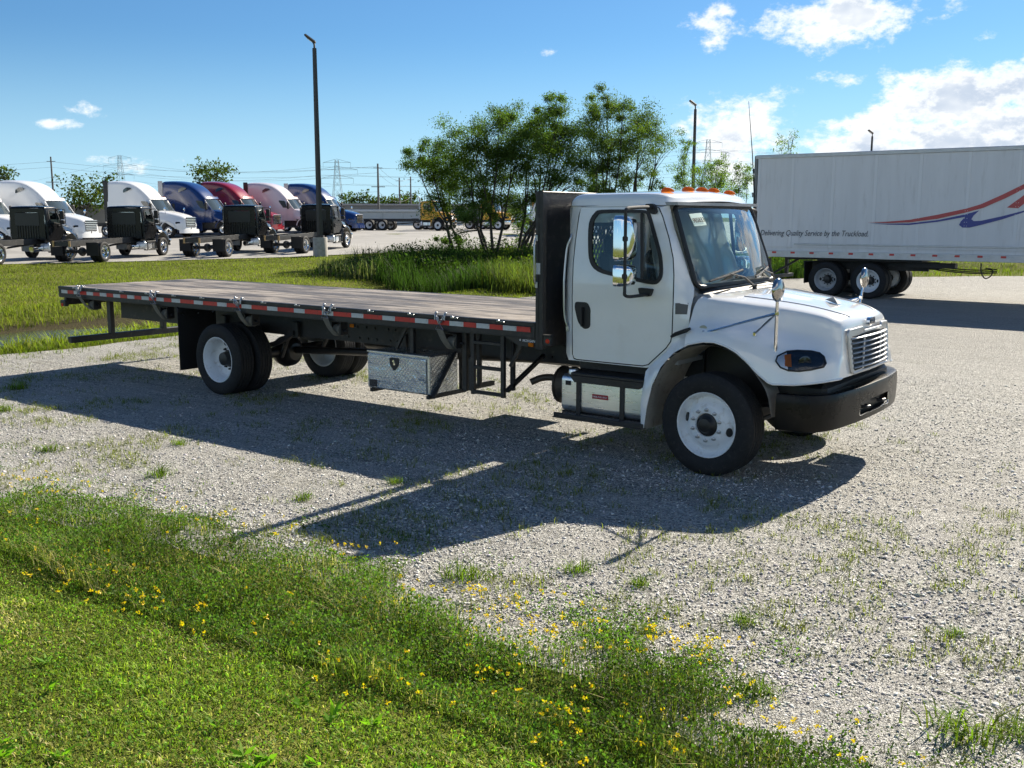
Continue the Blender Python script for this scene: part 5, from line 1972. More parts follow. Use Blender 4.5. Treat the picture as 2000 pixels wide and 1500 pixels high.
tA[dA] = hue((0.46, 0.40, 0.20), dA.sum(), 0.25, 0.2)
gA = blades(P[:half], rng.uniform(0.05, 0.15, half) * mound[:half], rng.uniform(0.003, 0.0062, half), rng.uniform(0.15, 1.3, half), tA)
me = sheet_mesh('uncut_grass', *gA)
ug = put('uncut_grass', me, GRASS)
tag(ug, 'taller dark green uncut grass strip bordering the gravel', 'grass', kind='stuff')
k2 = n - half
Pl = P[half:].copy()
Pl[:, 2] += (0.25 + 0.75 * np.sqrt(rng.uniform(0, 1, k2))) * 0.125 * mound[half:]
Pl[:, :2] += rng.normal(0, 0.012, (k2, 2))
nrm_ = rng.normal(size=(k2, 3)); nrm_[:, 2] += 0.6
gB = leaves(Pl, rng.uniform(0.010, 0.024, k2), 0.62, hue((0.060, 0.125, 0.026), k2, 0.50, 0.18) * bright[half:, None], nrm_)
me = sheet_mesh('trefoil_leaves', *gB)
tf = put('trefoil_leaves', me, GRASS)
tag(tf, 'low leafy trefoil ground cover growing through the uncut strip', 'ground cover', kind='stuff')

# ---- yellow trefoil flowers
x, y = scatter(90000, -8, 5.0, -7.2, -4.2)
ed = front_edge(x, y)
prob = np.exp(-((y - ed + 0.02) / 0.22) ** 2) * 0.06 * np.clip((x + 3.0) / 2.5, 0.15, 1.4) + np.exp(-((y - mow_line(x) - 0.08) / 0.20) ** 2) * 0.045 * np.clip((x + 2.4) / 1.6, 0.2, 1.5) + 0.008
prob *= np.clip(vnoise(x, y, 2.3, 15) * 3.2 - 0.9, 0.02, 2) * np.clip(vnoise(x, y, 7, 16) * 2.4 - 0.4, 0.05, 2) * ((y > mow_line(x) - 0.25) & (y < ed + 0.3))
m = rng.uniform(size=len(x)) < prob * 0.9
x, y = x[m], y[m]
nf = len(x)
base = np.stack([x, y, Hh(x, y) + rng.uniform(0.06, 0.13, nf)], 1)
parts = []
for k in range(8):
    off = rng.normal(0, 0.0055, (nf, 3))
    nr = rng.normal(0, 1, (nf, 3)); nr[:, 2] = np.abs(nr[:, 2])
    parts.append(leaves(base + off, rng.uniform(0.010, 0.016, nf), 0.85, hue((0.88, 0.56, 0.015), nf, 0.12, 0.0), nr))
me = sheet_mesh('trefoil_flowers', *stack(parts))
fl = put('trefoil_flowers', me, leaf_mat('petals', 0.35))
tag(fl, 'small yellow trefoil flowers scattered over the uncut strip', 'flowers', kind='stuff')

# ---- far lawn
x, y = rng.uniform(-46, -13.2, 260000), rng.uniform(-3, 34, 260000)
lotx = np.interp(y, [-4, 11.2, 18.2, 25.2, 32.7, 41], [-50, -43.4, -40.0, -37.0, -35.3, -32.5])
m = near_verge(x, y, 1.0) & (ditch_d(x, y) > 1.75) & (x > lotx + 0.05)
x, y = x[m], y[m]
keep = rng.uniform(size=len(x)) < np.clip(22 / uv_of(x, y)[0], 0.3, 1)
x, y = x[keep][:70000], y[keep][:70000]
n = len(x)
P = np.stack([x, y, Hh(x, y)], 1)
bank = np.exp(-((ditch_d(x, y) - 2.6) / 0.9) ** 2) * (y < 12)
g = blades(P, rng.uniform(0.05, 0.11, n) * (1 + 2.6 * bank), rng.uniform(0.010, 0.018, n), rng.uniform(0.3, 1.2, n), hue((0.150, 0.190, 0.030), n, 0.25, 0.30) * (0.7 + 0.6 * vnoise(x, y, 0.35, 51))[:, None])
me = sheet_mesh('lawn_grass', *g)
lg = put('lawn_grass', me, GRASS)
tag(lg, 'sunlit mown lawn grass between the ditch and the truck lot', 'grass', kind='stuff')

# ---- strip of grass on the near ditch bank, and sparse growth creeping over the back of the gravel
x, y = rng.uniform(-14.9, -9.0, 90000), rng.uniform(-5, 13, 90000)
bx = np.interp(y, [-5, -1.2, 0.6, 2.4, 5, 10, 13], [-11.5, -13.3, -13.2, -13.4, -13.7, -14.0, -13.7])
over = x - bx
m = near_verge(x, y, 1) & ((over < 0.25 * wob(x, y, 1.2) + 0.1) | (rng.uniform(size=len(x)) < np.exp(-over / 0.9) * 0.20 * np.clip(wob(x, y, 1.3) + 0.6, 0, 1.5)))
x, y = x[m], y[m]
n = len(x)
P = np.stack([x, y, Hh(x, y)], 1)
g = blades(P, rng.uniform(0.04, 0.13, n), rng.uniform(0.006, 0.011, n), rng.uniform(0.3, 1.1, n), hue((0.095, 0.145, 0.018), n, 0.28, 0.3))
me = sheet_mesh('bank_grass', *g)
tag(put('bank_grass', me, GRASS), 'bright green grass strip between the ditch and the gravel', 'grass', kind='stuff')

# ---- cattails and reeds in the wet ground behind the flatbed
REEDS = [(-24.4, 16.8), (-21.1, 16.7), (-16.5, 15.2), (-13.2, 14.6), (-12.1, 17.2), (-11.0, 21.9), (-10.3, 27.4), (-14.5, 39.2), (-24.1, 37.0), (-27.3, 32.1), (-28.8, 24.7), (-27.3, 19.6)]
xs_ = rng.uniform(-29, -10, 130000); ys_ = rng.uniform(14, 40, 130000)
rp = [tuple(p) for p in REEDS]
def in_poly(X, Y, poly):
    c = np.zeros(len(X), bool)
    j = len(poly) - 1
    for i in range(len(poly)):
        xi, yi = poly[i]; xj, yj = poly[j]
        c ^= ((yi > Y) != (yj > Y)) & (X < (xj - xi) * (Y - yi) / (yj - yi + 1e-12) + xi)
        j = i
    return c
m = in_poly(xs_ + 0.6 * wob(xs_, ys_, 0.7), ys_ + 0.6 * wob(ys_, xs_, 0.9), rp)
x, y = xs_[m], ys_[m]
u, v = uv_of(x, y)
keep = rng.uniform(size=len(x)) < np.clip(33 / u, 0.2, 1) ** 3
x, y = x[keep][:60000], y[keep][:60000]
n = len(x)
u, v = uv_of(x, y)
P = np.stack([x, y, Hh(x, y) - 0.02], 1)
right = np.clip((v + 1.3) / 1.0, 0, 1) * np.clip((37 - u) / 3, 0, 1)          # pale shoots right, silvery grass left, willow shade painted into the middle cattails' green
left = np.clip((-4.6 - v) / 1.4, 0, 1) * (u < 43)
hgt = rng.uniform(0.4, 1.1, n) * (1 + 0.25 * wob(x, y, 0.8)) * (1 - 0.25 * left)
tint = hue((0.026, 0.055, 0.016), n, 0.28, 0.05)
rt_ = rng.uniform(size=n) < right
tint[rt_] = hue((0.062, 0.090, 0.028), rt_.sum(), 0.35, 0.2)
lf_ = rng.uniform(size=n) < left * 0.75
tint[lf_] = hue((0.15, 0.165, 0.10), lf_.sum(), 0.25, 0.15)
g = blades(P, hgt, rng.uniform(0.014, 0.030, n), rng.uniform(0.05, 0.55, n), tint, 1.35)
me = sheet_mesh('reeds', *g)
tag(put('reeds', me, GRASS), 'tall reeds and cattails filling the ditch behind the flatbed deck', 'reeds', kind='stuff')
# leafy undergrowth among the trees
k = rng.choice(n, 34000)
Pl = P[k].copy()
sel = uv_of(Pl[:, 0], Pl[:, 1])[0] > 37
Pl = Pl[sel]
hh_ = (0.35 + 0.75 * vnoise(Pl[:, 0], Pl[:, 1], 0.9, 21)) * np.clip((uv_of(Pl[:, 0], Pl[:, 1])[1] + 8.5) / 4, 0.25, 1)
Pl[:, 2] += rng.uniform(0, 1, len(Pl)) ** 0.6 * hh_ * 1.3
Pl[:, :2] += rng.normal(0, 0.35, (len(Pl), 2))
ul, vl = uv_of(Pl[:, 0], Pl[:, 1])
tint = hue((0.030, 0.062, 0.014), len(Pl), 0.35, 0.08)
br_ = rng.uniform(size=len(Pl)) < np.clip((vl + 2.0) / 2.5, 0, 0.8)
tint[br_] = hue((0.07, 0.11, 0.02), br_.sum(), 0.25, 0.2)
g = leaves(Pl, rng.uniform(0.09, 0.17, len(Pl)), 0.42, tint)
me = sheet_mesh('undergrowth', *g)
tag(put('undergrowth', me, LEAF), 'dark leafy undergrowth below the willow trees', 'undergrowth', kind='stuff')

# ---- grass strip beyond the trailer
x, y = rng.uniform(-16, 22, 50000), rng.uniform(25, 60, 50000)
near_e = np.interp(x, [-16, -10.3, -8.2, -3.8, 14, 22], [20, 26.5, 29.2, 33.4, 44, 49])
far_e = np.interp(x, [-16, -13.3, -6.3, 12, 22], [46, 46.5, 48.2, 57, 62])
m = (y > near_e + 0.2 * wob(x, y)) & (y < far_e) & near_verge(x, y, 1)
x, y = x[m][:22000], y[m][:22000]
n = len(x)
P = np.stack([x, y, Hh(x, y)], 1)
g = blades(P, rng.uniform(0.08, 0.2, n), rng.uniform(0.015, 0.028, n), rng.uniform(0.2, 1, n), hue((0.11, 0.155, 0.022), n, 0.25, 0.3))
me = sheet_mesh('roadside_grass', *g)
tag(put('roadside_grass', me, GRASS), 'grass strip along the road behind the box trailer', 'grass', kind='stuff')

# ---- loose stones
def stones(x, y, size, lift=0.0):
    n = len(x)
    base = np.array([(1, 0, 0), (0, 1, 0), (-1, 0, 0), (0, -1, 0), (0, 0, 1), (0, 0, -1)], float)
    fc = np.array([(0, 1, 4), (1, 2, 4), (2, 3, 4), (3, 0, 4), (1, 0, 5), (2, 1, 5), (3, 2, 5), (0, 3, 5)])
    B = base[None] * rng.uniform(0.5, 0.85, (n, 6, 1)) + rng.normal(0, 0.16, (n, 6, 3))
    sc = np.stack([rng.uniform(0.8, 1.4, n), rng.uniform(0.7, 1.1, n), rng.uniform(0.35, 0.65, n)], 1) * size[:, None]
    B = B * sc[:, None, :]
    a = rng.uniform(0, 2 * np.pi, n)
    ca, sa = np.cos(a)[:, None], np.sin(a)[:, None]
    X = B[..., 0] * ca - B[..., 1] * sa
    Y = B[..., 0] * sa + B[..., 1] * ca
    tl = rng.normal(0, 0.25, (n, 1))
    Z = B[..., 2] + X * tl
    z0 = Hh(x, y) + 0.012 + lift
    V = np.stack([X + x[:, None], Y + y[:, None], Z + z0[:, None] + size[:, None] * 0.02], -1).reshape(-1, 3)
    F = (np.arange(n)[:, None, None] * 6 + fc[None]).reshape(-1, 3)
    g = rng.uniform(0.34, 0.74, n) * rng.choice([1, 1, 1, 1, 0.6], n)
    c = np.stack([g * 1.0, g * 0.985, g * 0.95], 1) * (1 + rng.normal(0, 0.03, (n, 3)))
    return V, F, np.clip(np.repeat(c, 6, 0), 0.03, 0.8)


x, y = scatter(420000, -13, 8.5, -5.8, 6)
u, v = uv_of(x, y)
on = in_gravel(x, y)
keep = on & (u < 17) & (rng.uniform(size=len(x)) < np.clip((7.5 / np.maximum(u, 4.2)) ** 2.2, 0.0, 1)) & (rng.uniform(size=len(x)) < np.clip(0.42 + 0.8 * np.exp(-(y - front_edge(x, y)) / 0.7) + 0.5 * (vnoise(x, y, 0.9, 33) - 0.5), 0.03, 1))
x, y = x[keep][:80000], y[keep][:80000]
size = np.minimum(rng.lognormal(-4.55, 0.36, len(x)) * (0.8 + 0.6 * vnoise(x, y, 0.8, 31)), 0.032)
V_, F_, C_ = stones(x, y, size)
SM = bpy.data.materials.new('loose_stone')
SM.use_nodes = True
t = NT(SM.node_tree)
at = t.n('ShaderNodeAttribute', attribute_name='tint')
b = t.n('ShaderNodeBsdfPrincipled')
t.set(b.inputs['Base Color'], at.outputs['Color'])
b.inputs['Roughness'].default_value = 0.8
o = t.n('ShaderNodeOutputMaterial')
t.set(o.inputs[0], b.outputs[0])
me = sheet_mesh('loose_gravel', V_, F_, C_)
tag(put('loose_gravel', me, SM), 'loose grey crushed stone lying over the lot', 'gravel', kind='stuff')

# ---- thin weeds in the gravel
x, y = scatter(46000, -13, 6.5, -5.6, 2.5)
dens_ = np.clip(vnoise(x, y, 0.8, 41) * 1.5 + vnoise(x, y, 3.2, 42) * 1.6 - 1.55 + 0.6 * np.exp(-np.abs(y - front_edge(x, y)) / 0.8), 0, 1)
m = in_gravel(x, y) & (rng.uniform(size=len(x)) < dens_ * 0.85)
x, y = x[m], y[m]
rep = 5
x, y = np.repeat(x, rep) + rng.normal(0, 0.02, len(x) * rep), np.repeat(y, rep) + rng.normal(0, 0.02, len(y) * rep)
n = len(x)
P = np.stack([x, y, Hh(x, y) + 0.01], 1)
g = blades(P, rng.uniform(0.015, 0.075, n), rng.uniform(0.003, 0.0055, n), rng.uniform(0.4, 1.8, n), hue((0.17, 0.20, 0.04), n, 0.3, 0.35))
me = sheet_mesh('gravel_weeds', *g)
tag(put('gravel_weeds', me, GRASS), 'thin weeds and dry stalks growing through the gravel', 'weeds', kind='stuff')

# ---- single weed tufts one can pick out
tuft_meshes = []
for k in range(4):
    n = 110
    P = np.zeros((n, 3)); P[:, :2] = rng.normal(0, 0.045, (n, 2))
    g = blades(P, rng.uniform(0.025, 0.10, n), rng.uniform(0.003, 0.007, n), rng.uniform(0.4, 2.2, n), hue((0.12, 0.20, 0.025), n, 0.28, 0.35))
    tuft_meshes.append(sheet_mesh('weed_tuft', *g))
TUFTS = [(0.46, -4.02, 1.1, 'just below the middle of the cab shadow edge'), (-0.05, -4.55, 1.5, 'round and dense among the flowers below the cab shadow'), (1.72, -4.15, 0.9, 'right of the hood mirror shadow'),
         (2.14, -4.95, 1.2, 'low and spreading right of the uncut strip'), (3.05, -4.75, 1.7, 'tallest one, near the lower right corner'), (3.3, -4.62, 1.2, 'upright beside the tallest one at lower right'),
         (0.93, -3.98, 0.9, 'left of the hood mirror shadow'), (-3.95, -4.2, 1.3, 'above the uncut strip left of the headboard shadow'), (-4.9, -3.3, 0.9, 'at the lower edge of the flatbed shadow'), (-2.3, -3.95, 1.0, 'beside the thin headboard shadow line'),
         (-2.05, -3.1, 0.9, 'where the headboard shadow line leaves the flatbed shadow'), (-5.7, -4.3, 1.2, 'left of middle just above the uncut strip'), (2.75, -3.6, 0.7, 'small one well right of the hood mirror shadow'), (3.9, -2.9, 0.8, 'small one below the bumper shadow at right'),
         (1.35, -4.62, 0.8, 'small one below the hood mirror shadow'), (-8.2, -3.5, 1.3, 'near the left edge below the flatbed shadow'), (-9.6, -2.6, 1.5, 'at the left edge in the flatbed shadow tip'), (-7.2, -4.6, 1.2, 'near the left edge just above the uncut strip')]
for k, (x_, y_, s_, where) in enumerate(TUFTS):
    o = put('weed_tuft', tuft_meshes[k % 4], GRASS)
    o.location = (x_, y_, float(Hh(x_, y_)) + 0.005)
    o.rotation_euler = (0, 0, k * 1.3)
    o.scale = (s_, s_, s_)
    tag(o, 'green weed tuft in the gravel, ' + where, 'weed', 'weed tufts in the gravel')

# ---- broken reed straw on the ditch bank
st = MB()
for k in range(70):
    a = random.uniform(-0.5, 0.5) + 1.2
    L = random.uniform(0.25, 0.8)
    cx, cy = random.uniform(-17.6, -15.2), random.uniform(3.2, 7.0)
    z = float(Hh(cx, cy)) + 0.03 + random.uniform(0, 0.05)
    st.bar((cx - math.cos(a) * L / 2, cy - math.sin(a) * L / 2, z), (cx + math.cos(a) * L / 2, cy + math.sin(a) * L / 2, z + random.uniform(-0.04, 0.06)), 0.022, 0.012)
s_ = st.build('dry_straw', mat('straw', (0.42, 0.34, 0.22), 0.8, vary=0.2))
tag(s_, 'broken dry reed straw lying on the ditch bank', 'straw', kind='stuff')

# ================================================================== box trailer on the right
TY = 19.6
tr0 = empty('box_trailer', (-8.75, TY, float(Hh(-5.9, 20.8))))
tag(tr0, 'long white box trailer with red and blue swoosh parked behind the flatbed truck', 'trailer')
TZ = tr0.location.z
TRW = mat('trailer_white', (0.68, 0.69, 0.70), 0.36, vary=0.05, vscale=1.6, dirt=(0.44, 0.43, 0.41, 0.35), stretch=(1.6, 1, 0.22))
TRA = mat('trailer_rail', (0.50, 0.51, 0.52), 0.4, metal=0.5, vary=0.12, vscale=4)
TRF = mat('trailer_frame', (0.02, 0.02, 0.02), 0.6, vary=0.3, dirt=(0.09, 0.075, 0.06, 0.5))


def tp(x, z, dy=0.0):
    """trailer-local point from yard x and z on the near side wall"""
    return (x + 8.75, dy, z - TZ)


XE = 6.9
body = MB()
body.box(tp((XE - 8.71) / 2, 2.66, 1.3), (XE + 8.69, 2.54, 2.90), 0.02)
bodyo = body.build('box_body', TRW, tr0)
seams = [-8.62, -7.58, -6.38, -5.18, -3.98, -2.75, -1.53, -0.31, 0.91, 2.13, 3.35, 4.57, 5.79, 6.85]
for a, b in zip(seams[:-1], seams[1:]):
    q = MB().box(tp((a + b) / 2, 2.76, 0.012), (b - a - 0.012, 0.022, 2.58), 0.003)
    q.build('side_panel', TRW, tr0)
pm2 = MB().box((0, 0, 0), (0.085, 0.014, 2.58), 0.003)
for k in range(26):
    for sx in (-0.03, 0.03):
        pm2.box((sx, -0.008, -1.25 + k * 0.1), (0.014, 0.008, 0.014))
pm2 = pm2.mesh('seam_post')
for a in seams[:-1]:
    put('seam_post', pm2, mat('trailer_seam', (0.72, 0.73, 0.74), 0.35), tr0, tp(a, 2.76, -0.006))
rl = MB()
rl.box(tp((XE - 8.75) / 2, 4.10, 0.0), (XE + 8.75, 0.06, 0.10), 0.01)
rl.box(tp((XE - 8.75) / 2, 1.27, 0.0), (XE + 8.75, 0.05, 0.19), 0.006)
rl.box(tp((XE - 7.45) / 2, 1.56, -0.012), (XE + 7.45, 0.03, 0.05), 0.008)
rl.build('side_rail', TRA, tr0)
rf = MB().box(tp((XE - 8.75) / 2, 4.145, 1.3), (XE + 8.70, 2.60, 0.03), 0.01)
rf.build('trailer_roof', TRW, tr0)
rd = MB()
rd.box(tp(-8.74, 2.65, 1.3), (0.10, 2.60, 2.98), 0.01)
for z in (1.6, 2.3, 3.0, 3.7):
    rd.box(tp(-8.80, z, 0.02), (0.07, 0.05, 0.14), 0.008)
rdo = rd.build('rear_door_frame', mat('door_frame_grey', (0.20, 0.21, 0.21), 0.5, metal=0.4, vary=0.2), tr0)
q = MB().tube([tp(-9.05, 5.74, 0.0), tp(-8.86, 4.21, -0.02), tp(-8.72, 2.71, -0.04), tp(-8.70, 2.0, -0.04)], [0.006, 0.014, 0.016, 0.016], 6)
q.build('whip_rod', TRF, tr0)
tmr = MB().box((0, 0, 0), (0.13, 0.004, 0.055)).mesh('trailer_tape_red')
tmw = MB().box((0, 0, 0), (0.155, 0.004, 0.055)).mesh('trailer_tape_white')
for k in range(26):
    xx = -8.11 + k * 0.572
    put('reflective_tape', tmr, RED_TAPE, tr0, tp(xx + 0.065, 1.31, -0.028))
    put('reflective_tape', tmw, WHITE_TAPE, tr0, tp(xx + 0.21, 1.31, -0.028))
RED_P, BLUE_P = mat('swoosh_red', (0.46, 0.07, 0.07), 0.4), mat('swoosh_blue', (0.045, 0.06, 0.26), 0.4)
red = [(-5.35, 2.2), (-4.78, 2.22), (-4.21, 2.27), (-3.46, 2.41), (-2.75, 2.57), (-2.4, 2.68), (-1.9, 2.92), (-1.41, 3.18), (-0.7, 3.6), (-0.66, 3.50), (-1.4, 3.06), (-1.82, 2.83), (-2.33, 2.59), (-2.74, 2.47), (-3.46, 2.3), (-4.2, 2.2), (-4.78, 2.18)]
blue = [(-5.33, 2.175), (-4.78, 2.165), (-4.2, 2.175), (-3.46, 2.265), (-2.74, 2.425), (-2.43, 2.52), (-2.56, 2.39), (-2.61, 2.29), (-2.55, 2.24), (-2.37, 2.25), (-1.86, 2.37), (-1.36, 2.51), (-0.6, 2.74), (-0.6, 2.70), (-1.36, 2.47), (-1.85, 2.29), (-2.37, 2.14), (-2.64, 2.07), (-2.82, 2.07), (-2.91, 2.14), (-2.87, 2.23), (-2.77, 2.35), (-3.45, 2.22), (-4.2, 2.13), (-4.78, 2.14)]
red2 = [(-0.9, 3.30), (-1.77, 2.59), (-1.5, 2.57), (-0.75, 3.24)]
for poly, m_, nm in ((red, RED_P, 'red_swoosh'), (blue, BLUE_P, 'blue_swoosh'), (red2, RED_P, 'red_stroke')):
    q = panel(poly, [], lambda x, z: tp(x, z, -0.0165), 0)
    q.build(nm, m_, tr0)
lt = text_mesh('Delivering Quality Service by the Truckload.', 0.232, shear=0.28, spacing=1.0)
xs_ = [v.co.x for v in lt.vertices]
k = 3.21 / (max(xs_) - min(xs_))
lt.transform(Matrix(((k, 0, 0, tp(-8.52, 0)[0]), (0, 0, -1, -0.0165), (0, 1, 0, 1.805 - TZ), (0, 0, 0, 1))))
lt.materials.clear()
put('slogan_lettering', lt, mat('slogan_ink', (0.03, 0.035, 0.05), 0.5), tr0)
# running gear
for i, xx in enumerate((-6.47, -5.24)):
    for (yy, sd, nt) in ((0.13, -1, True), (0.46, 1, False), (2.14, 1, False), (2.47, 1, True)):
        wroot = wheel(tr0, 'trailer_wheel', xx + 8.75, yy, sd if yy < 1.3 else 1, 'dual', paint=mat('trailer_rim', (0.42, 0.43, 0.44), 0.45, vary=0.15, dirt=(0.2, 0.18, 0.15, 0.6)) if i == 0 else WHEEL_WHITE, nuts=nt)
        wroot.location.z = 0.505
        wroot.scale = (1.07, 1.07, 1.07)
sus = MB()
for xx in (-6.47, -5.24):
    sus.cyl(tp(xx, 0.505 + TZ, 0.2), tp(xx, 0.505 + TZ, 2.4), 0.07, 12)
for yy in (0.75, 1.85):
    sus.box(tp(-5.6, 0.95, yy), (3.6, 0.10, 0.22))
    sus.box(tp(-5.85, 0.70, yy), (0.3, 0.12, 0.36))
sus.box(tp(-5.8, 1.14, 1.3), (3.9, 2.3, 0.06))
for k in range(22):
    sus.box(tp(-8.4 + k * 0.7, 1.20, 1.3), (0.06, 2.44, 0.07))
sus.box(tp(-3.7, 1.02, 0.6), (1.3, 0.3, 0.14))
sus.box(tp(-8.45, 0.80, 0.6), (0.10, 0.10, 0.62)); sus.box(tp(-8.45, 0.80, 2.0), (0.10, 0.10, 0.62)); sus.box(tp(-8.45, 0.53, 1.3), (0.12, 2.3, 0.10))
sus.bar(tp(-8.4, 0.60, 0.6), tp(-7.5, 1.12, 0.6), 0.06, 0.06)
sus.build('running_gear', TRF, tr0)
fl_ = MB().box(tp(-7.10, 0.74, 0.30), (0.015, 0.62, 0.62), 0.004)
fl_.bar(tp(-7.15, 1.06, 0.0), tp(-6.6, 1.09, 0.25), 0.05, 0.03)
fl_.build('mud_flap', MATS['flap_rubber'], tr0)
ho_ = MB()
for dz_ in (0.0, 0.05, 0.09):
    ho_.tube(cr([tp(-4.2, 1.10 - dz_, 0.5), tp(-3.4, 0.98 - dz_, 0.5), tp(-2.6, 0.93 - dz_, 0.5), tp(-2.0, 0.96 - dz_, 0.55)], 5), 0.018, 6)
ho_.tube(cr([tp(-2.4, 1.12, 0.5), tp(-2.38, 0.88, 0.5), tp(-2.28, 0.72, 0.5), tp(-2.14, 0.78, 0.5), tp(-2.1, 0.95, 0.5), tp(-2.28, 0.99, 0.5)], 5), 0.018, 6)
ho_.tube([tp(-3.15, 1.12, 0.5), tp(-3.1, 0.93, 0.5)], 0.012, 6)
ho_.build('air_hose', RUBBER, tr0)
lg_ = MB()
for yy in (0.4, 2.2):
    lg_.box(tp(4.3, 0.62, yy), (0.13, 0.13, 1.02)); lg_.box(tp(4.3, 0.12, yy), (0.26, 0.26, 0.03))
lg_.build('landing_gear', TRF, tr0)

# ================================================================== black chassis-cab trucks, backs to the camera
ALLOY = mat('polished_rim', (0.72, 0.73, 0.74), 0.14, metal=1.0)


def add_chassis(root, wb, rear_axles=1, rims=None, rim_m=None, over=1.5, end_m=None):
    c = MB()
    xa, xb = -wb - over - 1.25 * (rear_axles - 1), 0.7
    for s in (-1, 1):
        c.box(((xa + xb) / 2, s * 0.43, 0.90), (xb - xa, 0.02, 0.26), 0.002)
        c.box(((xa + xb) / 2, s * 0.39, 1.025), (xb - xa, 0.08, 0.012))
        c.box(((xa + xb) / 2, s * 0.39, 0.775), (xb - xa, 0.08, 0.012))
    for x in np.linspace(xa + 0.05, xb - 0.4, 7):
        c.box((float(x), 0, 0.90), (0.06, 0.84, 0.2))
    for k in range(rear_axles):
        xx = -wb - 1.25 * k
        c.cyl((xx, -0.95, 0.4725), (xx, 0.95, 0.4725), 0.08, 12)
        c.lathe([(0.0, -0.2), (0.14, -0.16), (0.22, 0.0), (0.14, 0.16), (0.0, 0.2)], (xx, 0, 0.47), 14, 'x')
    c.cyl((-wb + 0.2, 0, 0.52), (-1.2, 0, 0.78), 0.05, 8)
    c.build('chassis_frame', FRAME, root)
    if end_m:
        for s in (-1, 1):
            q = MB().box((xa - 0.01, s * 0.41, 0.90), (0.03, 0.10, 0.27), 0.004)
            q.build('frame_end_block', end_m, root)
    for s in (-1, 1):
        wheel(root, 'front_wheel', 0, s * 1.065, s, 'steer', paint=rim_m, nuts=False)
        for k in range(rear_axles):
            wheel(root, 'rear_wheel', -wb - 1.25 * k, s * 1.075, s, 'dual', paint=rim_m, nuts=False)
            wheel(root, 'rear_wheel', -wb - 1.25 * k, s * 0.765, -s, 'dual', paint=rim_m, nuts=False)


WOODB = mat('frame_end_wood', (0.42, 0.27, 0.12), 0.7)
proto = empty('chassis_cab_truck')
build_cab(proto, BLACK_PAINT, full=False, dark_bumper=False, chrome_mirrors=False)
PW = 5.5
add_chassis(proto, PW, 1, rim_m=ALLOY, over=1.6, end_m=WOODB)
fl_ = MB()
for s in (-1, 1):
    q = MB().box((-PW - 0.62, s * 0.92, 0.62), (0.012, 0.62, 0.62), 0.003)
    q.build('mud_flap', MATS['flap_rubber'], proto)
ex = MB().cyl((-2.4, -0.62, 0.55), (-1.7, -0.62, 0.55), 0.15, 16)
ex.build('muffler', CHROME, proto)
rbw = MB()
for k in range(9):
    rbw.box((-1.70, -0.56 + k * 0.14, 1.36), (0.03, 0.035, 0.62), 0.008)
rbw.box((-1.69, 0, 1.95), (0.012, 1.3, 0.62), 0.004)
rbw.build('cab_back_ribs', mat('back_plastic', (0.012, 0.013, 0.014), 0.3), proto)
index_kids()


def place(root, rear_r, heading, wb):
    """put a truck so that its rear right wheel stands at the given spot"""
    h = R(heading)
    d = Vector((math.cos(h), math.sin(h)))
    l = Vector((-d.y, d.x))
    c = Vector(rear_r) + l * 1.075 + d * wb
    zc = float(Hh(rear_r[0], rear_r[1])) + 0.03
    zf = float(Hh(c.x, c.y)) + 0.03
    root.location = (c.x, c.y, zf)
    root.rotation_euler = (0, -math.atan2(zf - zc, wb), h)


BT = [((-42.1, 13.3), 'black chassis cab truck with bare frame, leftmost of the row, cut by the picture edge'),
      ((-40.5, 17.5), 'black chassis cab truck standing in front of the white sleeper tractor nearest the empty gap'),
      ((-39.3, 23.7), 'black chassis cab truck standing in front of the red sleeper tractor'),
      ((-38.6, 28.3), 'black chassis cab truck right behind the tall light pole with concrete base')]
for k, (rr, lab) in enumerate(BT):
    o = proto if k == 0 else copy_tree(proto)
    place(o, rr, (117, 117, 116, 112)[k], PW)
    tag(o, lab, 'truck', 'black chassis cab trucks in the lot')

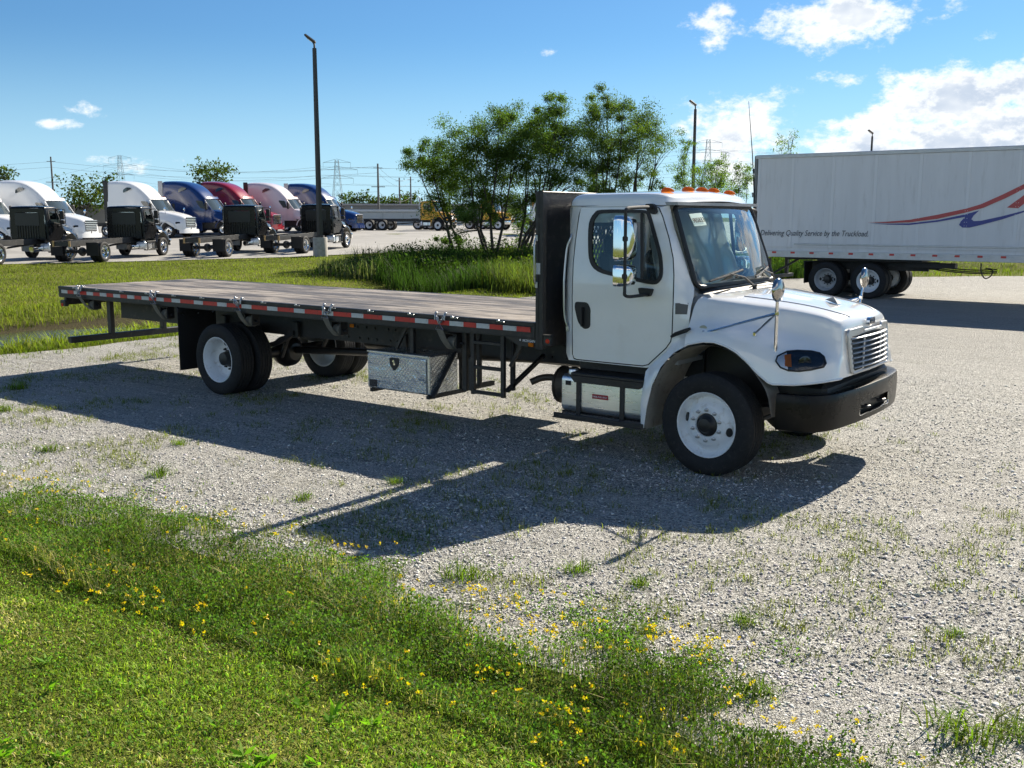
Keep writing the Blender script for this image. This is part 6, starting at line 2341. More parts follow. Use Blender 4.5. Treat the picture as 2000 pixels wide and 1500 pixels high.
# ================================================================== sleeper tractors
def sleeper(paint, lower):
    root = empty('sleeper_tractor')
    # sections along x: (x, roof z, half width at belt, half width at roof, bottom z)
    sec = [(-5.3, 4.02, 1.22, 1.12, 1.0), (-4.6, 4.03, 1.22, 1.12, 1.0), (-3.9, 3.98, 1.22, 1.10, 1.0), (-3.3, 3.84, 1.21, 1.06, 1.0), (-2.85, 3.62, 1.18, 1.02, 1.0), (-2.45, 3.32, 1.13, 0.97, 0.95), (-2.15, 3.02, 1.09, 0.93, 0.95), (-1.95, 2.80, 1.06, 0.90, 0.95), (-1.80, 2.62, 1.05, 0.88, 0.95)]
    rows = []
    for (x, zt, wb_, wr, zb) in sec:
        half = [(0, zt), (wr * 0.55, zt - 0.03), (wr * 0.88, zt - 0.12), (wr, zt - 0.32), (wr + (wb_ - wr) * 0.5, (zt + 2.0) / 2), (wb_, 1.95), (wb_, 1.5), (wb_ - 0.01, zb)]
        prof = cr([(y, z) for y, z in half], 3)
        rows.append([(x, -y, z) for y, z in prof[::-1]] + [(x, y, z) for y, z in prof[1:]])
    cabm = MB().grid(crnet(np.array(rows)[:, ::1], 3, 1)[:, ::-1])
    # back
    last = rows[0]
    cabm.add(last, [tuple(range(len(last)))])
    # nose of the cab below and beside the windshield
    cabm.prism([(-1.8, 0.95), (-1.0, 0.95), (-1.0, 1.75), (-1.25, 1.9), (-1.8, 2.62)], -1.03, -0.99)
    cabm.prism([(-1.8, 0.95), (-1.0, 0.95), (-1.0, 1.75), (-1.25, 1.9), (-1.8, 2.62)], 0.99, 1.03)
    cabm.build('cab', paint, root, 50)
    # windshield
    ys = np.linspace(-0.97, 0.97, 11)
    wg = MB().grid([[(-1.30 + 0.25 * (1 - (y / 0.97) ** 2), y, 1.86) for y in ys], [(-1.84 + 0.16 * (1 - (y / .97) ** 2), y * 0.9, 2.66) for y in ys]])
    ws_ = wg.build('windshield', mat('far_glass', (0.05, 0.065, 0.07), 0.04, coat=0.6), root, 60)
    vis = MB().grid([[(-1.78 + 0.16 * (1 - (y / .97) ** 2), y * 0.92, 2.70) for y in ys], [(-1.86 + 0.1 * (1 - (y / .97) ** 2), y * 0.9, 2.86) for y in ys]])
    vis.build('roof_visor', paint, root, 60)
    lm_ = MB().box((0, 0, 0), (0.06, 0.07, 0.03), 0.01).mesh('roof_marker')
    for yy in (-0.6, -0.25, 0, 0.25, 0.6):
        put('roof_marker', lm_, AMBER, root, (-1.86 + 0.1 * (1 - yy * yy), yy, 2.90))
    # side windows
    for s in (-1, 1):
        q = MB().prism(rnd_poly([(-2.55, 2.0), (-1.78, 1.96), (-1.98, 2.52), (-2.50, 2.56)], 0.06), s * 1.085, s * 1.05)
        q.build('side_window', MATS['far_glass'], root)
        q = MB().prism(rnd_poly([(-3.90, 3.14), (-3.20, 3.42), (-3.28, 3.50), (-3.60, 3.52), (-3.88, 3.36)], 0.06), s * 1.20, s * 1.155)
        q.build('roof_vent_window', MATS['far_glass'], root)
        q = MB().box((-5.42, s * 1.17, 2.55), (0.40, 0.05, 2.9), 0.02)
        q.build('side_extender', lower, root)
        q = MB().box((-3.5, s * 1.19, 0.66), (3.0, 0.06, 0.62), 0.03)
        q.build('side_fairing', paint, root)
        q = MB().box((-1.55, s * 1.32, 2.15), (0.16, 0.20, 0.55), 0.05)
        q.bar((-1.55, s * 1.05, 2.0), (-1.55, s * 1.3, 2.0), 0.05, 0.04)
        q.build('door_mirror', PLASTIC, root)
        q = MB().tube(cr([(-0.55, s * 1.0, 1.65), (-0.5, s * 1.12, 1.85), (-0.5, s * 1.14, 1.95)], 3), 0.02, 6)
        q.lathe([(0, -0.05), (0.10, -0.04), (0.12, 0.0), (0.0, 0.04)], (-0.5, s * 1.14, 2.0), 12, 'x')
        q.build('hood_mirror', CHROME, root)
    # hood
    hn = []
    for (x, zt, wt, wf, zb) in [(-1.30, 1.92, 1.0, 1.06, 1.05), (-1.0, 1.87, 0.97, 1.14, 1.05), (-0.5, 1.78, 0.88, 1.19, 1.05), (0.0, 1.68, 0.78, 1.17, 0.8), (0.45, 1.56, 0.68, 1.05, 0.55), (0.68, 1.44, 0.60, 0.86, 0.5), (0.78, 1.30, 0.50, 0.66, 0.5), (0.82, 1.1, 0.02, 0.05, 0.5)]:
        half = [(0, zt), (wt * 0.6, zt - 0.01), (wt, zt - 0.10), (wt + (wf - wt) * 0.5, zt - 0.32), (wf, zt - 0.58 if x > -1.2 else 1.3), (wf, min(zb, zt - 0.65))]
        prof = cr(half, 3)
        hn.append([(x, -y, z) for y, z in prof[::-1]] + [(x, y, z) for y, z in prof[1:]])
    hd_ = MB().grid(crnet(np.array(hn), 4, 1)[:, ::-1])
    hd_.build('hood', paint, root, 50, fix=True)
    for s in (-1, 1):
        q = MB().tube([(0.62 * math.cos(a) - 0.28, s * 1.19, 0.52 + 0.62 * math.sin(a)) for a in np.linspace(0.15, math.pi - 0.05, 14)], 0.045, 8)
        q.build('wheel_arch', paint, root)
        q = MB().box((0.42, s * 0.98, 1.02), (0.36, 0.16, 0.16), 0.05, Matrix.Rotation(-s * 0.75, 3, 'Z'))
        q.build('headlamp', MATS['lamp_housing'], root)
    gr = MB().box((0.80, 0, 1.08), (0.05, 1.10, 0.72), 0.02)
    gro = gr.build('grille', MATS['grille_dark'], root)
    gbm = MB().box((0, 0, 0), (0.07, 1.16, 0.045), 0.012).mesh('grille_slat')
    for k in range(6):
        put('grille_slat', gbm, CHROME, gro, (0.83, 0, 0.80 + k * 0.118))
    bp = MB()
    bp.grid([[(0.62 + 0.30 * math.sqrt(max(0, 1 - (y / 1.2) ** 2)), y, z) for y in np.linspace(-1.19, 1.19, 15)] for z in (0.30, 0.58)])
    bp.build('bumper', paint, root, 60)
    ch_ = MB()
    for s in (-1, 1):
        ch_.box((-3.6, s * 0.43, 0.88), (7.6, 0.04, 0.26))
    ch_.box((-2.0, 0, 0.75), (3.0, 1.9, 0.5))
    ch_.build('chassis_frame', FRAME, root)
    for s in (-1, 1):
        wheel(root, 'front_wheel', -0.28, s * 1.03, s, 'steer', paint=ALLOY, nuts=False)
        for xx in (-5.55, -6.85):
            wheel(root, 'rear_wheel', xx, s * 1.05, s, 'dual', paint=ALLOY, nuts=False)
    return root


SWHITE = mat('tractor_white', (0.76, 0.77, 0.78), 0.25, coat=0.5)
SBLUE = mat('tractor_blue', (0.007, 0.028, 0.125), 0.22, coat=0.6)
SRED = mat('tractor_red', (0.24, 0.008, 0.018), 0.22, coat=0.6)
SSILVER = mat('tractor_silver', (0.64, 0.58, 0.61), 0.28, coat=0.5)
SGREY = mat('tractor_grey', (0.30, 0.31, 0.34), 0.35)
SBLACK = mat('tractor_black', (0.012, 0.012, 0.013), 0.4)
sp0 = sleeper(SWHITE, SBLACK)
index_kids()
SL = [(-3, SWHITE, 'white sleeper tractor at the very left edge, mostly outside the picture'), (-2, SWHITE, 'white sleeper tractor with chrome grille left of the gap in the row'),
      (0, SWHITE, 'white sleeper tractor between the gap and the first blue tractor'), (1, SBLUE, 'dark blue sleeper tractor between a white and a red one'),
      (2, SRED, 'dark red sleeper tractor between the blue and the pale pinkish one'), (3, SSILVER, 'pale pinkish silver sleeper tractor right of the red one'),
      (4, SBLUE, 'blue sleeper tractor behind the tall light pole, last of the row')]
for k, (i, pm3, lab) in enumerate(SL):
    o = sp0 if k == 0 else copy_tree(sp0, None, {'tractor_white': pm3, 'tractor_black': SGREY if pm3 is SBLUE else SBLACK})
    # rear right corner of the cab stands on a line along the lot
    rx, ry = -63.8 + (0, 0.3, -0.2, 0.5, -0.4, 0.2, 0.4)[k], 32.2 + 4.06 * i
    h = R(20 + (0, 1.2, -0.8, 1.5, -1.6, 0.6, -1.0)[k])
    d = Vector((math.cos(h), math.sin(h))); l = Vector((-d.y, d.x))
    c = Vector((rx, ry)) + l * 1.2 + d * 5.4
    o.location = (c.x, c.y, float(Hh(c.x, c.y)) + 0.03)
    o.rotation_euler = (0, 0, h)
    tag(o, lab, 'truck', 'sleeper tractors parked in a row')

# ================================================================== yellow dump-truck chassis and a white truck behind the willows
YEL = mat('truck_yellow', (0.75, 0.36, 0.015), 0.3, coat=0.4)
yt = empty('vocational_truck')
build_cab(yt, YEL, full=False, dark_bumper=False, chrome_mirrors=False)
add_chassis(yt, 5.3, 3, rim_m=WHEEL_WHITE, over=0.9)
stk = MB().cyl((-1.80, -0.85, 0.95), (-1.80, -0.85, 2.75), 0.075, 12)
stk.tube([(-1.80, -0.85, 2.70), (-1.82, -0.85, 2.85), (-1.92, -0.85, 2.95)], 0.06, 10)
stk.build('exhaust_stack', SILVER, yt)
index_kids()
YT = [((-59.9, 56.3), 20, 'yellow cab truck with long bare black chassis on three rear axles'), ((-57.6, 61.9), 20, 'yellow truck half hidden behind the willow, middle of three'), ((-55.6, 67.0), 20, 'yellow truck behind the willow trunks, farthest of three')]
for k, (rr, hd2, lab) in enumerate(YT):
    o = yt if k == 0 else copy_tree(yt)
    place(o, rr, hd2, 5.3)
    o.rotation_euler = (0, 0, R(hd2))
    tag(o, lab, 'truck', 'yellow trucks across the lot')
o = copy_tree(yt, None, {'truck_yellow': WHITE})
place(o, (-38.0, 57.6), 205, 5.3)
o.rotation_euler = (0, 0, R(205))
tag(o, 'white truck facing left behind the willow trunks beside the headboard', 'truck')

# ================================================================== light poles
POLE = mat('bronze_pole', (0.030, 0.026, 0.022), 0.5, vary=0.15)
CONC = mat('pole_concrete', (0.36, 0.34, 0.31), 0.85, vary=0.2, vscale=5, bump=0.4, bscale=30, dirt=(0.2, 0.18, 0.15, 0.4))


def light_pole(x, y, h, lab, with_base=True, az=0.0):
    z = float(Hh(x, y))
    root = empty('light_pole', (x, y, z), az)
    p_ = MB().tube([(0, 0, 1.0 if with_base else 0), (0, 0, h)], [0.155, 0.105], 4)
    p_.box((0, 0, 1.04 if with_base else 0.04), (0.42, 0.42, 0.08), 0.01)
    p_.build('pole', POLE, root, 20)
    if with_base:
        q = MB().lathe([(0.0, 1.0), (0.36, 1.0), (0.38, 0.97), (0.38, -0.2)], seg=24, axis='z')
        q.build('concrete_base', CONC, root)
    a = MB().tube([(0, 0, h - 0.05), (0, 0, h + 0.18), (-0.06, 0, h + 0.30)], [0.05, 0.05, 0.05], 8)
    a.build('bracket', POLE, root)
    hd3 = MB().box((-0.20, 0, h + 0.46), (0.66, 0.42, 0.12), 0.05, Matrix.Rotation(0.62, 3, 'Y'))
    l_ = hd3.build('lamp_head', POLE, root)
    q = MB().box((-0.235, 0, h + 0.385), (0.30, 0.30, 0.03), 0.01, Matrix.Rotation(0.62, 3, 'Y'))
    q.build('lamp_lens', mat('lamp_lens_grey', (0.45, 0.46, 0.47), 0.2), l_)
    tag(root, lab, 'light pole', 'yard light poles')


light_pole(-36.14, 27.21, 10.5, 'tall dark light pole on a round concrete base beside the lawn', True, R(40))
light_pole(-32.4, 62.0, 9.4, 'light pole rising behind the truck cab left of the box trailer', True, R(40))
light_pole(-30.7, 98.4, 9.4, 'light pole whose top shows above the box trailer roof', True, R(40))

# ================================================================== utility poles, pylons and wires
UW = mat('utility_pole', (0.12, 0.115, 0.11), 0.8, vary=0.2)
WIRE = mat('wire', (0.16, 0.18, 0.20), 0.6)
for (x, y, h, lab) in ((-158.8, 80.8, 10.8, 'thin utility pole standing above the parked tractors at far left'), (-101.8, 98.7, 8.7, 'utility pole left of the yellow trucks with a small crossarm'),
                       (-126.9, 129.9, 8.2, 'bare steel pole between two others above the tree line'), (-132.0, 138.5, 8.8, 'steel pole nearest the willow trees above the tree line')):
    z = float(Hh(x, y))
    root = empty('utility_pole', (x, y, z))
    q = MB().tube([(0, 0, 0), (0, 0, h)], [0.20, 0.12], 8)
    q.build('pole', UW, root)
    MB().bar((-0.6, -0.8, h * 0.62), (0.6, 0.8, h * 0.62), 0.1, 0.1).build('crossarm', UW, root)
    MB().bar((-0.4, -0.55, h * 0.93), (0.4, 0.55, h * 0.93), 0.08, 0.08).build('crossarm', UW, root)
    tag(root, lab, 'pole', 'utility poles')


def pylon(x, y, h, w0, lab, r=0.05):
    z = float(Hh(x, y))
    root = empty('power_pylon', (x, y, z), R(36))
    m_ = MB()
    lv = [0, 0.2, 0.38, 0.54, 0.66, 0.76, 0.85, 0.93, 1.0]
    def hw(t): return w0 * (1 - t) ** 1.1 / 2 + 0.5
    for sx in (-1, 1):
        for sy in (-1, 1):
            m_.tube([(sx * hw(t), sy * hw(t), t * h) for t in lv], r, 4)
    for a, b in zip(lv[:-1], lv[1:]):
        for (s1, s2) in (((-1, -1), (1, -1)), ((1, -1), (1, 1)), ((1, 1), (-1, 1)), ((-1, 1), (-1, -1))):
            m_.tube([(s1[0] * hw(a), s1[1] * hw(a), a * h), (s2[0] * hw(b), s2[1] * hw(b), b * h)], r * 0.6, 3)
            m_.tube([(s2[0] * hw(a), s2[1] * hw(a), a * h), (s1[0] * hw(b), s1[1] * hw(b), b * h)], r * 0.6, 3)
    m_.build('tower_lattice', mat('galvanised', (0.34, 0.37, 0.40), 0.5, metal=0.3), root)
    for t, L in ((0.70, 5.2), (0.84, 6.6), (0.96, 4.4)):
        q = MB()
        for s in (-1, 1):
            q.tube([(0, 0, t * h + 1.1), (s * L, 0, t * h)], r * 0.8, 4)
            q.tube([(0, 0, t * h), (s * L, 0, t * h)], r * 0.8, 4)
            q.tube([(s * L, 0, t * h), (s * L, 0, t * h - 1.6)], r * 0.7, 4)
        q.build('crossarm', MATS['galvanised'], root)
    tag(root, lab, 'pylon', 'power line pylons')
    return (x, y, z, h)


pa = pylon(-357.8, 218.9, 24.5, 3.6, 'lattice power pylon above the white sleeper tractors at left')
pb = pylon(-239.2, 220.6, 19.0, 3.2, 'lattice power pylon just right of the tall light pole')
pc = pylon(-144.6, 291.8, 25.5, 3.6, 'lattice power pylon behind the bush left of the box trailer')
wr_ = MB()
ends = [(-700, 260), (pa[0], pa[1]), (pb[0], pb[1]), (pc[0], pc[1]), (60, 380)]
hs = [24, 24.5, 19.5, 25.5, 26]
for t in (0.66, 0.80, 0.93):
    for off in (-5, 5):
        for i in range(4):
            a, b = np.array(ends[i], float), np.array(ends[i + 1], float)
            L = np.linalg.norm(b - a)
            pts = []
            for k in range(13):
                f = k / 12
                hh = (hs[i] * (1 - f) + hs[i + 1] * f) * t
                q = a + (b - a) * f
                pts.append((q[0] + off * 0.6, q[1] + off * 0.8, hh - L * 0.022 * 4 * f * (1 - f)))
            wr_.tube(pts, 0.030, 3)
for (a, b, za, zb) in (((-158.8, 80.8), (-101.8, 98.7), 11.3, 9.6), ((-101.8, 98.7), (-132, 138.5), 9.6, 9.8), ((-260, 40), (-158.8, 80.8), 10.8, 11.3)):
    for dz_ in (0, -0.9, -3.6):
        pts = [(a[0] + (b[0] - a[0]) * f, a[1] + (b[1] - a[1]) * f, za + (zb - za) * f + dz_ - 1.2 * 4 * f * (1 - f)) for f in np.linspace(0, 1, 9)]
        wr_.tube(pts, 0.018, 3)
tag(wr_.build('power_lines', WIRE), 'thin power lines strung across the sky between the pylons', 'wires', kind='stuff')

# ================================================================== buildings beyond the lot
def hall(name, a, b, depth, h, m_, lab, roof_m, bays=12, band=None):
    a, b = Vector(a), Vector(b)
    z = float(Hh(a.x, a.y))
    root = empty(name, ((a.x + b.x) / 2, (a.y + b.y) / 2, z))
    d = (b - a); L = d.length; ang = math.atan2(d.y, d.x)
    root.rotation_euler = (0, 0, ang)
    q = MB().box((0, depth / 2, h / 2), (L, depth, h)); q.build('wall', m_, root)
    q = MB().box((0, depth / 2, h + 0.15), (L + 0.6, depth + 0.6, 0.3), 0.05); q.build('roof', roof_m, root)
    pn = MB().box((0, 0, 0), (L / bays - 0.15, 0.08, h * 0.92), 0.02).mesh('wall_panel')
    for k in range(bays):
        put('wall_panel', pn, m_, root, (-L / 2 + L / bays * (k + 0.5), -0.03, h * 0.48))
    if band:
        dk = MB().box((0, 0, 0), (L / bays * 0.55, 0.06, h * 0.34), 0.02).mesh('dock_door')
        for k in range(0, bays, 2):
            put('dock_door', dk, band, root, (-L / 2 + L / bays * (k + 0.5), -0.10, h * 0.22))
    tag(root, lab, 'building')


GB, GW, RFM = mat('grey_cladding', (0.20, 0.195, 0.185), 0.7, vary=0.12, vscale=0.3), mat('pale_cladding', (0.42, 0.45, 0.46), 0.6, vary=0.06, vscale=0.3), mat('flat_roof', (0.30, 0.30, 0.31), 0.7)
DRK = mat('dark_opening', (0.06, 0.055, 0.05), 0.6)
hall('warehouse', (-146, 84), (-104, 138.4), 18, 3.0, GB, 'long low grey brown warehouse behind the lot between the light pole and yellow trucks', RFM, 14, None)
hall('storage_building', (-92, 82), (-80.5, 92.3), 8, 1.75, GW, 'low pale wall building in front of the warehouse left of the yellow trucks', mat('pale_roof', (0.5, 0.52, 0.53), 0.6), 6, None)
hall('metal_shed', (-128, 52), (-118, 65), 8, 2.4, GB, 'low grey shed between the white sleeper tractors', RFM, 6, DRK)

# dark pickup parked by the shed
pk_ = empty('pickup_truck', (-100.5, 47.2, float(Hh(-100.5, 47.2))), R(35))
PKM = mat('pickup_blue', (0.012, 0.03, 0.07), 0.3, coat=0.4)
prof = [(-2.7, 0.5), (2.6, 0.5), (2.65, 0.95), (1.3, 1.1), (0.6, 1.75), (-0.8, 1.78), (-1.0, 1.12), (-2.7, 1.1)]
q = MB().prism(rnd_poly(prof, 0.12), -0.95, 0.95); q.build('body', PKM, pk_)
q = MB().prism(rnd_poly([(1.05, 1.15), (0.55, 1.66), (-0.70, 1.68), (-0.85, 1.15)], 0.05), -0.965, 0.965); q.build('side_window', MATS['far_glass'], pk_)
for xx in (-1.75, 1.75):
    for s in (-1, 1):
        q = MB().lathe([(0.0, s * 0.12), (0.22, s * 0.12), (0.38, s * 0.10), (0.38, -s * 0.10)], (xx, s * 0.86, 0.38), 18); q.build('wheel', TYRE, pk_)
tag(pk_, 'dark blue pickup parked far off between the white sleeper tractors', 'pickup')
TREES = [
    ('willow_tree', (-26.38, 27.17), [(-26.79, 25.2, 5.31, 1.05, 0.51), (-27.49, 25.28, 4.75, 0.52, 0.59), (-27.8, 27.31, 4.85, 0.74, 0.61), (-27.58, 26.6, 4.07, 0.87, 0.53), (-25.54, 26.18, 3.0, 0.94, 0.58), (-27.08, 26.37, 3.01, 0.72, 0.62), (-26.79, 26.78, 4.17, 0.86, 0.62)]),
    ('willow_tree', (-24.32, 26.84), [(-24.44, 25.39, 5.71, 0.91, 0.68), (-25.05, 27.24, 6.52, 0.9, 0.66), (-23.37, 26.01, 6.66, 0.68, 0.45), (-23.47, 27.05, 5.76, 0.81, 0.81), (-25.07, 26.35, 5.13, 1.05, 0.82), (-24.26, 26.61, 4.89, 1.04, 0.93), (-25.67, 26.17, 4.47, 0.84, 0.66), (-25.43, 26.96, 4.03, 1.09, 0.76), (-24.83, 28.28, 4.18, 1.01, 0.86), (-23.08, 26.91, 4.86, 0.69, 0.8), (-25.07, 26.88, 3.23, 0.85, 0.52), (-24.05, 27.83, 3.12, 0.61, 0.61), (-24.18, 26.12, 2.43, 0.78, 0.46), (-24.4, 24.79, 2.21, 0.76, 0.49), (-26.87, 26.82, 1.3, 0.87, 0.29)]),
    ('willow_tree', (-23.99, 28.34), [(-22.8, 28.43, 6.81, 0.94, 0.59), (-22.19, 28.95, 7.04, 0.7, 0.47), (-24.08, 29.84, 6.19, 1.1, 0.85), (-22.58, 29.75, 6.23, 0.96, 0.84), (-22.74, 29.17, 5.18, 1.07, 0.95), (-22.53, 30.53, 5.47, 0.97, 0.85), (-22.65, 27.47, 4.43, 0.81, 0.69), (-23.07, 29.87, 4.07, 0.77, 0.53), (-21.64, 29.61, 4.6, 0.71, 0.59), (-22.95, 27.49, 5.33, 0.69, 0.69), (-24.02, 28.97, 3.25, 0.67, 0.53), (-24.87, 29.41, 2.2, 0.59, 0.59), (-21.52, 29.03, 3.79, 0.65, 0.42)]),
    ('willow_tree', (-21.94, 32.39), [(-22.15, 32.75, 7.75, 0.95, 0.65), (-21.01, 32.28, 7.29, 0.73, 0.49), (-22.62, 32.84, 7.22, 0.63, 0.45), (-22.97, 32.5, 6.26, 0.7, 0.7), (-21.62, 31.51, 5.67, 0.88, 0.83), (-22.17, 33.54, 6.29, 0.81, 0.76), (-22.65, 32.49, 4.81, 0.65, 0.85), (-22.1, 33.0, 4.58, 0.7, 0.7), (-22.82, 33.01, 3.86, 0.66, 0.46), (-21.47, 32.46, 3.73, 0.59, 0.4)]),
    ('willow_tree', (-21.36, 34.08), [(-21.49, 35.02, 7.01, 0.93, 0.57), (-21.17, 35.74, 6.6, 0.73, 0.78), (-20.61, 33.05, 5.76, 0.74, 0.84), (-22.21, 34.84, 5.44, 0.67, 0.67), (-20.0, 34.68, 5.71, 0.45, 0.4), (-21.85, 33.63, 4.59, 0.56, 0.76), (-20.24, 33.5, 6.2, 0.64, 0.54), (-21.64, 34.66, 4.3, 0.72, 0.51), (-20.3, 34.04, 4.13, 0.55, 0.4)]),
    ('slender_tree', (-20.3, 37.38), [(-20.96, 38.37, 5.57, 0.32, 0.92), (-20.15, 36.59, 4.7, 0.47, 0.57), (-20.46, 37.5, 4.11, 0.63, 0.53), (-20.06, 37.16, 5.97, 0.26, 0.31)]),
    ('leafy_bush', (-18.3, 36.38), [(-18.51, 36.67, 4.47, 0.87, 0.56), (-17.7, 35.62, 4.89, 0.55, 0.35), (-18.28, 35.12, 4.24, 0.6, 0.5), (-18.2, 37.45, 4.31, 0.51, 0.51), (-18.66, 37.12, 3.82, 0.77, 0.46)]),
    ('leafy_bush', (-16.31, 35.37), [(-16.48, 35.51, 4.38, 0.39, 0.59), (-17.02, 36.53, 3.75, 0.6, 0.45), (-15.76, 34.61, 4.05, 0.33, 0.48)]),
    ('young_tree', (-14.87, 37.71), [(-15.48, 38.66, 5.99, 0.66, 0.3), (-14.91, 36.36, 5.48, 0.39, 0.19), (-15.4, 39.17, 6.33, 0.31, 0.2), (-15.08, 38.05, 5.39, 0.45, 0.2)]),
]
FAR_TREES = [
    ('far_tree', (-117.2, 62.0), [(-116.2, 60.95, 5.6, 1.82, 1.3), (-115.58, 62.27, 5.11, 1.7, 1.44), (-118.39, 61.14, 4.8, 1.32, 1.05), (-118.46, 62.87, 4.19, 2.26, 1.06)]),
    ('far_tree', (-110.5, 60.9), [(-111.82, 62.19, 6.79, 0.9, 0.77), (-111.28, 61.31, 5.78, 1.15, 1.02), (-109.68, 60.04, 4.51, 1.38, 1.13)]),
    ('far_tree', (-121.2, 84.1), [(-122.02, 83.7, 9.38, 1.52, 0.91), (-120.89, 85.35, 9.26, 1.99, 0.92), (-119.52, 83.11, 8.28, 2.85, 1.05), (-122.83, 83.76, 7.79, 1.22, 0.76), (-119.72, 84.55, 7.6, 1.51, 0.76)]),
    ('far_tree', (-115.9, 50.5), [(-115.7, 51.13, 7.73, 1.22, 0.61), (-116.93, 50.61, 6.98, 1.83, 1.1), (-115.74, 51.5, 6.8, 0.73, 0.61)]),
    ('far_tree', (-179.1, 165.7), [(-179.07, 165.81, 6.87, 1.52, 1.01), (-178.7, 166.25, 5.3, 1.77, 1.27)]),
    ('far_tree', (-177.6, 166.8), [(-176.63, 166.02, 7.21, 1.51, 1.01), (-177.03, 167.21, 5.3, 1.77, 1.27)]),
    ('far_tree', (-176.1, 167.9), [(-174.93, 166.93, 7.02, 1.51, 1.01), (-175.49, 168.29, 5.3, 1.77, 1.27)]),
    ('far_tree', (-174.6, 169.1), [(-174.63, 169.22, 7.06, 1.52, 1.01), (-174.84, 170.25, 5.31, 1.78, 1.27)]),
    ('far_tree', (-173.1, 170.2), [(-172.74, 169.93, 6.33, 1.52, 1.01), (-171.2, 169.21, 5.28, 1.76, 1.26)]),
    ('far_tree', (-171.6, 171.3), [(-171.62, 171.44, 6.65, 1.52, 1.01), (-170.24, 170.86, 5.29, 1.76, 1.26)]),
    ('far_tree', (-170.1, 172.4), [(-170.73, 173.18, 6.38, 1.52, 1.02), (-169.27, 172.52, 5.3, 1.77, 1.26)]),
    ('far_tree', (-168.6, 173.6), [(-168.23, 173.25, 6.47, 1.52, 1.01), (-169.21, 175.17, 5.33, 1.78, 1.27)]),
    ('far_tree', (-167.1, 174.7), [(-166.78, 174.41, 6.49, 1.52, 1.01), (-166.17, 174.64, 5.3, 1.77, 1.26)]),
    ('far_tree', (-165.6, 175.8), [(-165.16, 175.41, 7.12, 1.52, 1.01), (-165.04, 176.16, 5.31, 1.77, 1.27)]),
    ('far_tree', (-156.9, 163.6), [(-155.78, 162.41, 6.25, 1.18, 1.3), (-157.05, 163.73, 4.9, 1.07, 0.95)]),
]

# ================================================================== trees
BARK = mat('bark', (0.050, 0.042, 0.034), 0.9, vary=0.3, vscale=6, bump=0.5, bscale=30)


def make_tree(name, base, clumps, lab, cat, tint, leaf, per, group, asp=0.24, droop=0.3, trunks=None, rad=0.09, dens=1.0):
    bx, by = base
    z0 = float(Hh(bx, by)) - 0.05
    root = empty(name, (bx, by, z0))
    B = Vector((bx, by, z0))
    tb = MB()
    C = [Vector(c[:3]) for c in clumps]
    ctr = sum(C, Vector()) / len(C)
    low = min(c.z for c in C)
    nt = trunks or max(1, min(4, len(C) // 3))
    order = sorted(range(len(C)), key=lambda i: math.atan2(C[i].y - ctr.y, C[i].x - ctr.x))
    groups = [order[i::nt] if nt == 1 else order[int(i * len(order) / nt):int((i + 1) * len(order) / nt)] for i in range(nt)]
    for gi, g in enumerate(groups):
        if not g:
            continue
        gc = sum((C[i] for i in g), Vector()) / len(g)
        f0 = B + Vector((random.uniform(-.25, .25), random.uniform(-.25, .25), 0)) * (1 if nt > 1 else 0)
        fork = f0.lerp(gc, 0.55) + Vector((0, 0, -0.1 * (gc.z - f0.z)))
        mid = f0.lerp(fork, 0.5) + Vector((random.uniform(-.15, .15), random.uniform(-.15, .15), 0.15))
        pts = cr([tuple(f0), tuple(mid), tuple(fork)], 4)
        r0 = rad * (1.0 if nt == 1 else 0.8)
        tb.tube([p - np.array(B) for p in pts], list(np.linspace(r0, r0 * 0.62, len(pts))), 7)
        for i in g:
            e = C[i]
            m2 = fork.lerp(e, 0.5) + Vector((random.uniform(-.2, .2), random.uniform(-.2, .2), random.uniform(0, .25)))
            pp = cr([tuple(fork), tuple(m2), tuple(e)], 4)
            tb.tube([p - np.array(B) for p in pp], list(np.linspace(r0 * 0.5, r0 * 0.12, len(pp))), 5)
            for k in range(5):
                a = Vector(pp[random.randint(4, 7)])
                q = e + Vector((random.gauss(0, .5) * clumps[i][3], random.gauss(0, .5) * clumps[i][3], random.gauss(0.1, .5) * clumps[i][4]))
                tb.tube([a - B, a.lerp(q, .5) + Vector((0, 0, .08)) - B, q - B], [r0 * 0.16, r0 * 0.11, r0 * 0.05], 4)
    tb.build('trunk', BARK, root)
    Ps, Ts = [], []
    for (x, y, z, rh, rv) in clumps:
        n = int(per * (rh * rv) * dens)
        nsub = max(6, int(13 * math.sqrt(rh * rv)))
        sub = rng.normal(0, 0.55, (nsub, 3)) * np.array([rh, rh, rv])
        ssz = rng.uniform(0.20, 0.48, nsub)
        w_ = rng.integers(0, nsub, n)
        off = rng.normal(0, 1, (n, 3)) * (ssz[w_] * min(rh, rv))[:, None] * np.array([1, 1, 0.72])
        Q = sub[w_] + off
        Q[:, 2] -= droop * 0.25 * np.abs(rng.normal(0, 1, n)) * rv * 0.4
        Ps.append(Q + np.array([x, y, z]) - np.array(B))
        shade = rng.normal(1, 0.16, nsub)[w_]
        Ts.append(hue(tint, n, 0.22, 0.14) * shade[:, None])
    Pn, Tn = np.concatenate(Ps), np.concatenate(Ts)
    nr = rng.normal(size=(len(Pn), 3))
    nr[:, 2] -= droop
    V_, F_, C_ = leaves(Pn, rng.uniform(0.7, 1.3, len(Pn)) * leaf, asp, Tn, nr)
    me = sheet_mesh('crown', V_, F_, C_)
    put('crown', me, LEAF, root)
    tag(root, lab, cat, group)


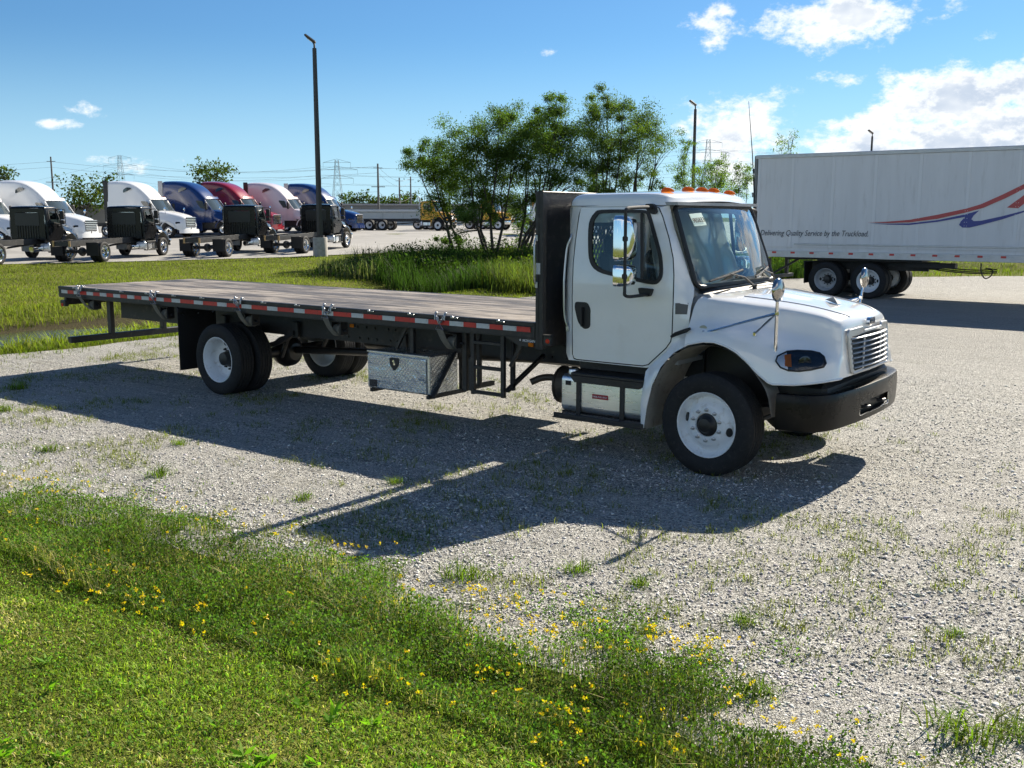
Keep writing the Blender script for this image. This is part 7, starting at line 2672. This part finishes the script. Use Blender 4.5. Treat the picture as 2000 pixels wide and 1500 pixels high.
TLAB = [('low spreading willow at the left of the clump in front of the yellow trucks', 'tree'), ('dense willow with leaning trunk left of the black headboard', 'tree'), ('willow directly behind the black headboard', 'tree'),
        ('tallest willow of the clump above the middle of the cab roof', 'tree'), ('open airy willow at the right end of the clump', 'tree'), ('slender sapling against the light pole behind the cab roof', 'tree'),
        ('bright leafy bush left of the box trailer', 'bush'), ('small bush touching the rear edge of the box trailer', 'bush'), ('sparse young tree top showing above the box trailer roof', 'tree')]
for k, (nm, base, cl) in enumerate(TREES):
    lab, cat = TLAB[k]
    tint = (0.074, 0.128, 0.032) if k < 3 else ((0.086, 0.136, 0.038) if k < 5 else (0.115, 0.18, 0.038))
    make_tree(nm, base, cl, lab, cat, tint, 0.11 if k < 5 else 0.11, 5600 if k < 5 else 2800, 'trees in the wet strip', asp=0.30, rad=0.11 if k < 5 else 0.05, trunks=None if k < 5 else 1, dens=(0.8 if k == 4 else (0.35 if k == 8 else 1)))
FLAB = ['leafy tree far off between the two white sleeper tractors', 'narrow tree beside the roof of the second white sleeper tractor', 'round tree rising behind the red sleeper tractor', 'tree at the left edge above the white sleeper tractor']
for k, (nm, base, cl) in enumerate(FAR_TREES):
    n_ = k - 3
    lab = FLAB[k] if k < 4 else ('round dark tree beside the steel pole at the right end of the distant tree line' if k == len(FAR_TREES) - 1 else 'distant dark green tree above the warehouse, %s from the left in its row' % ('first', 'second', 'third', 'fourth', 'fifth', 'sixth', 'seventh', 'eighth', 'ninth', 'tenth')[(k - 4) % 10])
    make_tree(nm, base, cl, lab, 'tree', (0.045, 0.075, 0.022), 0.38 if k < 4 else 0.55, 150 if k < 4 else 90, 'trees beyond the lot' if k < 4 or k == len(FAR_TREES) - 1 else 'distant row of trees', asp=0.6, droop=0.0, trunks=1, rad=0.22)
# bare dead tree beside the bush
dt = empty('bare_tree', (-19.5, 38.5, float(Hh(-19.5, 38.5))))
q = MB()
def limb(p, d, L, r, n):
    e = p + d * L
    q.tube([p, p.lerp(e, .5) + Vector((random.uniform(-.05, .05), random.uniform(-.05, .05), 0)) * L, e], [r, r * .8, r * .55], 5)
    if n:
        for k in range(3):
            d2 = (d + Vector((random.uniform(-.7, .7), random.uniform(-.7, .7), random.uniform(-.1, .4)))).normalized()
            limb(p.lerp(e, random.uniform(.5, 1)), d2, L * .62, r * .55, n - 1)
limb(Vector((0, 0, 0)), Vector((0.05, 0, 1)).normalized(), 2.6, 0.05, 4)
q.build('branches', BARK, dt)
tag(dt, 'bare leafless tree beside the pylon and bush left of the trailer', 'tree')
